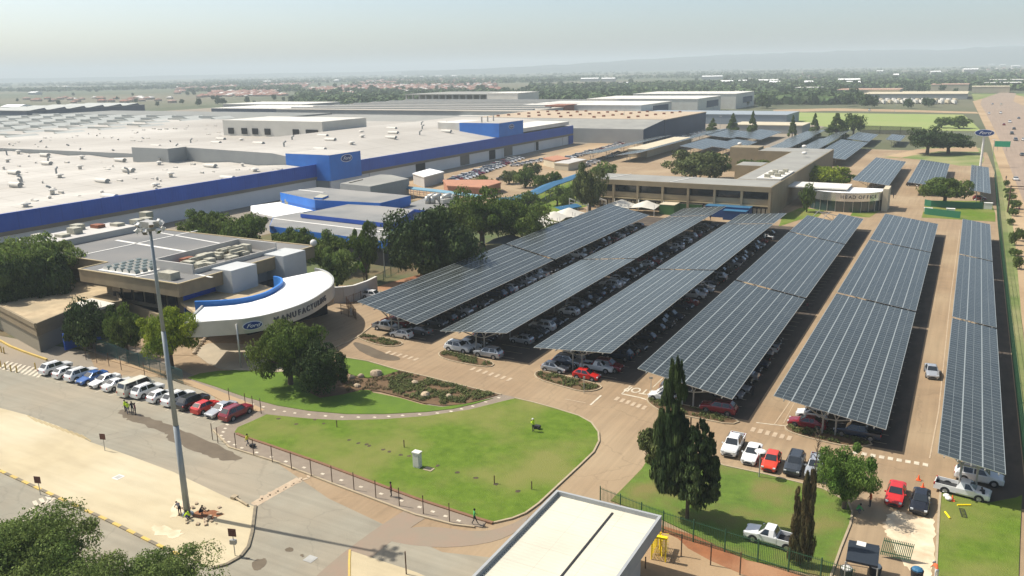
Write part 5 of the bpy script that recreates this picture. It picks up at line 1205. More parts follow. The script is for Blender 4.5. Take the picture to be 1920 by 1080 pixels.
m_tyre = mat('tyre_rubber', (0.02, 0.02, 0.02), rough=0.9); m_rim = mat('wheel_rim', (0.4, 0.4, 0.41), rough=0.35, metal=0.8)
m_cglass = mat('car_glass', (0.015, 0.02, 0.025), rough=0.08, spec=0.8); m_lampw = mat('headlamp', (0.6, 0.62, 0.62), rough=0.15); m_lampr = mat('tail_lamp', (0.35, 0.015, 0.01), rough=0.25)
m_plastic = mat('black_plastic', (0.025, 0.025, 0.027), rough=0.7)
# stations: x (front +), half width, belt z, top z, top half width
SPEC = {
 'sedan': dict(W=0.87, base=0.22, st=[(2.3, .70, .55, .60, .5), (2.15, .82, .68, .74, .62), (1.1, .87, .86, .93, .7), (.92, .87, .90, .95, .70), (.2, .87, .92, 1.40, .60), (-.85, .87, .93, 1.42, .60), (-1.55, .86, .95, 1.02, .66), (-2.15, .82, .90, 1.0, .62), (-2.3, .74, .6, .66, .55)], ws=(3, 4), roof=(4, 5), rw=(5, 6), wb=(1.38, -1.35), wr=.32),
 'hatch': dict(W=0.86, base=0.22, st=[(2.0, .68, .55, .60, .5), (1.85, .82, .70, .77, .6), (1.0, .86, .9, .97, .68), (.85, .86, .93, 1.0, .68), (.15, .86, .95, 1.47, .60), (-1.2, .86, .99, 1.46, .58), (-1.75, .84, 1.0, 1.08, .66), (-1.95, .78, .75, .85, .6)], ws=(3, 4), roof=(4, 5), rw=(5, 6), wb=(1.22, -1.22), wr=.31),
 'suv': dict(W=0.93, base=0.3, st=[(2.35, .74, .70, .76, .55), (2.2, .88, .92, 1.0, .66), (1.2, .93, 1.06, 1.14, .74), (1.0, .93, 1.1, 1.17, .74), (.4, .93, 1.12, 1.70, .66), (-1.6, .93, 1.14, 1.74, .65), (-2.15, .90, 1.12, 1.22, .70), (-2.35, .84, .8, .9, .66)], ws=(3, 4), roof=(4, 5), rw=(5, 6), wb=(1.42, -1.4), wr=.37),
 'pickup': dict(W=0.92, base=0.34, st=[(2.6, .74, .72, .78, .55), (2.45, .88, .94, 1.02, .66), (1.45, .92, 1.06, 1.14, .74), (1.25, .92, 1.08, 1.16, .74), (.65, .92, 1.1, 1.68, .64), (-.2, .92, 1.1, 1.70, .64), (-.45, .92, 1.1, 1.14, .72), (-.5, .92, 1.06, 1.08, .88)], ws=(3, 4), roof=(4, 5), rw=(5, 6), wb=(1.65, -1.5), wr=.38, bed=(-.5, -2.6)),
 'doublecab': dict(W=0.93, base=0.36, st=[(2.65, .76, .75, .82, .56), (2.5, .9, .98, 1.06, .68), (1.5, .93, 1.1, 1.18, .75), (1.3, .93, 1.12, 1.2, .75), (.7, .93, 1.14, 1.76, .66), (-.85, .93, 1.15, 1.78, .66), (-1.15, .93, 1.14, 1.2, .74), (-1.2, .93, 1.1, 1.12, .88)], ws=(3, 4), roof=(4, 5), rw=(5, 6), wb=(1.7, -1.55), wr=.39, bed=(-1.2, -2.7)),
 'van': dict(W=0.94, base=0.28, st=[(2.55, .80, .8, .86, .62), (2.45, .92, 1.1, 1.18, .8), (2.2, .94, 1.2, 1.28, .82), (2.1, .94, 1.22, 1.3, .82), (1.45, .94, 1.25, 2.1, .76), (-2.2, .94, 1.28, 2.15, .76), (-2.5, .93, 1.2, 1.5, .82), (-2.6, .88, .8, 1.0, .76)], ws=(3, 4), roof=(4, 5), rw=(5, 6), wb=(1.6, -1.5), wr=.36)}
def ring(sp, s):
    x, w, zb, zt, wt = s; z0 = sp['base']
    h = [(w * 0.9, z0), (w, z0 + 0.18), (w, zb - 0.08), (w * 0.965, zb), (wt, zt - 0.03), (wt * 0.8, zt)]
    return [(x, y, z) for y, z in h] + [(x, -y, z) for y, z in reversed(h)]
def quadpatch(b, q, shrink, off):
    c = sum((Vector(v) for v in q), Vector()) / 4; n = (Vector(q[1]) - Vector(q[0])).cross(Vector(q[3]) - Vector(q[0])).normalized()
    b.add([tuple(c + (Vector(v) - c) * shrink + n * off) for v in q] , [(0, 1, 2, 3)], 0)
CARM = {}
def car_meshes(kind, color, roofc=None):
    key = (kind, color, roofc)
    if key in CARM: return CARM[key]
    sp = SPEC[kind]; st = sp['st']; out = []; n = 12; paint = PAINT[color]
    b = MB(); vs = []
    for s in st: vs += ring(sp, s)
    fs = []; ms = []
    for i in range(len(st) - 1):
        for j in range(n - 1):
            a = i * n + j; fs.append((a, a + n, a + n + 1, a + 1)); ms.append(2 if (roofc and i >= sp['roof'][0] and i < sp['roof'][1] and 4 <= j <= 6) else 0)
        fs.append((i * n, i * n + n - 1, (i + 1) * n + n - 1, (i + 1) * n)); ms.append(1)
    fs.append(tuple(range(n))); ms.append(0); L0 = (len(st) - 1) * n; fs.append(tuple(range(L0 + n - 1, L0 - 1, -1))); ms.append(0)
    b.v = vs; b.f = fs; b.m = ms
    # black arches and lower bumpers
    for wx in sp['wb']:
        for s in (-1, 1): b.tube((wx, s * (sp['W'] - 0.25), sp['wr']), (wx, s * (sp['W'] + 0.004), sp['wr']), sp['wr'] + 0.09, n=14, mi=1)
    f = st[0]; b.box(f[0] - 0.05, f[0] + 0.03, -f[1] * 0.7, f[1] * 0.7, sp['base'] + 0.05, sp['base'] + 0.2, 1); b.box(f[0] - 0.02, f[0] + 0.02, -f[1] * 0.4, f[1] * 0.4, f[2] - 0.14, f[2] - 0.04, 1)
    if 'bed' in sp:
        x0, x1 = sp['bed'][1], sp['bed'][0]; zt = st[-1][2]; zf = 0.68; W = sp['W']
        b.box(x0, x1 + 0.02, -W + 0.02, -W + 0.1, 0.42, zt).box(x0, x1 + 0.02, W - 0.1, W - 0.02, 0.42, zt).box(x0, x0 + 0.08, -W + 0.1, W - 0.1, 0.42, zt).box(x0 + 0.08, x1, -W + 0.1, W - 0.1, 0.42, zf, 0, top=1)
    out.append(('body', b.mesh('body', [paint, m_plastic, PAINT[roofc or 'black']]), []))
    R_ = [ring(sp, s) for s in st]
    a, c = sp['ws']; g = MB(); quadpatch(g, (R_[a][4], R_[a][7], R_[c][7], R_[c][4])[::-1], 0.92, 0.05); out.append(('windscreen', g.mesh('windscreen', m_cglass), []))
    a, c = sp['rw']; g = MB(); quadpatch(g, (R_[c][4], R_[c][7], R_[a][7], R_[a][4]), 0.84, 0.05); 
    out.append(('rear_window', g.mesh('rear_window', m_cglass), []))
    a, c = sp['roof']; f0 = sp['ws'][0]; r1 = sp['rw'][1]
    for sd in (0, 1):
        g = MB(); i3, i4 = (3, 4) if sd == 0 else (8, 7)
        A, B, C_, D = (Vector(R_[a][i3]), Vector(R_[c][i3]), Vector(R_[c][i4]), Vector(R_[a][i4])); mid0 = (A + B) / 2; mid1 = (C_ + D) / 2; Fp = Vector(R_[f0][i3]); Rp = Vector(R_[r1][i3])
        n_ = Vector((0, 1 if sd == 0 else -1, 0.35)).normalized() * 0.015
        def patch(q, k=0.88):
            cc = sum(q, Vector()) / len(q); g.add([tuple(cc + (v - cc) * k + n_) for v in q], [tuple(range(len(q)))], 0)
        patch([A.lerp(Fp, 0.75), mid0, mid1, D]); patch([mid0, B, C_, mid1]) if kind != 'pickup' else None
        if kind in ('suv', 'hatch', 'van'): patch([B, B.lerp(Rp, 0.6), C_.lerp(B.lerp(Rp, 0.6), 0.35), C_], 0.8)
        out.append(('side_window', g.mesh('side_window', m_cglass), []))
    w = MB(); w.tube((0, -0.1, 0), (0, 0.1, 0), sp['wr'], n=18); wm = w.mesh('wheel', m_tyre); r = MB(); r.tube((0, -0.11, 0), (0, 0.11, 0), sp['wr'] * 0.62, n=12)
    for k in range(5):
        aa = 6.283 * k / 5; r.tube((0.02 * math.cos(aa), -0.114, 0.02 * math.sin(aa)), (sp['wr'] * .55 * math.cos(aa), -0.114, sp['wr'] * .55 * math.sin(aa)), 0.03, n=4)
    rm = r.mesh('rim', m_rim)
    for wx in sp['wb']:
        for s in (-1, 1): out.append(('wheel', wm, [('rim', rm)], (wx, s * (sp['W'] - 0.085), sp['wr'])))
    s1 = st[1]; zl = st[0][2] + 0.04
    for s in (-1, 1):
        g = MB(); g.box(s1[0] - 0.02, st[0][0] + 0.012, min(s * s1[1] * .6, s * s1[1] * .93), max(s * s1[1] * .6, s * s1[1] * .93), zl - 0.03, zl + 0.11); out.append(('headlight', g.mesh('headlight', m_lampw), []))
        e = st[-1] if 'bed' not in sp else (sp['bed'][1], sp['W'], 0.95, 0, 0)
        g = MB(); g.box(e[0] - 0.02, e[0] + 0.1, min(s * e[1] * .72, s * e[1] * .98), max(s * e[1] * .72, s * e[1] * .98), e[2] - 0.1, e[2] + 0.14); out.append(('taillight', g.mesh('taillight', m_lampr), []))
        g = MB(); g.box(st[3][0] - 0.2, st[3][0] - 0.05, s * sp['W'] if s > 0 else -sp['W'] - 0.16, sp['W'] + 0.16 if s > 0 else -sp['W'], st[3][2] - 0.02, st[3][2] + 0.12); out.append(('mirror', g.mesh('mirror', paint), []))
    if kind in ('suv', 'doublecab'):
        for s in (-1, 1): g = MB(); g.bar((st[4][0] - 0.1, s * .6, st[5][3] + 0.04), (st[5][0] + 0.2, s * .6, st[5][3] + 0.04), 0.04); out.append(('roof_rail', g.mesh('roof_rail', m_plastic), []))
    CARM[key] = out; return out
KN = {'sedan': 'sedan', 'hatch': 'hatchback', 'suv': 'sport utility car', 'pickup': 'pickup', 'doublecab': 'double cab pickup', 'van': 'minibus'}
CC = {'sedan': 'car', 'hatch': 'car', 'suv': 'car', 'pickup': 'pickup', 'doublecab': 'pickup', 'van': 'minibus'}
NAMES = {'sedan': 'parked_car', 'hatch': 'parked_car', 'suv': 'parked_car', 'pickup': 'pickup_truck', 'doublecab': 'pickup_truck', 'van': 'minibus'}
def car(kind, color, x, y, rz, label, group=None, z=0.04, roofc=None, lean=True):
    t = thing(NAMES[kind], label, CC[kind], (x, y, z), rz, group)
    for it in car_meshes(kind, color, roofc):
        o = link(it[0], it[1], t, it[3] if len(it) > 3 else None)
        for nm, me in it[2]: link(nm, me, o)
    return t
up = math.pi / 2
# ---- the row beside the entrance road: near ends as seen in the photo
row = [((100, 699), 'suv', 'white', 1), ((119, 708), 'hatch', 'white', 1), ((140, 715), 'suv', 'white', 1), ((152, 722), 'sedan', 'blue', 0), ((175, 728), 'sedan', 'white', 0), ((198, 735), 'sedan', 'white', 1), ((226, 755), 'van', 'cream', 1),
       ((260, 749), 'suv', 'white', 1), ((286, 760), 'hatch', 'white', 1), ((310, 770), 'suv', 'white', 1), ((334, 779), 'suv', 'black', 1), ((357, 787), 'hatch', 'red', 1), ((378, 795), 'sedan', 'silver', 0), ((403, 801), 'suv', 'darkred', 1)]
pos = [P(a, b) for (a, b), *_ in row]
n_ = len(pos); xa = pos[0][0]; xb = pos[-1][0]
for i, ((a, b), kd, cl, away) in enumerate(row):
    x = 0.5 * (xa + (xb - xa) * i / (n_ - 1)) + 0.5 * pos[i][0]; L2_ = abs(SPEC[kd]['st'][0][0]); y = 69.0 + L2_ + (0 if kd != 'van' else -0.4)
    car(kd, cl, x, y, up if away else -up, '%s %s, %s from the left in the row beside the entrance road' % (CNAME[cl], KN[kd].split()[-1] if kd != 'suv' else 'estate car', ordinal(i + 1)), 'cars parked in the row beside the entrance road', z=0.05)
mk = MB()
for i in range(15):
    x = xa - 1.4 + (xb - xa) / (n_ - 1) * i; mk.box(x - 0.05, x + 0.05, 68.4, 70.6, 0.05, 0.056)
struct('bay_lines', mk, m_paint)
# ---- noses out towards the lawn, lower right
for (px, py), kd, cl, lab in [((1362, 866), 'doublecab', 'white', 'white double cab pickup nearest the tall cypress'), ((1399, 880), 'sedan', 'white', 'old white sedan between the white pickup and the bright red hatchback'), ((1437, 893), 'hatch', 'scarlet', 'bright red hatchback under the round lamp'),
                              ((1480, 902), 'suv', 'charcoal', 'charcoal boxy car right of the bright red hatchback'), ((1520, 910), 'doublecab', 'silver', 'silver pickup half hidden by the leafy round tree')]:
    x, y = P(px, py - 6); car(kd, cl, x + 0.1, y + SPEC[kd]['st'][0][0], -up + 0.02, lab, 'cars nosed up to the patchy lawn')
for (px, py), kd, cl, lab in [((1675, 957), 'sedan', 'red', 'red sedan on the driveway beside the spilt cement'), ((1722, 972), 'sedan', 'black', 'black sedan on the driveway right of the red one')]:
    x, y = P(px, py - 4); car(kd, cl, x, y + 2.2, -up - 0.02, lab, z=0.07)
x, y = P(1746, 703); car('sedan', 'silver', x, y, -up + 0.12, 'silver sedan driving between the two rightmost solar roofs')
x, y = P(1441, 1022); car('pickup', 'white', x + 0.3, y + 0.3, math.pi - 0.05, 'white pickup with an open load bed on the lawn by the green fence', z=0.15)
x, y = P(1803, 928); car('pickup', 'white', x, y, -0.12, 'old white pickup with open bed and a man at its bonnet')
x, y = P(1838, 908); car('suv', 'white', x - 0.2, y + 0.6, 0.0, 'white estate car behind the old white pickup under the narrow solar roof')
x, y = P(700, 560); car('suv', 'white', x, y, 0.1, 'white car on red earth left of the leftmost solar roof')
# ---- first bays of each solar roof, as in the photo
for (px, py), kd, cl, dr, rc, lab in [((750, 634), 'hatch', 'white', 0, None, 'white hatchback in sunlight at the front of the leftmost solar roof'),
    ((857, 660), 'suv', 'white', 1, 'black', 'white car with a black roof at the front of the second solar roof'), ((913, 671), 'suv', 'silver', 0, None, 'silver estate car in sunlight at the front of the second solar roof'),
    ((1037, 698), 'hatch', 'silver', 1, None, 'silver hatchback at the left front of the third solar roof'), ((1097, 712), 'hatch', 'red', 1, None, 'small red hatchback at the front of the third solar roof'),
    ((1118, 697), 'pickup', 'white', 1, None, 'white pickup just behind the small red hatchback'), ((1063, 687), 'suv', 'silver', 1, None, 'pale estate car behind the silver hatchback at the third roof'),
    ((1242, 752), 'hatch', 'white', 0, None, 'white hatchback beside the tall cypress at the fourth roof'), ((1345, 776), 'suv', 'darkred', 0, None, 'dark red estate car in shade at the front of the fourth roof'),
    ((1512, 803), 'sedan', 'darkred', 0, None, 'maroon sedan at the left front of the fifth solar roof'), ((1522, 787), 'hatch', 'white', 0, None, 'white hatchback behind the maroon sedan'),
    ((1606, 822), 'doublecab', 'navy', 0, None, 'dark blue pickup at the right front of the fifth roof')]:
    x, y = P(px, py); car(kd, cl, x, y + 0.5, 0.0 if dr else math.pi, lab)
rc_ = random.Random(77); KS = ['suv', 'hatch', 'sedan', 'doublecab', 'hatch', 'suv']; CS = ['white', 'silver', 'silver', 'grey', 'black', 'white', 'darkred', 'navy', 'black', 'grey', 'charcoal', 'charcoal', 'navy', 'black']  # mostly dark paints, picked to deepen the shade under the roofs
# right-hand rows, seen below the panel edge; left-hand rows only where they show
for ci, (x1, ya, yb, word, cnt) in enumerate([(-77.2, 111.5, 220, 'leftmost', 43), (-59.1, 109.5, 232, 'second', 46), (-41.6, 109.0, 230, 'third', 44), (-22.9, 104, 180, 'fourth', 12), (-4.9, 104, 150, 'fifth', 5)]):
    k = 0
    for i in range(cnt):
        y = ya + i * 2.6
        if y > yb: break
        if ci < 3 and rc_.random() < 0.12: continue
        if ci >= 3 and rc_.random() < 0.3: continue
        k += 1; kd = rc_.choice(KS); cl = rc_.choice(CS)
        car(kd, cl, x1 - 2.6 + rc_.uniform(-0.25, 0.35), y, 0.0 if rc_.random() < 0.6 else math.pi, '%s %s, %s from near end, right row under %s solar roof' % (CNAME[cl], {'suv': 'estate'}.get(kd, KN[kd].split()[-1]), ordinal(k), word), 'cars parked under the solar roofs')
for ci, (x0, ya, word) in enumerate([(-71.4, 108.4, 'second'), (-54.0, 108.0, 'third'), (-35.6, 103, 'fourth'), (-89.5, 110.5, 'leftmost')]):
    for i in range(3):
        kd = rc_.choice(KS); cl = rc_.choice(CS)
        car(kd, cl, x0 + 3.4, ya + i * 2.6, 0.0, '%s %s, %s in left row under %s solar roof' % (CNAME[cl], {'suv': 'estate'}.get(kd, KN[kd].split()[-1]), ordinal(i + 1), word), 'cars parked under the solar roofs')
# ---- distant lots, one mesh per car
def small_mesh(kind, color):
    k = ('small', kind, color)
    if k in CARM: return CARM[k]
    b = MB(); sp = SPEC[kind]; st = sp['st']; vs = []; n = 12
    for s in st: vs += ring(sp, s)
    for i in range(len(st) - 1):
        for j in range(n - 1):
            a = i * n + j; b.f.append((a, a + n, a + n + 1, a + 1)); b.m.append(1 if (j in (3, 7) and sp['ws'][0] <= i < sp['rw'][1]) or (4 <= j <= 6 and i in (sp['ws'][0], sp['rw'][0])) else 0)
    b.f.append(tuple(range(n))); b.m.append(0); L0 = (len(st) - 1) * n; b.f.append(tuple(range(L0 + n - 1, L0 - 1, -1))); b.m.append(0); b.v = vs
    for wx in sp['wb']: b.box(wx - .3, wx + .3, -sp['W'] - 0.01, sp['W'] + 0.01, 0, .62, 2)
    CARM[k] = b.mesh('car', [PAINT[color], m_cglass, m_tyre]); return CARM[k]
def small_car(px, py, rz, label, group, kd=None, cl=None):
    x, y = P(px, py); kd = kd or rc_.choice(['suv', 'sedan', 'hatch']); cl = cl or rc_.choice(['white', 'white', 'white', 'white', 'white', 'silver', 'grey', 'darkred'])
    o = link('parked_car' if 'park' in group else 'moving_car', small_mesh(kd, cl), None, (x, y, 0.07), rz=rz); tag(o, label % CNAME[cl], 'car', group)
for (a, b_), (c, d), n, rz, lab in [((838, 344), (958, 302), 22, 0.3, 'in the line of new cars beside the blue factory wall'), ((852, 341), (968, 301), 18, 0.3, 'in the second line of new cars beside the factory'),
    ((870, 338), (975, 299), 18, 0.3, 'in the third line of new cars beside the factory'),
    ((965, 312), (1035, 300), 9, 0.4, 'between the olive trees near the white flat building'), ((940, 338), (1005, 322), 8, 0.4, 'under the olive trees by the blue walkway'), ((1060, 300), (1175, 268), 20, 0.3, 'beyond the white flat building'),
    ((1100, 312), (1160, 288), 8, 0.6, 'behind the left end of the office block'), ((1440, 243), (1490, 247), 8, 0.2, 'behind the far solar roofs'), ((1260, 262), (1330, 246), 10, 0.3, 'left of the far blue solar roofs')]:
    for i in range(n):
        t = i / (n - 1); small_car(a + (c - a) * t + rc_.uniform(-1, 1), b_ + (d - b_) * t, rz, '%s car, ' + ordinal(i + 1) + ' ' + lab, 'cars parked in the distant lots')
for i, (px, py, cl) in enumerate([(1854, 214, 'white'), (1876, 213, 'white'), (1861, 196, 'silver'), (1910, 223, 'grey'), (1893, 230, 'white'), (1882, 235, 'darkred'), (1901, 243, 'charcoal'), (1897, 252, 'charcoal'), (1904, 264, 'grey'), (1919, 264, 'white'), (1904, 338, 'white'), (1877, 197, 'cream'), (1916, 292, 'grey'), (1630, 208, 'white')]):
    small_car(px, py, up + rc_.choice([0, math.pi]) + 0.05, '%s car on the highway, ' + ordinal(i + 1) + ' counting down from the far bend', 'cars on the highway', None, cl)
x, y = P(1836, 375); car('hatch', 'darkred', x, y, 0, 'dark red hatchback under the narrow far solar roof')
x, y = P(1712, 349); car('suv', 'black', x, y, 0, 'black car under the far solar roof left of the lawn tree')
# ================================================================ STREET FURNITURE, SMALL THINGS
m_green = mat('fence_green', (0.035, 0.1, 0.05), rough=0.6); m_rust = mat('rusty_steel', (0.11, 0.06, 0.035), (0.07, 0.045, 0.03), scale=3, rough=0.9)
m_yellow = mat('bright_yellow', (0.85, 0.62, 0.01), rough=0.5); m_orange = mat('cone_orange', (0.8, 0.12, 0.03), rough=0.6)
m_mast = mat('mast_grey', (0.3, 0.33, 0.34), (0.25, 0.27, 0.27), scale=0.5, rough=0.5, metal=0.3)
# ---- the light mast
bx, by = P(352, 966); MH = height_to(bx, by, 428)
ms = thing('light_mast', 'very tall grey floodlight mast standing on the pale concrete', 'light mast', (bx, by, 0.08))
b = MB(); b.tube((0, 0, 0), (0, 0, MH * .33), 0.33, 0.28, 16).tube((0, 0, MH * .33), (0, 0, MH * .66), 0.255, 0.21, 16).tube((0, 0, MH * .66), (0, 0, MH), 0.19, 0.14, 16); b.tube((0, 0, 0), (0, 0, 0.12), 0.6, n=16); b.build('pole', m_mast, ms, True)
hd = MB(); hd.box(-0.75, 0.75, -0.5, 0.5, MH + 0.05, MH + 0.6); hd.tube((0, 0, MH - 0.3), (0, 0, MH + 0.2), 0.5, n=12); hf = hd.build('head_frame', m_galv, ms)
rg_ = MB(); n = 12
for i in range(n):
    a0 = 6.283 * i / n; a1 = 6.283 * (i + 1) / n; rg_.bar((0.85 * math.cos(a0), 0.85 * math.sin(a0), MH), (0.85 * math.cos(a1), 0.85 * math.sin(a1), MH), 0.1)
    if i % 3 == 0: rg_.bar((0, 0, MH), (0.85 * math.cos(a0), 0.85 * math.sin(a0), MH), 0.1)
rg_.build('ring_frame', m_mast, ms)
for i in range(12):
    a = 6.283 * i / 12; r_ = 1.12; M = Matrix.Translation((r_ * math.cos(a), r_ * math.sin(a), MH + (0.42 if i % 2 else -0.22))) @ Matrix.Rotation(a, 4, 'Z') @ Matrix.Rotation(R(40), 4, 'Y')
    f = MB(); f.box(-0.16, 0.14, -0.17, 0.17, -0.17, 0.17, M=M).box(0.14, 0.19, -0.22, 0.22, -0.22, 0.22, M=M); fl = f.build('floodlight', m_trim, ms); g_ = MB(); g_.box(0.192, 0.2, -0.19, 0.19, -0.19, 0.19, M=M); g_.build('lens', m_glass, fl)
rr = random.Random(2)
rub = MB(); rub.prism([(bx + 0.4, by - 0.3), (bx + 3.0, by + 0.4), (bx + 3.4, by + 1.8), (bx + 1.8, by + 1.9), (bx + 0.3, by + 1.0)], 0.02, 0.1); struct('dug_earth', rub, m_earth)
for k in range(26):
    a = rr.uniform(0, 6.28); d = rr.uniform(1.0, 2.6); x = bx + 1.2 + d * 1.2 * math.cos(a); y = by + 0.6 + d * 0.8 * math.sin(a); s = rr.uniform(0.1, 0.28)
    q = MB(); q.box(-s, s, -s * .7, s * .7, 0, s * .7, M=Matrix.Rotation(rr.uniform(-.5, .5), 4, 'X')); o = q.build('rubble_block', m_rock); o.location = (x, y, 0.1); o.rotation_euler = (0, 0, a); tag(o, 'broken piece of concrete in the rubble around the mast foot', 'rubble', 'rubble at the mast foot')
# ---- posts
def post(px, py, h, m, label, grp, name='fence_post', r=0.05, z=0.1):
    x, y = P(px, py); o = MB().tube((0, 0, 0), (0, 0, h), r, n=7).build(name, m); o.location = (x, y, z); tag(o, label, 'post', grp)
for i, (a, c) in enumerate([(409, 832), (443, 843), (476, 855), (511, 868), (547, 881), (584, 894), (623, 907), (664, 920), (705, 935), (749, 950), (794, 965), (843, 980)]): post(a, c, 2.1, m_rust, ordinal(i + 1) + ' rusty post from the left along the entrance road kerb', 'posts along the entrance road')
for i, (a, c) in enumerate([(162, 676), (182, 682), (205, 688), (228, 695), (272, 707), (431, 757), (461, 767), (475, 772), (490, 777), (399, 826)]): post(a, c, 2.2, m_rust, ordinal(i + 1) + ' rusty post from the left behind the parked row', 'posts behind the parked row')
for a, c, lab in [(758, 841, 'short stake on the big lawn above the white cabinet'), (632, 803, 'short stake near the top left of the big lawn'), (997, 920, 'short stake at the lower right of the big lawn'), (927, 909, 'leaning stake beside a hole in the big lawn')]: post(a, c, 0.95, m_rust, lab, None, 'stake', 0.06, 0.17)
for a, c, lab in [(1277, 1045, 'first'), (1332, 1062, 'second'), (1387, 1080, 'third'), (762, 1078, 'lone'), (1210, 1068, 'short')]: post(a, c, 2.3 if lab != 'short' else 1.2, m_rust, lab + ' rusty post on bare ground near the gate house', None, 'post', 0.06)
# holes and tufts across the lawn
ht_ = MB(); rr = random.Random(8)
for a, c in [(655, 825), (672, 831), (687, 833), (692, 836), (718, 843), (730, 847), (751, 853), (767, 855), (821, 873), (858, 886), (892, 896), (930, 908), (971, 921), (590, 787), (607, 794), (522, 785), (555, 795)]:
    x, y = P(a, c, 0.17); ht_.prism([(x + 0.28 * math.cos(6.28 * k / 9) * rr.uniform(.6, 1.3), y + 0.28 * math.sin(6.28 * k / 9) * rr.uniform(.6, 1.3)) for k in range(9)], 0.1, 0.178)
struct('dug_holes', ht_, mat('dug_soil', (0.04, 0.035, 0.02), (0.09, 0.06, 0.03), scale=3), 'small dug holes dotted across the big lawn')
x, y = P(783, 875, 0.17); cb = thing('electrical_cabinet', 'white electrical cabinet standing on the big lawn', 'cabinet', (x, y, 0.17)); MB().box(-.42, .42, -.3, .3, 0, 1.75).build('cabinet_body', m_trim, cb); MB().box(-.5, .5, -.38, .38, 1.753, 1.9).build('lid', m_white, cb); MB().box(-.36, .36, -.33, -.305, .15, 1.6).build('door', m_white, cb)
x, y = P(804, 880, 0.17); o = MB().box(-.55, .55, -.4, .4, 0, .06).build('manhole', m_kerb); o.location = (x, y, .17); tag(o, 'pale manhole frame beside the white cabinet', 'manhole')
for a, c, lab in [(222, 896, 'square drain cover in the pale concrete'), (582, 1049, 'square drain cover in the entrance road')]:
    x, y = P(a, c); o = MB().box(-.5, .5, -.5, .5, 0, .02).box(-.35, .35, -.35, .35, .021, .03, 1).build('drain_cover', [m_trim if a < 300 else m_galv, m_galv]); o.location = (x, y, 0.087 if a < 300 else 0.055); tag(o, lab, 'drain cover')
sq = MB()
def path_marks(line, n):
    for i in range(n):
        t = i / (n - 1) * (len(line) - 1); k = min(int(t), len(line) - 2); u = t - k; x = line[k][0] + (line[k + 1][0] - line[k][0]) * u; y = line[k][1] + (line[k + 1][1] - line[k][1]) * u; wx, wy = P(x, y); sq.box(wx - .22, wx + .22, wy - .16, wy + .16, 0.11, 0.118)
path_marks([(340, 715), (372, 726), (420, 740), (470, 758), (516, 770), (560, 777), (630, 783), (700, 784), (760, 780), (835, 775), (880, 765), (935, 747)], 26); path_marks([(440, 772), (425, 800), (413, 822), (450, 840), (540, 868), (655, 907), (780, 950), (860, 978)], 24)
struct('path_markers', sq, m_paint, 'small white squares set into the footpath')
# ---- markings on the roads
mk = MB()
def dash(a, c, w, l, z=0.06, ang=0): x, y = P(a, c); mk.box(x - w / 2, x + w / 2, y - l / 2, y + l / 2, z - 0.01, z)
for (a, c), (d, e), n in [((728, 661), (780, 674), 6), ((887, 692), (955, 712), 7), ((1157, 748), (1208, 765), 6), ((1412, 806), (1480, 822), 6)]:
    for i in range(n): t = i / (n - 1); dash(a + (d - a) * t, c + (e - c) * t, 0.5, 1.3 if n != 9 else 0.8)
struct('road_marking', mk, m_paintf, 'rows of short dashes painted across the lane mouths')
mk = MB()
for i in range(9): t = i / 8; dash(1604 + 131 * t, 849 + 23 * t, 0.55, 0.8)
struct('road_marking', mk, m_paint, 'row of pale squares across the lane before the fifth solar roof')
M = Matrix.Translation((*P(1199, 733), 0.058)) @ Matrix.Rotation(math.pi, 4, 'Z') @ Matrix.Scale(1.55, 4, (0, 1, 0))
o = put_text('stop_marking', 'STOP', 1.75, M, m_paint, None, depth=0.004, bold=0.03); o['kind'] = 'structure'
def line(pts, w, m_, z=0.058, nm='road_marking'):
    b = MB(); p = PP(pts)
    for a, c in zip(p, p[1:]): b.bar((*a, z - 0.01), (*c, z - 0.01), w, 0.02)
    return struct(nm, b, m_)
line([(1166, 739), (1200, 746), (1212, 750)], 0.3, m_paint); line([(1166, 739), (1182, 724)], 0.2, m_paint); line([(1224, 727), (1242, 710)], 0.15, m_paint)
line([(1107, 760), (1127, 742)], 0.25, m_paint); line([(1060, 749), (1098, 756)], 0.15, m_paintf); line([(1418, 793), (1452, 797), (1480, 800)], 0.18, m_paint); line([(1452, 796), (1484, 750), (1500, 735)], 0.14, m_paintf)
line([(1743, 860), (1760, 770), (1782, 560), (1800, 430)], 0.14, m_paintf); line([(620, 655), (655, 640)], 0.22, m_paint); line([(1300, 662), (1350, 640)], .12, m_paintf)
bl = MB()
for x1, ya in [(-77.2, 109), (-59.1, 107), (-41.6, 106), (-22.9, 101), (-4.9, 100)]:
    for i in range(46): bl.box(x1 - 5.0, x1 + 0.1, ya + i * 2.6 + .2, ya + i * 2.6 + .3, .03, .042)
    bl.box(x1 + 6.0, x1 + 6.1, ya, ya + 118, .03, .042)
struct('bay_lines', bl, m_paintf)
for i in range(11):     # faded yellow hatching left of the concrete
    a = 52 + i * 10.0; c = 780 + i * 3.6; line([(a, c), (a + 18, c + 12)], 0.16, mat('faded_yellow', (0.36, 0.28, 0.14), (0.3, 0.24, 0.13), scale=2), z=0.09)
for i in range(10):
    a = 2 + i * 8.0; c = 683 - i * 0; line([(a - 4, 692 + i * 1.8), (a + 14, 678 + i * 1.9)], 0.42, m_paint, z=0.06)
for i in range(7): line([(475 + i * 15, 944 - i * 7.2), (489 + i * 15, 940 - i * 7.2), (491 + i * 14.5, 930 - i * 6.8)], 0.35, m_paintf, z=0.062)
sheet('painted_strip', [(470, 944), (480, 951), (566, 902), (556, 896)], 0.057, m_paintf)
for i in range(4): line([(52 + i * 13, 958 - i * 5), (70 + i * 12, 950 - i * 6), (64 + i * 12, 940 - i * 5)], 0.4, m_paint, z=0.06)
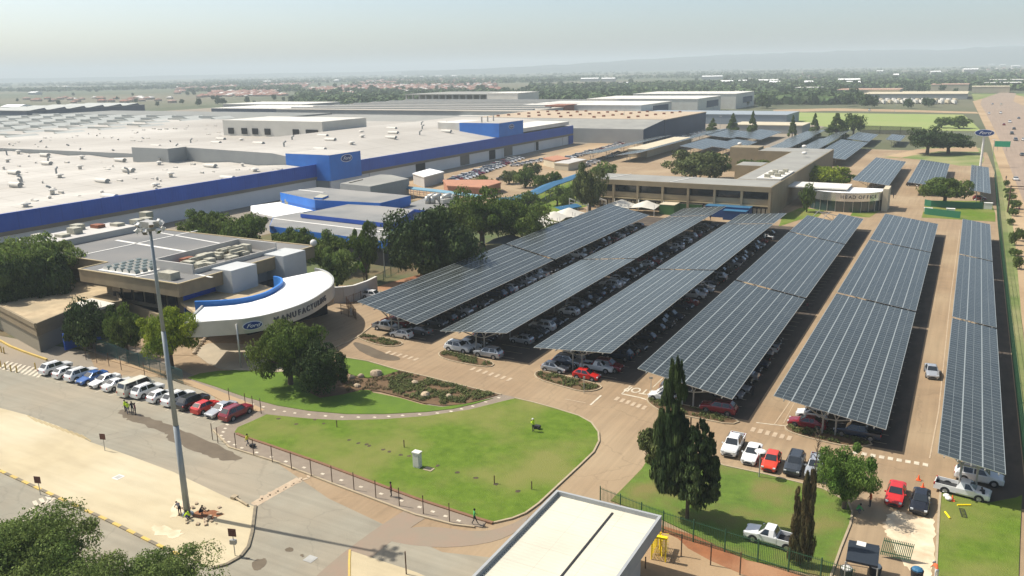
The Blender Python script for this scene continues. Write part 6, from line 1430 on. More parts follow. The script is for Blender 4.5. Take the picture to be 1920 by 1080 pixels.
for i, (a, c) in enumerate([(2, 689), (11, 693), (21, 697), (32, 699), (67, 693), (3, 661), (8, 663)]):
    x, y = P(a, c); o = MB().tube((0, 0, 0), (0, 0, 1.05), 0.1, n=10).tube((0, 0, 1.05), (0, 0, 1.12), 0.1, 0.03, 10).build('bollard', m_yel); o.location = (x, y, 0.05); tag(o, ordinal(i + 1) + ' yellow bollard by the white striped crossing at the left edge', 'bollard', 'yellow bollards by the striped crossing')
kerb_line('kerb', PP([(0, 640), (20, 651), (48, 662), (88, 676)]), 0.3, 0.3, m_yel, label='yellow painted low wall before the annexe')
# ---- signs
def sign(a, c, h, w_, hh, m_, label, rz=0.3, disc=False, name='road_sign'):
    x, y = P(a, c); t = thing(name, label, 'sign', (x, y, 0.05), rz); MB().tube((0, 0, 0), (0, 0, h), 0.045, n=8).build('post', m_galv, t)
    b = MB()
    if disc: b.tube((0, -0.09, h), (0, -0.05, h), w_ / 2, n=20)
    else: b.box(-w_ / 2, w_ / 2, -0.09, -0.05, h - hh / 2, h + hh / 2)
    b.build('sign_board', m_, t); return t
m_sbr = mat('sign_back_brown', (0.12, 0.05, 0.035), rough=0.7)
sign(197, 846, 1.9, .75, .75, m_sbr, 'small square sign with dark face on the pale concrete edge'); sign(76, 928, 1.8, .8, .8, m_sbr, 'small square sign beside the painted kerb on the left')
t = sign(441, 1043, 2.5, .8, .8, m_sbr, 'square sign above a box near the corner of the pale concrete'); MB().box(-.3, .3, -.2, .1, 1.3, 1.75).build('box', m_galv, t)
sign(1220, 742, 2.6, .5, .3, m_galv, 'thin grey sign post beside the STOP marking'); sign(1095, 738, 2.4, .3, .3, m_galv, 'slim post in the third planted island')
t = thing('lamp_post', 'lamp post with a flat white disc among the nosed in cars', 'lamp', (*P(1423, 896), 0.12)); hl = height_to(*P(1423, 896), 848); MB().tube((0, 0, 0), (0, 0, hl), 0.06, n=8).build('post', m_mast, t); MB().tube((0, 0, hl), (0, 0, hl + .1), 0.62, .5, 24).build('lamp_disc', m_trim, t)
x, y = P(1838, 313); hs = height_to(x, y, 249); t = thing('sign_mast', 'tall white mast carrying a blue oval sign beside the highway', 'sign mast', (x, y, 0)); MB().tube((0, 0, 0), (0, 0, hs - 1.2), 0.5, .4, 12).build('pole', m_steel, t)
emblem(t, (0, -0.5, hs), (0, -1, 0), 7.4, 2.9)
b = MB(); b.box(-3.2, 3.2, -.45, .35, hs - .4, hs + .4); b.build('sign_core', m_emblem, t)
x, y = P(1878, 283); t = thing('road_sign', 'green highway direction sign board', 'sign', (x, y, 0)); [MB().tube((s, 0, 0), (s, 0, 3), .1).build('post', m_galv, t) for s in (-2, 2)]; MB().box(-3.4, 3.4, -.1, .05, 2, 4.8).build('sign_board', mat('sign_green', (0.02, 0.3, 0.16), rough=.6), t)
x, y = P(1889, 398); t = thing('sign_gantry', 'rusty cantilever gantry beside the highway at the right edge', 'gantry', (x, y, 0)); MB().tube((0, 0, 0), (0, 0, 8), .22, .16).build('post', m_rust, t); MB().bar((0, 0, 7.8), (7, 0, 7.8), .22).bar((0, 0, 7.1), (7, 0, 7.1), .15).build('arm', m_rust, t)
for a, c, ty, lab in [(1677, 212, 190, 'thin light mast on the green field'), (1861, 292, 262, 'tall street lamp beside the oval sign mast'), (722, 520, 432, 'street lamp before the corner of the blue fascia'), (935, 455, 425, 'short lamp post left of the first solar roof'), (1350, 242, 218, 'thin mast among the conifers'), (1170, 250, 205, 'slanting crane like mast before the grey hall')]:
    x, y = P(a, c); hh = height_to(x, y, ty); t = thing('street_lamp', lab, 'lamp', (x, y, 0)); MB().tube((0, 0, 0), (0, 0, hh), .13, .08, 8).build('pole', m_mast, t); MB().box(-.9, .9, -.25, .25, hh - .05, hh + .15).build('lamp_head', m_trim, t)
# ---- fences
def fence(label, pts, h, m_, step, pitch, name='fence', z=0.05, r=0.02, rails=(0.15, 0.92), top=None):
    t = thing(name, label, 'fence', (*pts[0], z)); ox, oy = pts[0]; np_ = 0
    for a, c in zip(pts, pts[1:]):
        a = Vector((a[0] - ox, a[1] - oy, 0)); c = Vector((c[0] - ox, c[1] - oy, 0)); L = (c - a).length; n = max(1, int(round(L / step)))
        for i in range(n):
            p = a.lerp(c, i / n); q = a.lerp(c, (i + 1) / n); MB().tube(p, p + Vector((0, 0, h + .1)), 0.05, n=6).build('post', m_, t)
            b = MB(); k = max(1, int((q - p).length / pitch))
            for j in range(k):
                u = p.lerp(q, (j + .5) / k); b.bar(u, u + Vector((0, 0, h)), r * 2, r)
            for f in rails: b.bar(p + Vector((0, 0, h * f)), q + Vector((0, 0, h * f)), 0.04)
            b.build('fence_panel', m_, t)
        np_ += n
    return t
fence('green palisade fence in front of the lawn with the white pickup', PP([(1125, 952), (1243, 1000), (1420, 1056), (1600, 1112)]), 2.3, m_green, 3.0, 0.16, r=0.016, z=0.1)
fence('long dark green mesh fence along the right side of the solar car park', [(9.25, 56), (9.25, 150), (9.25, 262), (9.9, 374)], 2.7, m_green, 7.5, 0.14, r=0.016, rails=(0.05, 0.35, 0.65, 0.98))
fence('green mesh fence below the trees by the ivy entrance', PP([(182, 660), (262, 690), (345, 722)]), 2.4, mat('fence_teal', (0.03, 0.09, 0.085), rough=.6), 3.0, 0.14, r=0.016)
fence('green mesh fence under the huge dark evergreen', PP([(705, 535), (760, 505), (812, 498)]), 2.2, m_green, 4, 0.3, r=0.02)
fence('dark wire fence at the corner of the leftmost solar roof', PP([(640, 590), (668, 600), (650, 575), (690, 560)]), 2.0, m_rust, 2.2, 0.4, r=0.02)
fence('fence of dark bays at the near side of the green field', PP([(1612, 250), (1727, 254)]), 5.0, mat('dark_panels', (0.06, 0.055, 0.045), rough=.8), 14, 0.5, r=0.16)
fence('pale palisade fence behind the pair of spreading trees', PP([(1768, 258), (1832, 259)]), 3.0, mat('pale_green_fence', (0.32, 0.38, 0.33), rough=.7), 5, 0.8, r=0.12)
def net(label, pts, h, m_):
    b = MB(); p = PP(pts)
    for a, c in zip(p, p[1:]): b.bar((*a, h / 2 + .05), (*c, h / 2 + .05), .06, h)
    tag(b.build('shade_net', m_), label, 'screen')
m_net = mat('green_net', (0.02, 0.13, 0.065), rough=.8)
net('dark green net screen round the small lawn, rear side', [(1733, 386), (1745, 388), (1800, 391), (1842, 392)], 2.0, m_net); net('dark green net screen round the small lawn, front side', [(1733, 402), (1740, 403), (1800, 410)], 2.0, m_net)
for i, (a, c) in enumerate([(1740, 397), (1753, 400), (1782, 398), (1852, 392)]):
    x, y = P(a, c); o = MB().box(-1.1, 1.1, -.7, .7, 0, 1.0 + (i == 3) * .8).box(-1.2, 1.2, -.8, .8, 1.003 + (i == 3) * .8, 1.1 + (i == 3) * .8).build('storage_box', m_trim); o.location = (x, y, .07); tag(o, ordinal(i + 1) + ' white box from the left among the green net screens', 'box', 'white boxes by the green nets')
# ---- shade sails, frames, containers, tanks
def sail(label, a, c, w_, l, z, m_):
    x, y = P(a, c, z); t = thing('shade_sail', label, 'shade cover', (x, y, 0)); N_ = 8; b = MB()
    for i in range(N_ + 1):
        for j in range(N_ + 1):
            u = i / N_ * 2 - 1; v = j / N_ * 2 - 1; b.v.append((u * w_ / 2, v * l / 2, z - .6 + 1.5 * (1 - abs(u)) * (1 - abs(v) ** 1.5) - .5 * abs(u * v)))
    for i in range(N_):
        for j in range(N_): q = i * (N_ + 1) + j; b.f.append((q, q + N_ + 1, q + N_ + 2, q + 1)); b.m.append(0)
    b.build('canvas', m_, t, True)
    for s in (-1, 1):
        for r_ in (-1, 1): MB().tube((s * w_ / 2, r_ * l / 2, 0), (s * w_ / 2, r_ * l / 2, z + .3), .08).build('post', m_steel, t)
m_canvas = mat('pale_canvas', (0.5, 0.47, 0.4), rough=.85)
for i, (a, c, lab) in enumerate([(1008, 413, 'pale shade sail left of the first solar roof, nearest of three'), (1038, 402, 'pale shade sail left of the first solar roof, middle of three'), (1066, 395, 'pale shade sail left of the first solar roof, farthest of three'), (1165, 379, 'grey shade sail before the office block, left one'), (1212, 381, 'grey shade sail before the office block, right one')]): sail(lab, a, c, 8, 8.5, 3.2, m_canvas)
sail('dark grey shade sail under the trees left of the first solar roof', 955, 446, 9, 9, 3.0, mat('dark_canvas', (0.12, 0.13, 0.13), rough=.85))
for i, (a, c) in enumerate([(1084, 400), (1100, 395), (1118, 390)]):
    x, y = P(a, c); t = thing('steel_frame', ordinal(i + 1) + ' bare white truss frame from the left beside the first solar roof', 'frame', (x, y, 0)); 
    MB().bar((-3, 0, 0), (-3, 0, 4.6), .18).bar((-3, 0, 4.5), (3.5, 0, 2.6), .18).bar((-3, 0, 3.2), (3.5, 0, 2.6), .14).bar((-1.2, 0, 3.0), (-1.2, 0, 4.0), .12).bar((3.4, 0, 0), (3.4, 0, 2.6), .16).build('truss', m_steel, t)
for i, (a, c) in enumerate([(1109, 388), (1123, 385)]): x, y = P(a, c); o = MB().tube((0, 0, 0), (0, 0, 4.6), 1.15, n=14).tube((0, 0, 4.6), (0, 0, 5.1), 1.15, .5, 14).build('water_tank', m_trim, None); o.location = (x, y, 0); tag(o, ('left', 'right')[i] + ' white cylinder tank by the steel frames', 'tank')
def container(label, a, c, w_, l, h, m_, mt, rz=0):
    x, y = P(a, c); t = thing('container', label, 'container', (x, y, 0.05), rz); b = MB(); b.box(0, w_, 0, l, 0, h)
    for k in range(int(w_ / .4)): b.box(.12 + k * .4, .3 + k * .4, -.04, 0, .15, h - .15)
    b.build('container_body', m_, t); MB().box(-.15, w_ + .15, -.15, l + .15, h + .003, h + .12).build('roof', mt, t)
m_cg = mat('container_green', (0.06, 0.17, 0.04), (0.05, 0.14, 0.035), scale=.8, rough=.7); m_cb = mat('container_blue', (0.015, 0.06, 0.2), rough=.6)
container('green container with a cream lid, left of the pair before the office block', 1236, 402, 4.6, 6, 3.0, m_cg, m_cream); container('green container with a cream lid, right of the pair before the office block', 1268, 398, 8.0, 3, 2.8, m_cg, m_cream)
container('long blue cabin with a light blue roof before the office block', 1322, 406, 13, 3.5, 3.2, m_cb, m_sky); container('small dark blue cabin in front of the long blue one', 1355, 412, 6.5, 3.0, 2.6, m_cb, m_sky)
# ---- turnstile
x, y = P(1216, 1052); t = thing('turnstile', 'bright yellow full height turnstile cage beside the gate house', 'turnstile', (x + .3, y + .2, .13), 0.12)
MB().box(-.2, 1.3, -.1, .25, 2.3, 2.5).box(-.2, .15, .25, 2.4, 2.3, 2.5).build('top_beam', m_yellow, t)
for px_, py_ in [(-.1, 0), (1.2, 0), (-.1, 2.3), (.5, 1.1)]: MB().tube((px_, py_, 0), (px_, py_, 2.3), .06).build('post', m_yellow, t)
b = MB()
for k in range(13):
    z = .2 + k * .16
    for a_ in range(4): an_ = a_ * math.pi / 2 + .4; b.tube((.5, 1.1, z), (.5 + .75 * math.cos(an_), 1.1 + .75 * math.sin(an_), z), .022, n=5)
b.build('rotor', m_yellow, t); b = MB()
for k in range(11): b.tube((-.1, .05, .25 + k * .19), (-.1, 2.3, .25 + k * .19), .022, n=5); b.tube((.0 + k * .11, 0, .1), (.0 + k * .11, 0, 2.3), .02, n=5)
b.build('side_bars', m_yellow, t)
# ---- cones, pipes, ladder, black shelter on the driveway
for i, (a, c, lab) in enumerate([(1722, 901, 'orange traffic cone behind the black sedan, upper one'), (1730, 916, 'orange traffic cone behind the black sedan, lower one'), (1785, 941, 'orange traffic cone on the grass by the old white pickup')]):
    x, y = P(a, c); t = thing('traffic_cone', lab, 'cone', (x, y, .07 if i < 2 else .15)); MB().tube((0, 0, .04), (0, 0, .62), .15, .03, 12).build('cone', m_orange, t); MB().box(-.23, .23, -.23, .23, 0, .04).build('base', m_orange, t)
for a, c, d, e, lab in [(1795, 947, 1820, 947, 'yellow pipe lying on the grass near the cone'), (1772, 960, 1781, 972, 'short bright yellow pipe on the grass')]: o = MB(); o.tube((*P(a, c, .2), .22), (*P(d, e, .2), .22), .09); tag(o.build('pipe', m_yellow), lab, 'pipe')
b = MB(); A = Vector((*P(1798, 956), .2)); B_ = Vector((*P(1803, 972), .2)); D_ = Vector((.45, 0, 0)); b.bar(A, B_, .05).bar(A + D_, B_ + D_, .05)
for k in range(7): p = A.lerp(B_, k / 6); b.bar(p, p + D_, .04)
tag(b.build('ladder', m_plastic), 'small dark ladder lying on the grass', 'ladder')
zt = 2.5; q = PP([(1592, 1013), (1649, 1024), (1646, 1063), (1586, 1050)], zt); t = thing('guard_shelter', 'black flat roofed shelter with a white square on top, lower right', 'shelter', (*q[0], .06))
b = MB(); b.prism([(x_ - q[0][0], y_ - q[0][1]) for x_, y_ in q], zt - .2, zt); b.build('roof', mat('black_sheet', (0.018, 0.024, 0.032), rough=.6), t)
for x_, y_ in q: MB().tube((x_ - q[0][0], y_ - q[0][1], 0), (x_ - q[0][0], y_ - q[0][1], zt - .2), .06).build('post', m_galv, t)
cx_, cy_ = P(1615, 1021, zt); MB().box(cx_ - q[0][0] - .38, cx_ - q[0][0] + .38, cy_ - q[0][1] - .38, cy_ - q[0][1] + .38, zt + .003, zt + .03, M=None).build('skylight', m_trim, t)
A = Vector((*P(1650, 1045), .3)); B_ = Vector((*P(1705, 1058), .3)); t = thing('gate_leaf', 'green barred gate leaf standing beside the black shelter', 'gate', A); V = B_ - A; b = MB()
for k in range(17): p = V * (k / 16); b.bar(p + Vector((0, 0, 0)), p + Vector((.2, .55, 1.5)), .06)
b.build('bars', m_green, t); MB().bar((0.02, .1, .3), V + Vector((.02, .1, .3)), .07).bar((.15, .45, 1.25), V + Vector((.15, .45, 1.25)), .07).build('rails', m_green, t)
for i, (a, c, m_) in enumerate([(1640, 1078, m_trim), (1718, 1085, m_sky), (1586, 1082, m_trim)]): x, y = P(a, c); t = thing('waste_bin', ('dark bin heaped with pale rubble near the black shelter', 'bin with a light blue lid right of the green gate leaf', 'bin with white and blue bags left of the black shelter')[i], 'bin', (x, y, .07)); MB().tube((0, 0, 0), (0, 0, .8), .45, .55, 12).build('bin_body', m_plastic, t); MB().sphere((0, 0, .85), .5, 9, 5, sz=.45).build('contents', m_, t)
for i, (a, c) in enumerate([(1774, 935), (1778, 940)]): x, y = P(a, c); o = MB().sphere((0, 0, .2), .35, 8, 5, sz=.6).build('bag', m_trim); o.location = (x, y, .15); tag(o, ('upper', 'lower')[i] + ' white bag by the orange cone on the grass', 'bag')
for (a, c, d, e), lab in [((440, 936, 465, 951), 'broken concrete bollard lying at the corner of the pale concrete')]: o = MB(); o.tube((*P(a, c), .25), (*P(d, e), .25), .12); o.box(-.3, .3, -.3, .3, 0, .3, M=Matrix.Translation((*P(a, c), .1))); tag(o.build('fallen_bollard', m_kerb), lab, 'bollard')

# ================================================================ PEOPLE
SKIN = mat('skin_brown', (0.09, 0.045, 0.028), rough=.6); HAIR = mat('hair_black', (0.01, 0.009, 0.008), rough=.9)
CL = {n: mat('cloth_' + n, c, rough=.9) for n, c in [('hivis', (0.55, 0.75, 0.03)), ('white', (0.6, 0.6, 0.58)), ('dark', (0.02, 0.022, 0.03)), ('maroon', (0.12, 0.03, 0.045)), ('green', (0.06, 0.3, 0.09)), ('orange', (0.65, 0.14, 0.05)), ('navy', (0.03, 0.04, 0.09)), ('grey', (0.1, 0.1, 0.11)), ('yellow', (0.62, 0.6, 0.04))]}
def body_mesh(pose):
    J = dict(pel=(0, 0, .95), wst=(0, 0, 1.08), chs=(0, .01, 1.32), nck=(0, .01, 1.5), hd=(0, .03, 1.62), top=(0, .02, 1.74), shL=(.18, 0, 1.42), shR=(-.18, 0, 1.42), elL=(.26, -.02, 1.14), elR=(-.26, -.02, 1.14), haL=(.27, .1, .9), haR=(-.27, .1, .9),
             hiL=(.09, 0, .9), hiR=(-.09, 0, .9), knL=(.1, .02, .5), knR=(-.1, .02, .5), anL=(.1, -.02, .09), anR=(-.1, -.02, .09), ftL=(.11, .15, .04), ftR=(-.11, .15, .04))
    J.update(pose)
    order = list(J); ix = {k: i for i, k in enumerate(order)}
    E = [('pel', 'wst'), ('wst', 'chs'), ('chs', 'nck'), ('nck', 'hd'), ('hd', 'top'), ('chs', 'shL'), ('chs', 'shR'), ('shL', 'elL'), ('elL', 'haL'), ('shR', 'elR'), ('elR', 'haR'), ('pel', 'hiL'), ('pel', 'hiR'), ('hiL', 'knL'), ('knL', 'anL'), ('anL', 'ftL'), ('hiR', 'knR'), ('knR', 'anR'), ('anR', 'ftR')]
    RD = dict(pel=(.15, .11), wst=(.13, .10), chs=(.17, .12), nck=(.055, .055), hd=(.095, .11), top=(.06, .07), shL=(.065, .065), shR=(.065, .065), elL=(.045, .045), elR=(.045, .045), haL=(.03, .03), haR=(.03, .03), hiL=(.095, .095), hiR=(.095, .095), knL=(.06, .06), knR=(.06, .06), anL=(.045, .045), anR=(.045, .045), ftL=(.04, .035), ftR=(.04, .035))
    me = bpy.data.meshes.new('skel'); me.from_pydata([J[k] for k in order], [(ix[a], ix[c]) for a, c in E], []); o = bpy.data.objects.new('tmp', me); col.objects.link(o)
    md = o.modifiers.new('s', 'SKIN'); 
    if not me.skin_vertices: 
        bm = bmesh.new(); bm.from_mesh(me); bm.verts.layers.skin.verify(); bm.to_mesh(me); bm.free()
    sv = me.skin_vertices[0].data
    for k in order: sv[ix[k]].radius = RD[k]; sv[ix[k]].use_root = (k == 'pel')
    sb = o.modifiers.new('b', 'SUBSURF'); sb.levels = 1; sb.render_levels = 1
    bpy.context.view_layer.update(); dg = bpy.context.evaluated_depsgraph_get(); bm = bmesh.new(); em = o.evaluated_get(dg).to_mesh(); bm.from_mesh(em); bpy.data.objects.remove(o)
    seg = [(Vector(J[a]), Vector(J[c]), {'pel': 0, 'wst': 0, 'chs': 0, 'nck': 2, 'hd': 2, 'shL': 0, 'shR': 0, 'elL': 0, 'elR': 0, 'hiL': 1, 'hiR': 1, 'knL': 1, 'knR': 1, 'anL': 3, 'anR': 3}[a] if (a, c[:2]) not in (('pel', 'hi'),) else 1) for a, c in E]
    for f in bm.faces:
        c = f.calc_center_median(); best = 9; mi = 0
        for a, d, m_ in seg:
            t_ = max(0, min(1, (c - a).dot(d - a) / max(1e-6, (d - a).length_squared))); q = (c - a.lerp(d, t_)).length
            if q < best: best = q; mi = m_
        f.material_index = mi; f.smooth = True
    def ell(c, r, mi):      # nose, ears, palm
        ret = bmesh.ops.create_uvsphere(bm, u_segments=8, v_segments=6, radius=1, matrix=Matrix.Translation(c) @ Matrix.Diagonal((*r, 1)))
        for v in ret['verts']:
            for f in v.link_faces: f.material_index = mi
    hd = Vector(J['hd']); fw = (Vector((0, 1, 0)))
    ell(hd + Vector((0, .1, -.01)), (.016, .025, .02), 2)
    for s in (-1, 1): ell(hd + Vector((s * .095, 0, 0)), (.012, .02, .03), 2); ell(hd + Vector((s * .035, .088, .02)), (.014, .01, .009), 4)
    for sd in 'LR':
        h = Vector(J['ha' + sd]); d = (h - Vector(J['el' + sd])).normalized(); side = Vector((0, 1, 0)).cross(d)
        side = side.normalized() if side.length > .1 else Vector((1, 0, 0)); fwd = d.cross(side).normalized()
        ell(h + d * .05, (.022, .04, .05), 2)
        for k, ln in enumerate((.075, .085, .08, .062)):
            p = h + d * .09 + fwd * (.03 - k * .02); q = p + d * ln * .6; r_ = q + (d * .7 + side * .6).normalized() * ln * .5
            for a, c, r0, r1 in ((p, q, .009, .008), (q, r_, .008, .006)): 
                M = Matrix.Translation((a + c) / 2) @ (c - a).to_track_quat('Z', 'Y').to_matrix().to_4x4(); ret = bmesh.ops.create_cone(bm, cap_ends=True, segments=6, radius1=r0, radius2=r1, depth=(c - a).length, matrix=M)
                for v in ret['verts']:
                    for f in v.link_faces: f.material_index = 2
        p = h + d * .04 + fwd * .035; q = p + (d + fwd).normalized() * .055
        M = Matrix.Translation((p + q) / 2) @ (q - p).to_track_quat('Z', 'Y').to_matrix().to_4x4(); ret = bmesh.ops.create_cone(bm, cap_ends=True, segments=6, radius1=.011, radius2=.008, depth=.055, matrix=M)
        for v in ret['verts']:
            for f in v.link_faces: f.material_index = 2
    out = bpy.data.meshes.new('body'); bm.to_mesh(out); bm.free()
    for m_ in (CL['grey'], CL['dark'], SKIN, m_plastic, HAIR): out.materials.append(m_)
    return out, J
POSE = {'stand': {}, 'walk': dict(knL=(.1, .16, .52), anL=(.1, .3, .12), ftL=(.1, .46, .1), knR=(-.1, -.02, .5), anR=(-.1, -.26, .13), ftR=(-.1, -.14, .04), elL=(.24, -.12, 1.16), haL=(.24, -.16, .92), elR=(-.24, .08, 1.15), haR=(-.24, .26, .98)),
        'look': dict(elL=(.25, .08, 1.17), haL=(.1, .3, 1.3), elR=(-.25, .08, 1.17), haR=(-.1, .3, 1.3), hd=(0, .06, 1.61), top=(0, .09, 1.73)),
        'bend': dict(wst=(0, .06, 1.05), chs=(0, .3, 1.2), nck=(0, .46, 1.27), hd=(0, .57, 1.3), top=(0, .68, 1.32), shL=(.18, .36, 1.22), shR=(-.18, .36, 1.22), elL=(.24, .5, .96), elR=(-.24, .5, .96), haL=(.2, .66, .8), haR=(-.2, .66, .8)),
        'crouch': dict(pel=(0, -.08, .38), wst=(0, -.02, .5), chs=(0, .14, .72), nck=(0, .22, .88), hd=(0, .28, .98), top=(0, .32, 1.09), shL=(.18, .15, .8), shR=(-.18, .15, .8), elL=(.25, .36, .62), elR=(-.25, .36, .62), haL=(.16, .52, .42), haR=(-.16, .52, .42), hiL=(.1, -.06, .36), hiR=(-.1, -.06, .36), knL=(.16, .32, .48), knR=(-.16, .32, .48), anL=(.12, .12, .09), anR=(-.12, .12, .09), ftL=(.13, .28, .04), ftR=(-.13, .28, .04))}
BM_ = {k: body_mesh(v) for k, v in POSE.items()}
def person(a, c, pose, top, legs, label, rz=0, hat=None, z=0.12, at=None, vest=None, grp=None):
    x, y = at or P(a, c, z); t = thing('person', label, 'person', (x, y, z), rz, grp); me, J = BM_[pose]; o = link('body', me, t)
    for i, m_ in ((0, CL[top]), (1, CL[legs])): o.material_slots[i].link = 'OBJECT'; o.material_slots[i].material = m_
    hd = Vector(J['hd']); tp = Vector(J['top']); d = (tp - hd).normalized(); b = MB(); M = d.to_track_quat('Z', 'Y').to_matrix()
    if hat: b.sphere(hd + d * .07, .125, 12, 6, sz=.8, M=M); b.tube(hd + d * .04, hd + d * .055, .165, n=14); b.build('hard_hat', CL[hat] if hat != 'white' else m_trim, t, True)
    else: b.sphere(hd + d * .045 - Vector((0, .012, 0)), .108, 12, 6, sz=.85, M=M); b.build('hair', HAIR, t, True)
    return t
person(1000, 809, 'look', 'hivis', 'dark', 'person in yellow vest and white hard hat standing on the big lawn', 1.2, 'white', .17)
t = person(465, 838, 'walk', 'yellow', 'grey', 'person in a yellow shirt pushing equipment on the footpath', -1.2)
person(734, 931, 'stand', 'maroon', 'dark', 'person in dark red top and dark trousers on the footpath', 2.4)
person(890, 983, 'walk', 'green', 'dark', 'person in a green top walking at the lawn corner', -.8)
person(236, 772, 'stand', 'hivis', 'dark', 'leftmost person in a yellow green vest behind the cream minibus', 1.9, z=.06); person(241, 776, 'walk', 'hivis', 'navy', 'second person in a yellow green vest behind the cream minibus', .9, z=.06)
person(249, 775, 'stand', 'dark', 'dark', 'person in dark clothes between the vests and the maroon jacket', 3.9, z=.06); person(255, 778, 'stand', 'maroon', 'dark', 'person in a maroon jacket, rightmost of the group by the minibus', 2.6, z=.06)
person(0, 0, 'crouch', 'hivis', 'navy', 'crouching person in a yellow vest working at the mast foot', 2.2, None, .1, at=(bx + 1.0, by - .6)); person(0, 0, 'crouch', 'dark', 'dark', 'second crouching person in dark clothes at the mast foot', -.9, None, .1, at=(bx + 1.3, by + .5)); person(0, 0, 'bend', 'grey', 'dark', 'person bending over behind the mast foot', 1.3, None, .1, at=(bx - .5, by - .5))
person(1631, 950, 'stand', 'orange', 'dark', 'person in an orange top in tree shade by the driveway', 2.0, z=.08); person(1607, 962, 'crouch', 'green', 'grey', 'person in green crouching in the tree shade', -1.2, z=.08)
person(1842, 942, 'bend', 'dark', 'dark', 'person in dark clothes leaning over the bonnet of the old pickup', .3, z=.1)
person(1755, 1086, 'bend', 'orange', 'white', 'person in orange at the bottom edge near the driveway', .5, 'white', z=.1)
person(1411, 742, 'stand', 'dark', 'dark', 'person in dark clothes between the fourth and fifth solar roofs', 1, z=.06); person(1513, 583, 'stand', 'maroon', 'dark', 'person walking far down the aisle right of the fourth roof', 1, z=.06)
person(1332, 413, 'stand', 'dark', 'navy', 'person near the long blue cabin', 1, z=.06); person(1910, 398, 'walk', 'maroon', 'dark', 'person walking on the dirt shoulder by the gantry', 0, z=.06); person(1886, 338, 'walk', 'dark', 'dark', 'person on the dirt shoulder above the gantry', 0, z=.06)
person(1675, 372, 'stand', 'dark', 'dark', 'person in dark clothes at the kerb right of the silver pavilion', 1, z=.06); person(659, 592, 'stand', 'white', 'white', 'person in white at the corner of the curved canopy', 1, z=.08); person(463, 680, 'stand', 'white', 'dark', 'person in a pale shirt in the shade under the curved canopy', 1, z=.1)
mw = thing('lawn_machine', 'small dark machine beside the person on the big lawn', 'machine', (*P(1008, 806), .17)); MB().box(-.35, .35, -.25, .25, .12, .45).build('machine_body', m_plastic, mw); [MB().tube((s * .25, -.3, .13), (s * .25, -.24, .13), .13, n=10).build('wheel', m_tyre, mw) for s in (-1, 1)]; MB().tube((-.3, 0, .4), (-.75, 0, .95), .02, n=5).build('handle', m_plastic, mw)
mw = thing('push_mower', 'dark push machine in front of the person in yellow', 'machine', (*P(474, 839), .12), .4); MB().box(-.3, .3, -.25, .25, .08, .3).build('machine_body', m_plastic, mw); MB().tube((-.25, 0, .3), (-.8, 0, .95), .02, n=5).build('handle', m_plastic, mw)

# ================================================================ THE TOWNSHIP
rg = random.Random(31)
def house_mesh(rm, wm):
    b = MB(); b.box(-5, 5, -3.5, 3.5, 0, 2.7); b.add([(-5.6, -4.1, 2.7), (5.6, -4.1, 2.7), (5.6, 4.1, 2.7), (-5.6, 4.1, 2.7), (-2.5, 0, 4.6), (2.5, 0, 4.6)], [(0, 1, 5, 4), (1, 2, 5), (2, 3, 4, 5), (3, 0, 4)], 1); return b.mesh('house', [wm, rm])
HM = [house_mesh(mat('tile_red', (0.26, 0.12, 0.09), rough=.9), mat('house_wall', (0.36, 0.29, 0.22), rough=.9)), house_mesh(mat('tile_pink', (0.32, 0.21, 0.17), rough=.9), mat('house_wall', (0.36, 0.29, 0.22))), house_mesh(mat('tile_brown', (0.24, 0.14, 0.1), rough=.9), mat('house_wall', (0.36, 0.29, 0.22))), house_mesh(mat('sheet_roof', (0.5, 0.48, 0.44), rough=.6), mat('house_wall', (0.36, 0.29, 0.22)))]
hk = 0; small = MB()
spots = []
while len(spots) < 2300:
    a = rg.gauss(600, 190); c = 148 + 42 * rg.random(); 
    if not (330 < a < 960): continue
    if c > 184 - (a - 330) * .02 or c < 155 - (a - 330) * .012 or noise.noise(Vector((a * .013, c * .06, 4))) < -.2: continue
    x, y = P(a, c); spots.append((x * x + y * y, x, y))
for a0, a1, c0, c1, n in [(0, 330, 184, 194, 34), (1850, 1920, 128, 140, 30), (1500, 1600, 138, 150, 30)]:
    for _ in range(n): a = rg.uniform(a0, a1); x, y = P(a, rg.uniform(c0, c1)); spots.append((x * x + y * y, x, y))
spots.sort(); wts = [0, 0, 0, 1, 1, 2, 3]
for i, (d, x, y) in enumerate(spots):
    k = rg.choice(wts); s = rg.uniform(0.8, 1.35); rz = rg.choice([.3, .3 + up]) + rg.uniform(-.15, .15)
    if i < 300: tag(link('house', HM[k], None, (x, y, 0), rz=rz, sc=s), 'small %s roofed house in the township beyond the factory halls' % ('red', 'pink', 'brown', 'pale')[k], 'house', 'houses of the township')
    else:
        M = Matrix.Translation((x, y, 0)) @ Matrix.Rotation(rz, 4, 'Z') @ Matrix.Scale(s, 4); o0 = len(small.v)
        for v in HM[k].vertices: small.v.append(tuple(M @ v.co))
        for p in HM[k].polygons: small.f.append(tuple(o0 + q for q in p.vertices)); small.m.append({0: 0, 1: k + 1}[p.material_index])
tag(small.build('distant_township', [HM[0].materials[0]] + [h.materials[1] for h in HM]), 'mass of small reddish houses far beyond the factory', kind='stuff')
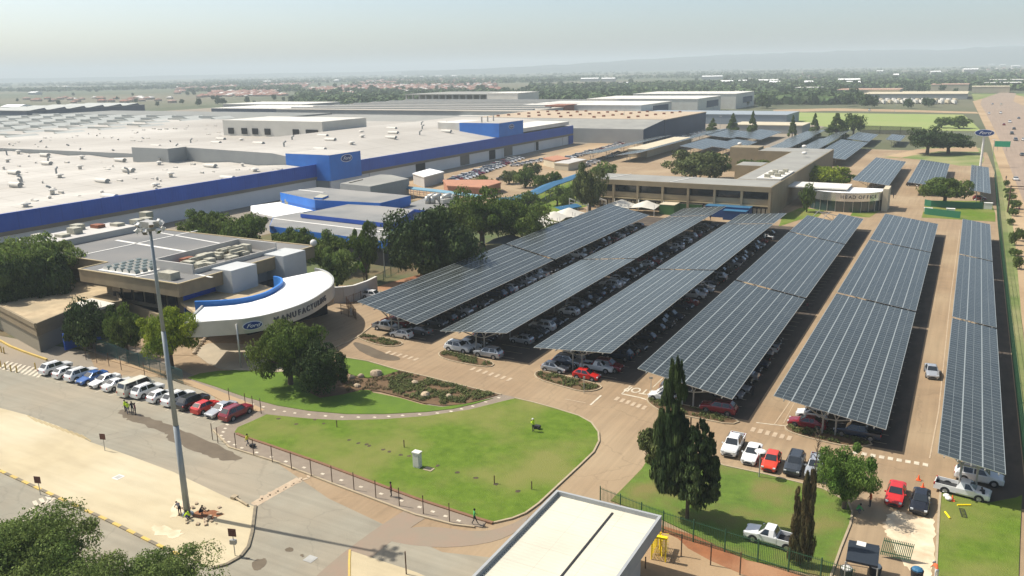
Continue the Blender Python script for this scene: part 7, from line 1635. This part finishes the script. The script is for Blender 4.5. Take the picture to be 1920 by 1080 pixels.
for i, (a, c, w_, h) in enumerate([(115, 167, 40, 7), (500, 156, 35, 8), (630, 154, 22, 8), (760, 146, 16, 9), (790, 146, 25, 8), (822, 145, 40, 8), (850, 145, 36, 8), (970, 137, 40, 9), (1085, 131, 50, 12), (1105, 153, 55, 9), (1140, 153, 40, 9), (1168, 162, 18, 7), (1250, 127, 90, 9), (1310, 125, 60, 9), (1335, 149, 60, 9), (1362, 161, 24, 9), (1392, 159, 16, 8), (1440, 158, 40, 8), (1452, 162, 20, 8), (1516, 163, 14, 9), (1592, 158, 40, 9), (1600, 163, 22, 8), (1680, 152, 9, 14), (1650, 137, 22, 8), (1820, 140, 40, 16), (1755, 139, 30, 8), (1810, 123, 26, 9), (1860, 123, 36, 9), (1880, 124, 30, 9), (1905, 127, 40, 9), (60, 178, 24, 6), (20, 210, 30, 7)]):
    x, y = P(a, c); b = MB(); b.box(-w_ / 2, w_ / 2, 0, 22, 0, h); b.add([(-w_ / 2 - 1, -1, h), (w_ / 2 + 1, -1, h), (w_ / 2 + 1, 23, h), (-w_ / 2 - 1, 23, h), (-w_ / 2 - 1, 11, h + 2.5), (w_ / 2 + 1, 11, h + 2.5)], [(0, 1, 5, 4), (4, 5, 2, 3), (0, 4, 3), (1, 2, 5)], 1)
    o = b.build('warehouse', [m_wallw, mat('dazzling_roof', (0.8, 0.8, 0.78))]); o.location = (x, y, 0); o.rotation_euler = (0, 0, .2); tag(o, ordinal(i + 1) + ' tiny bright shed from the left on the far plain', 'warehouse', 'bright sheds on the far plain')
# ================================================================ HAZE
hz = MB(); hz.box(-13500, 9000, -1500, 14000, -2.5, 175)
ho = hz.build('haze', [bpy.data.materials.new('haze')]); tag(ho, 'pale haze over the whole plain', kind='stuff')
hm = ho.data.materials[0]; hm.use_nodes = True; ht = hm.node_tree
for n_ in list(ht.nodes):
    if n_.type != 'OUTPUT_MATERIAL': ht.nodes.remove(n_)
hv = ht.nodes.new('ShaderNodeVolumePrincipled'); hv.inputs['Color'].default_value = (0.83, 0.93, 0.95, 1); hv.inputs['Density'].default_value = 0.0002
hv.inputs['Anisotropy'].default_value = 0.0
ht.links.new(hv.outputs[0], ht.nodes['Material Output'].inputs['Volume'])
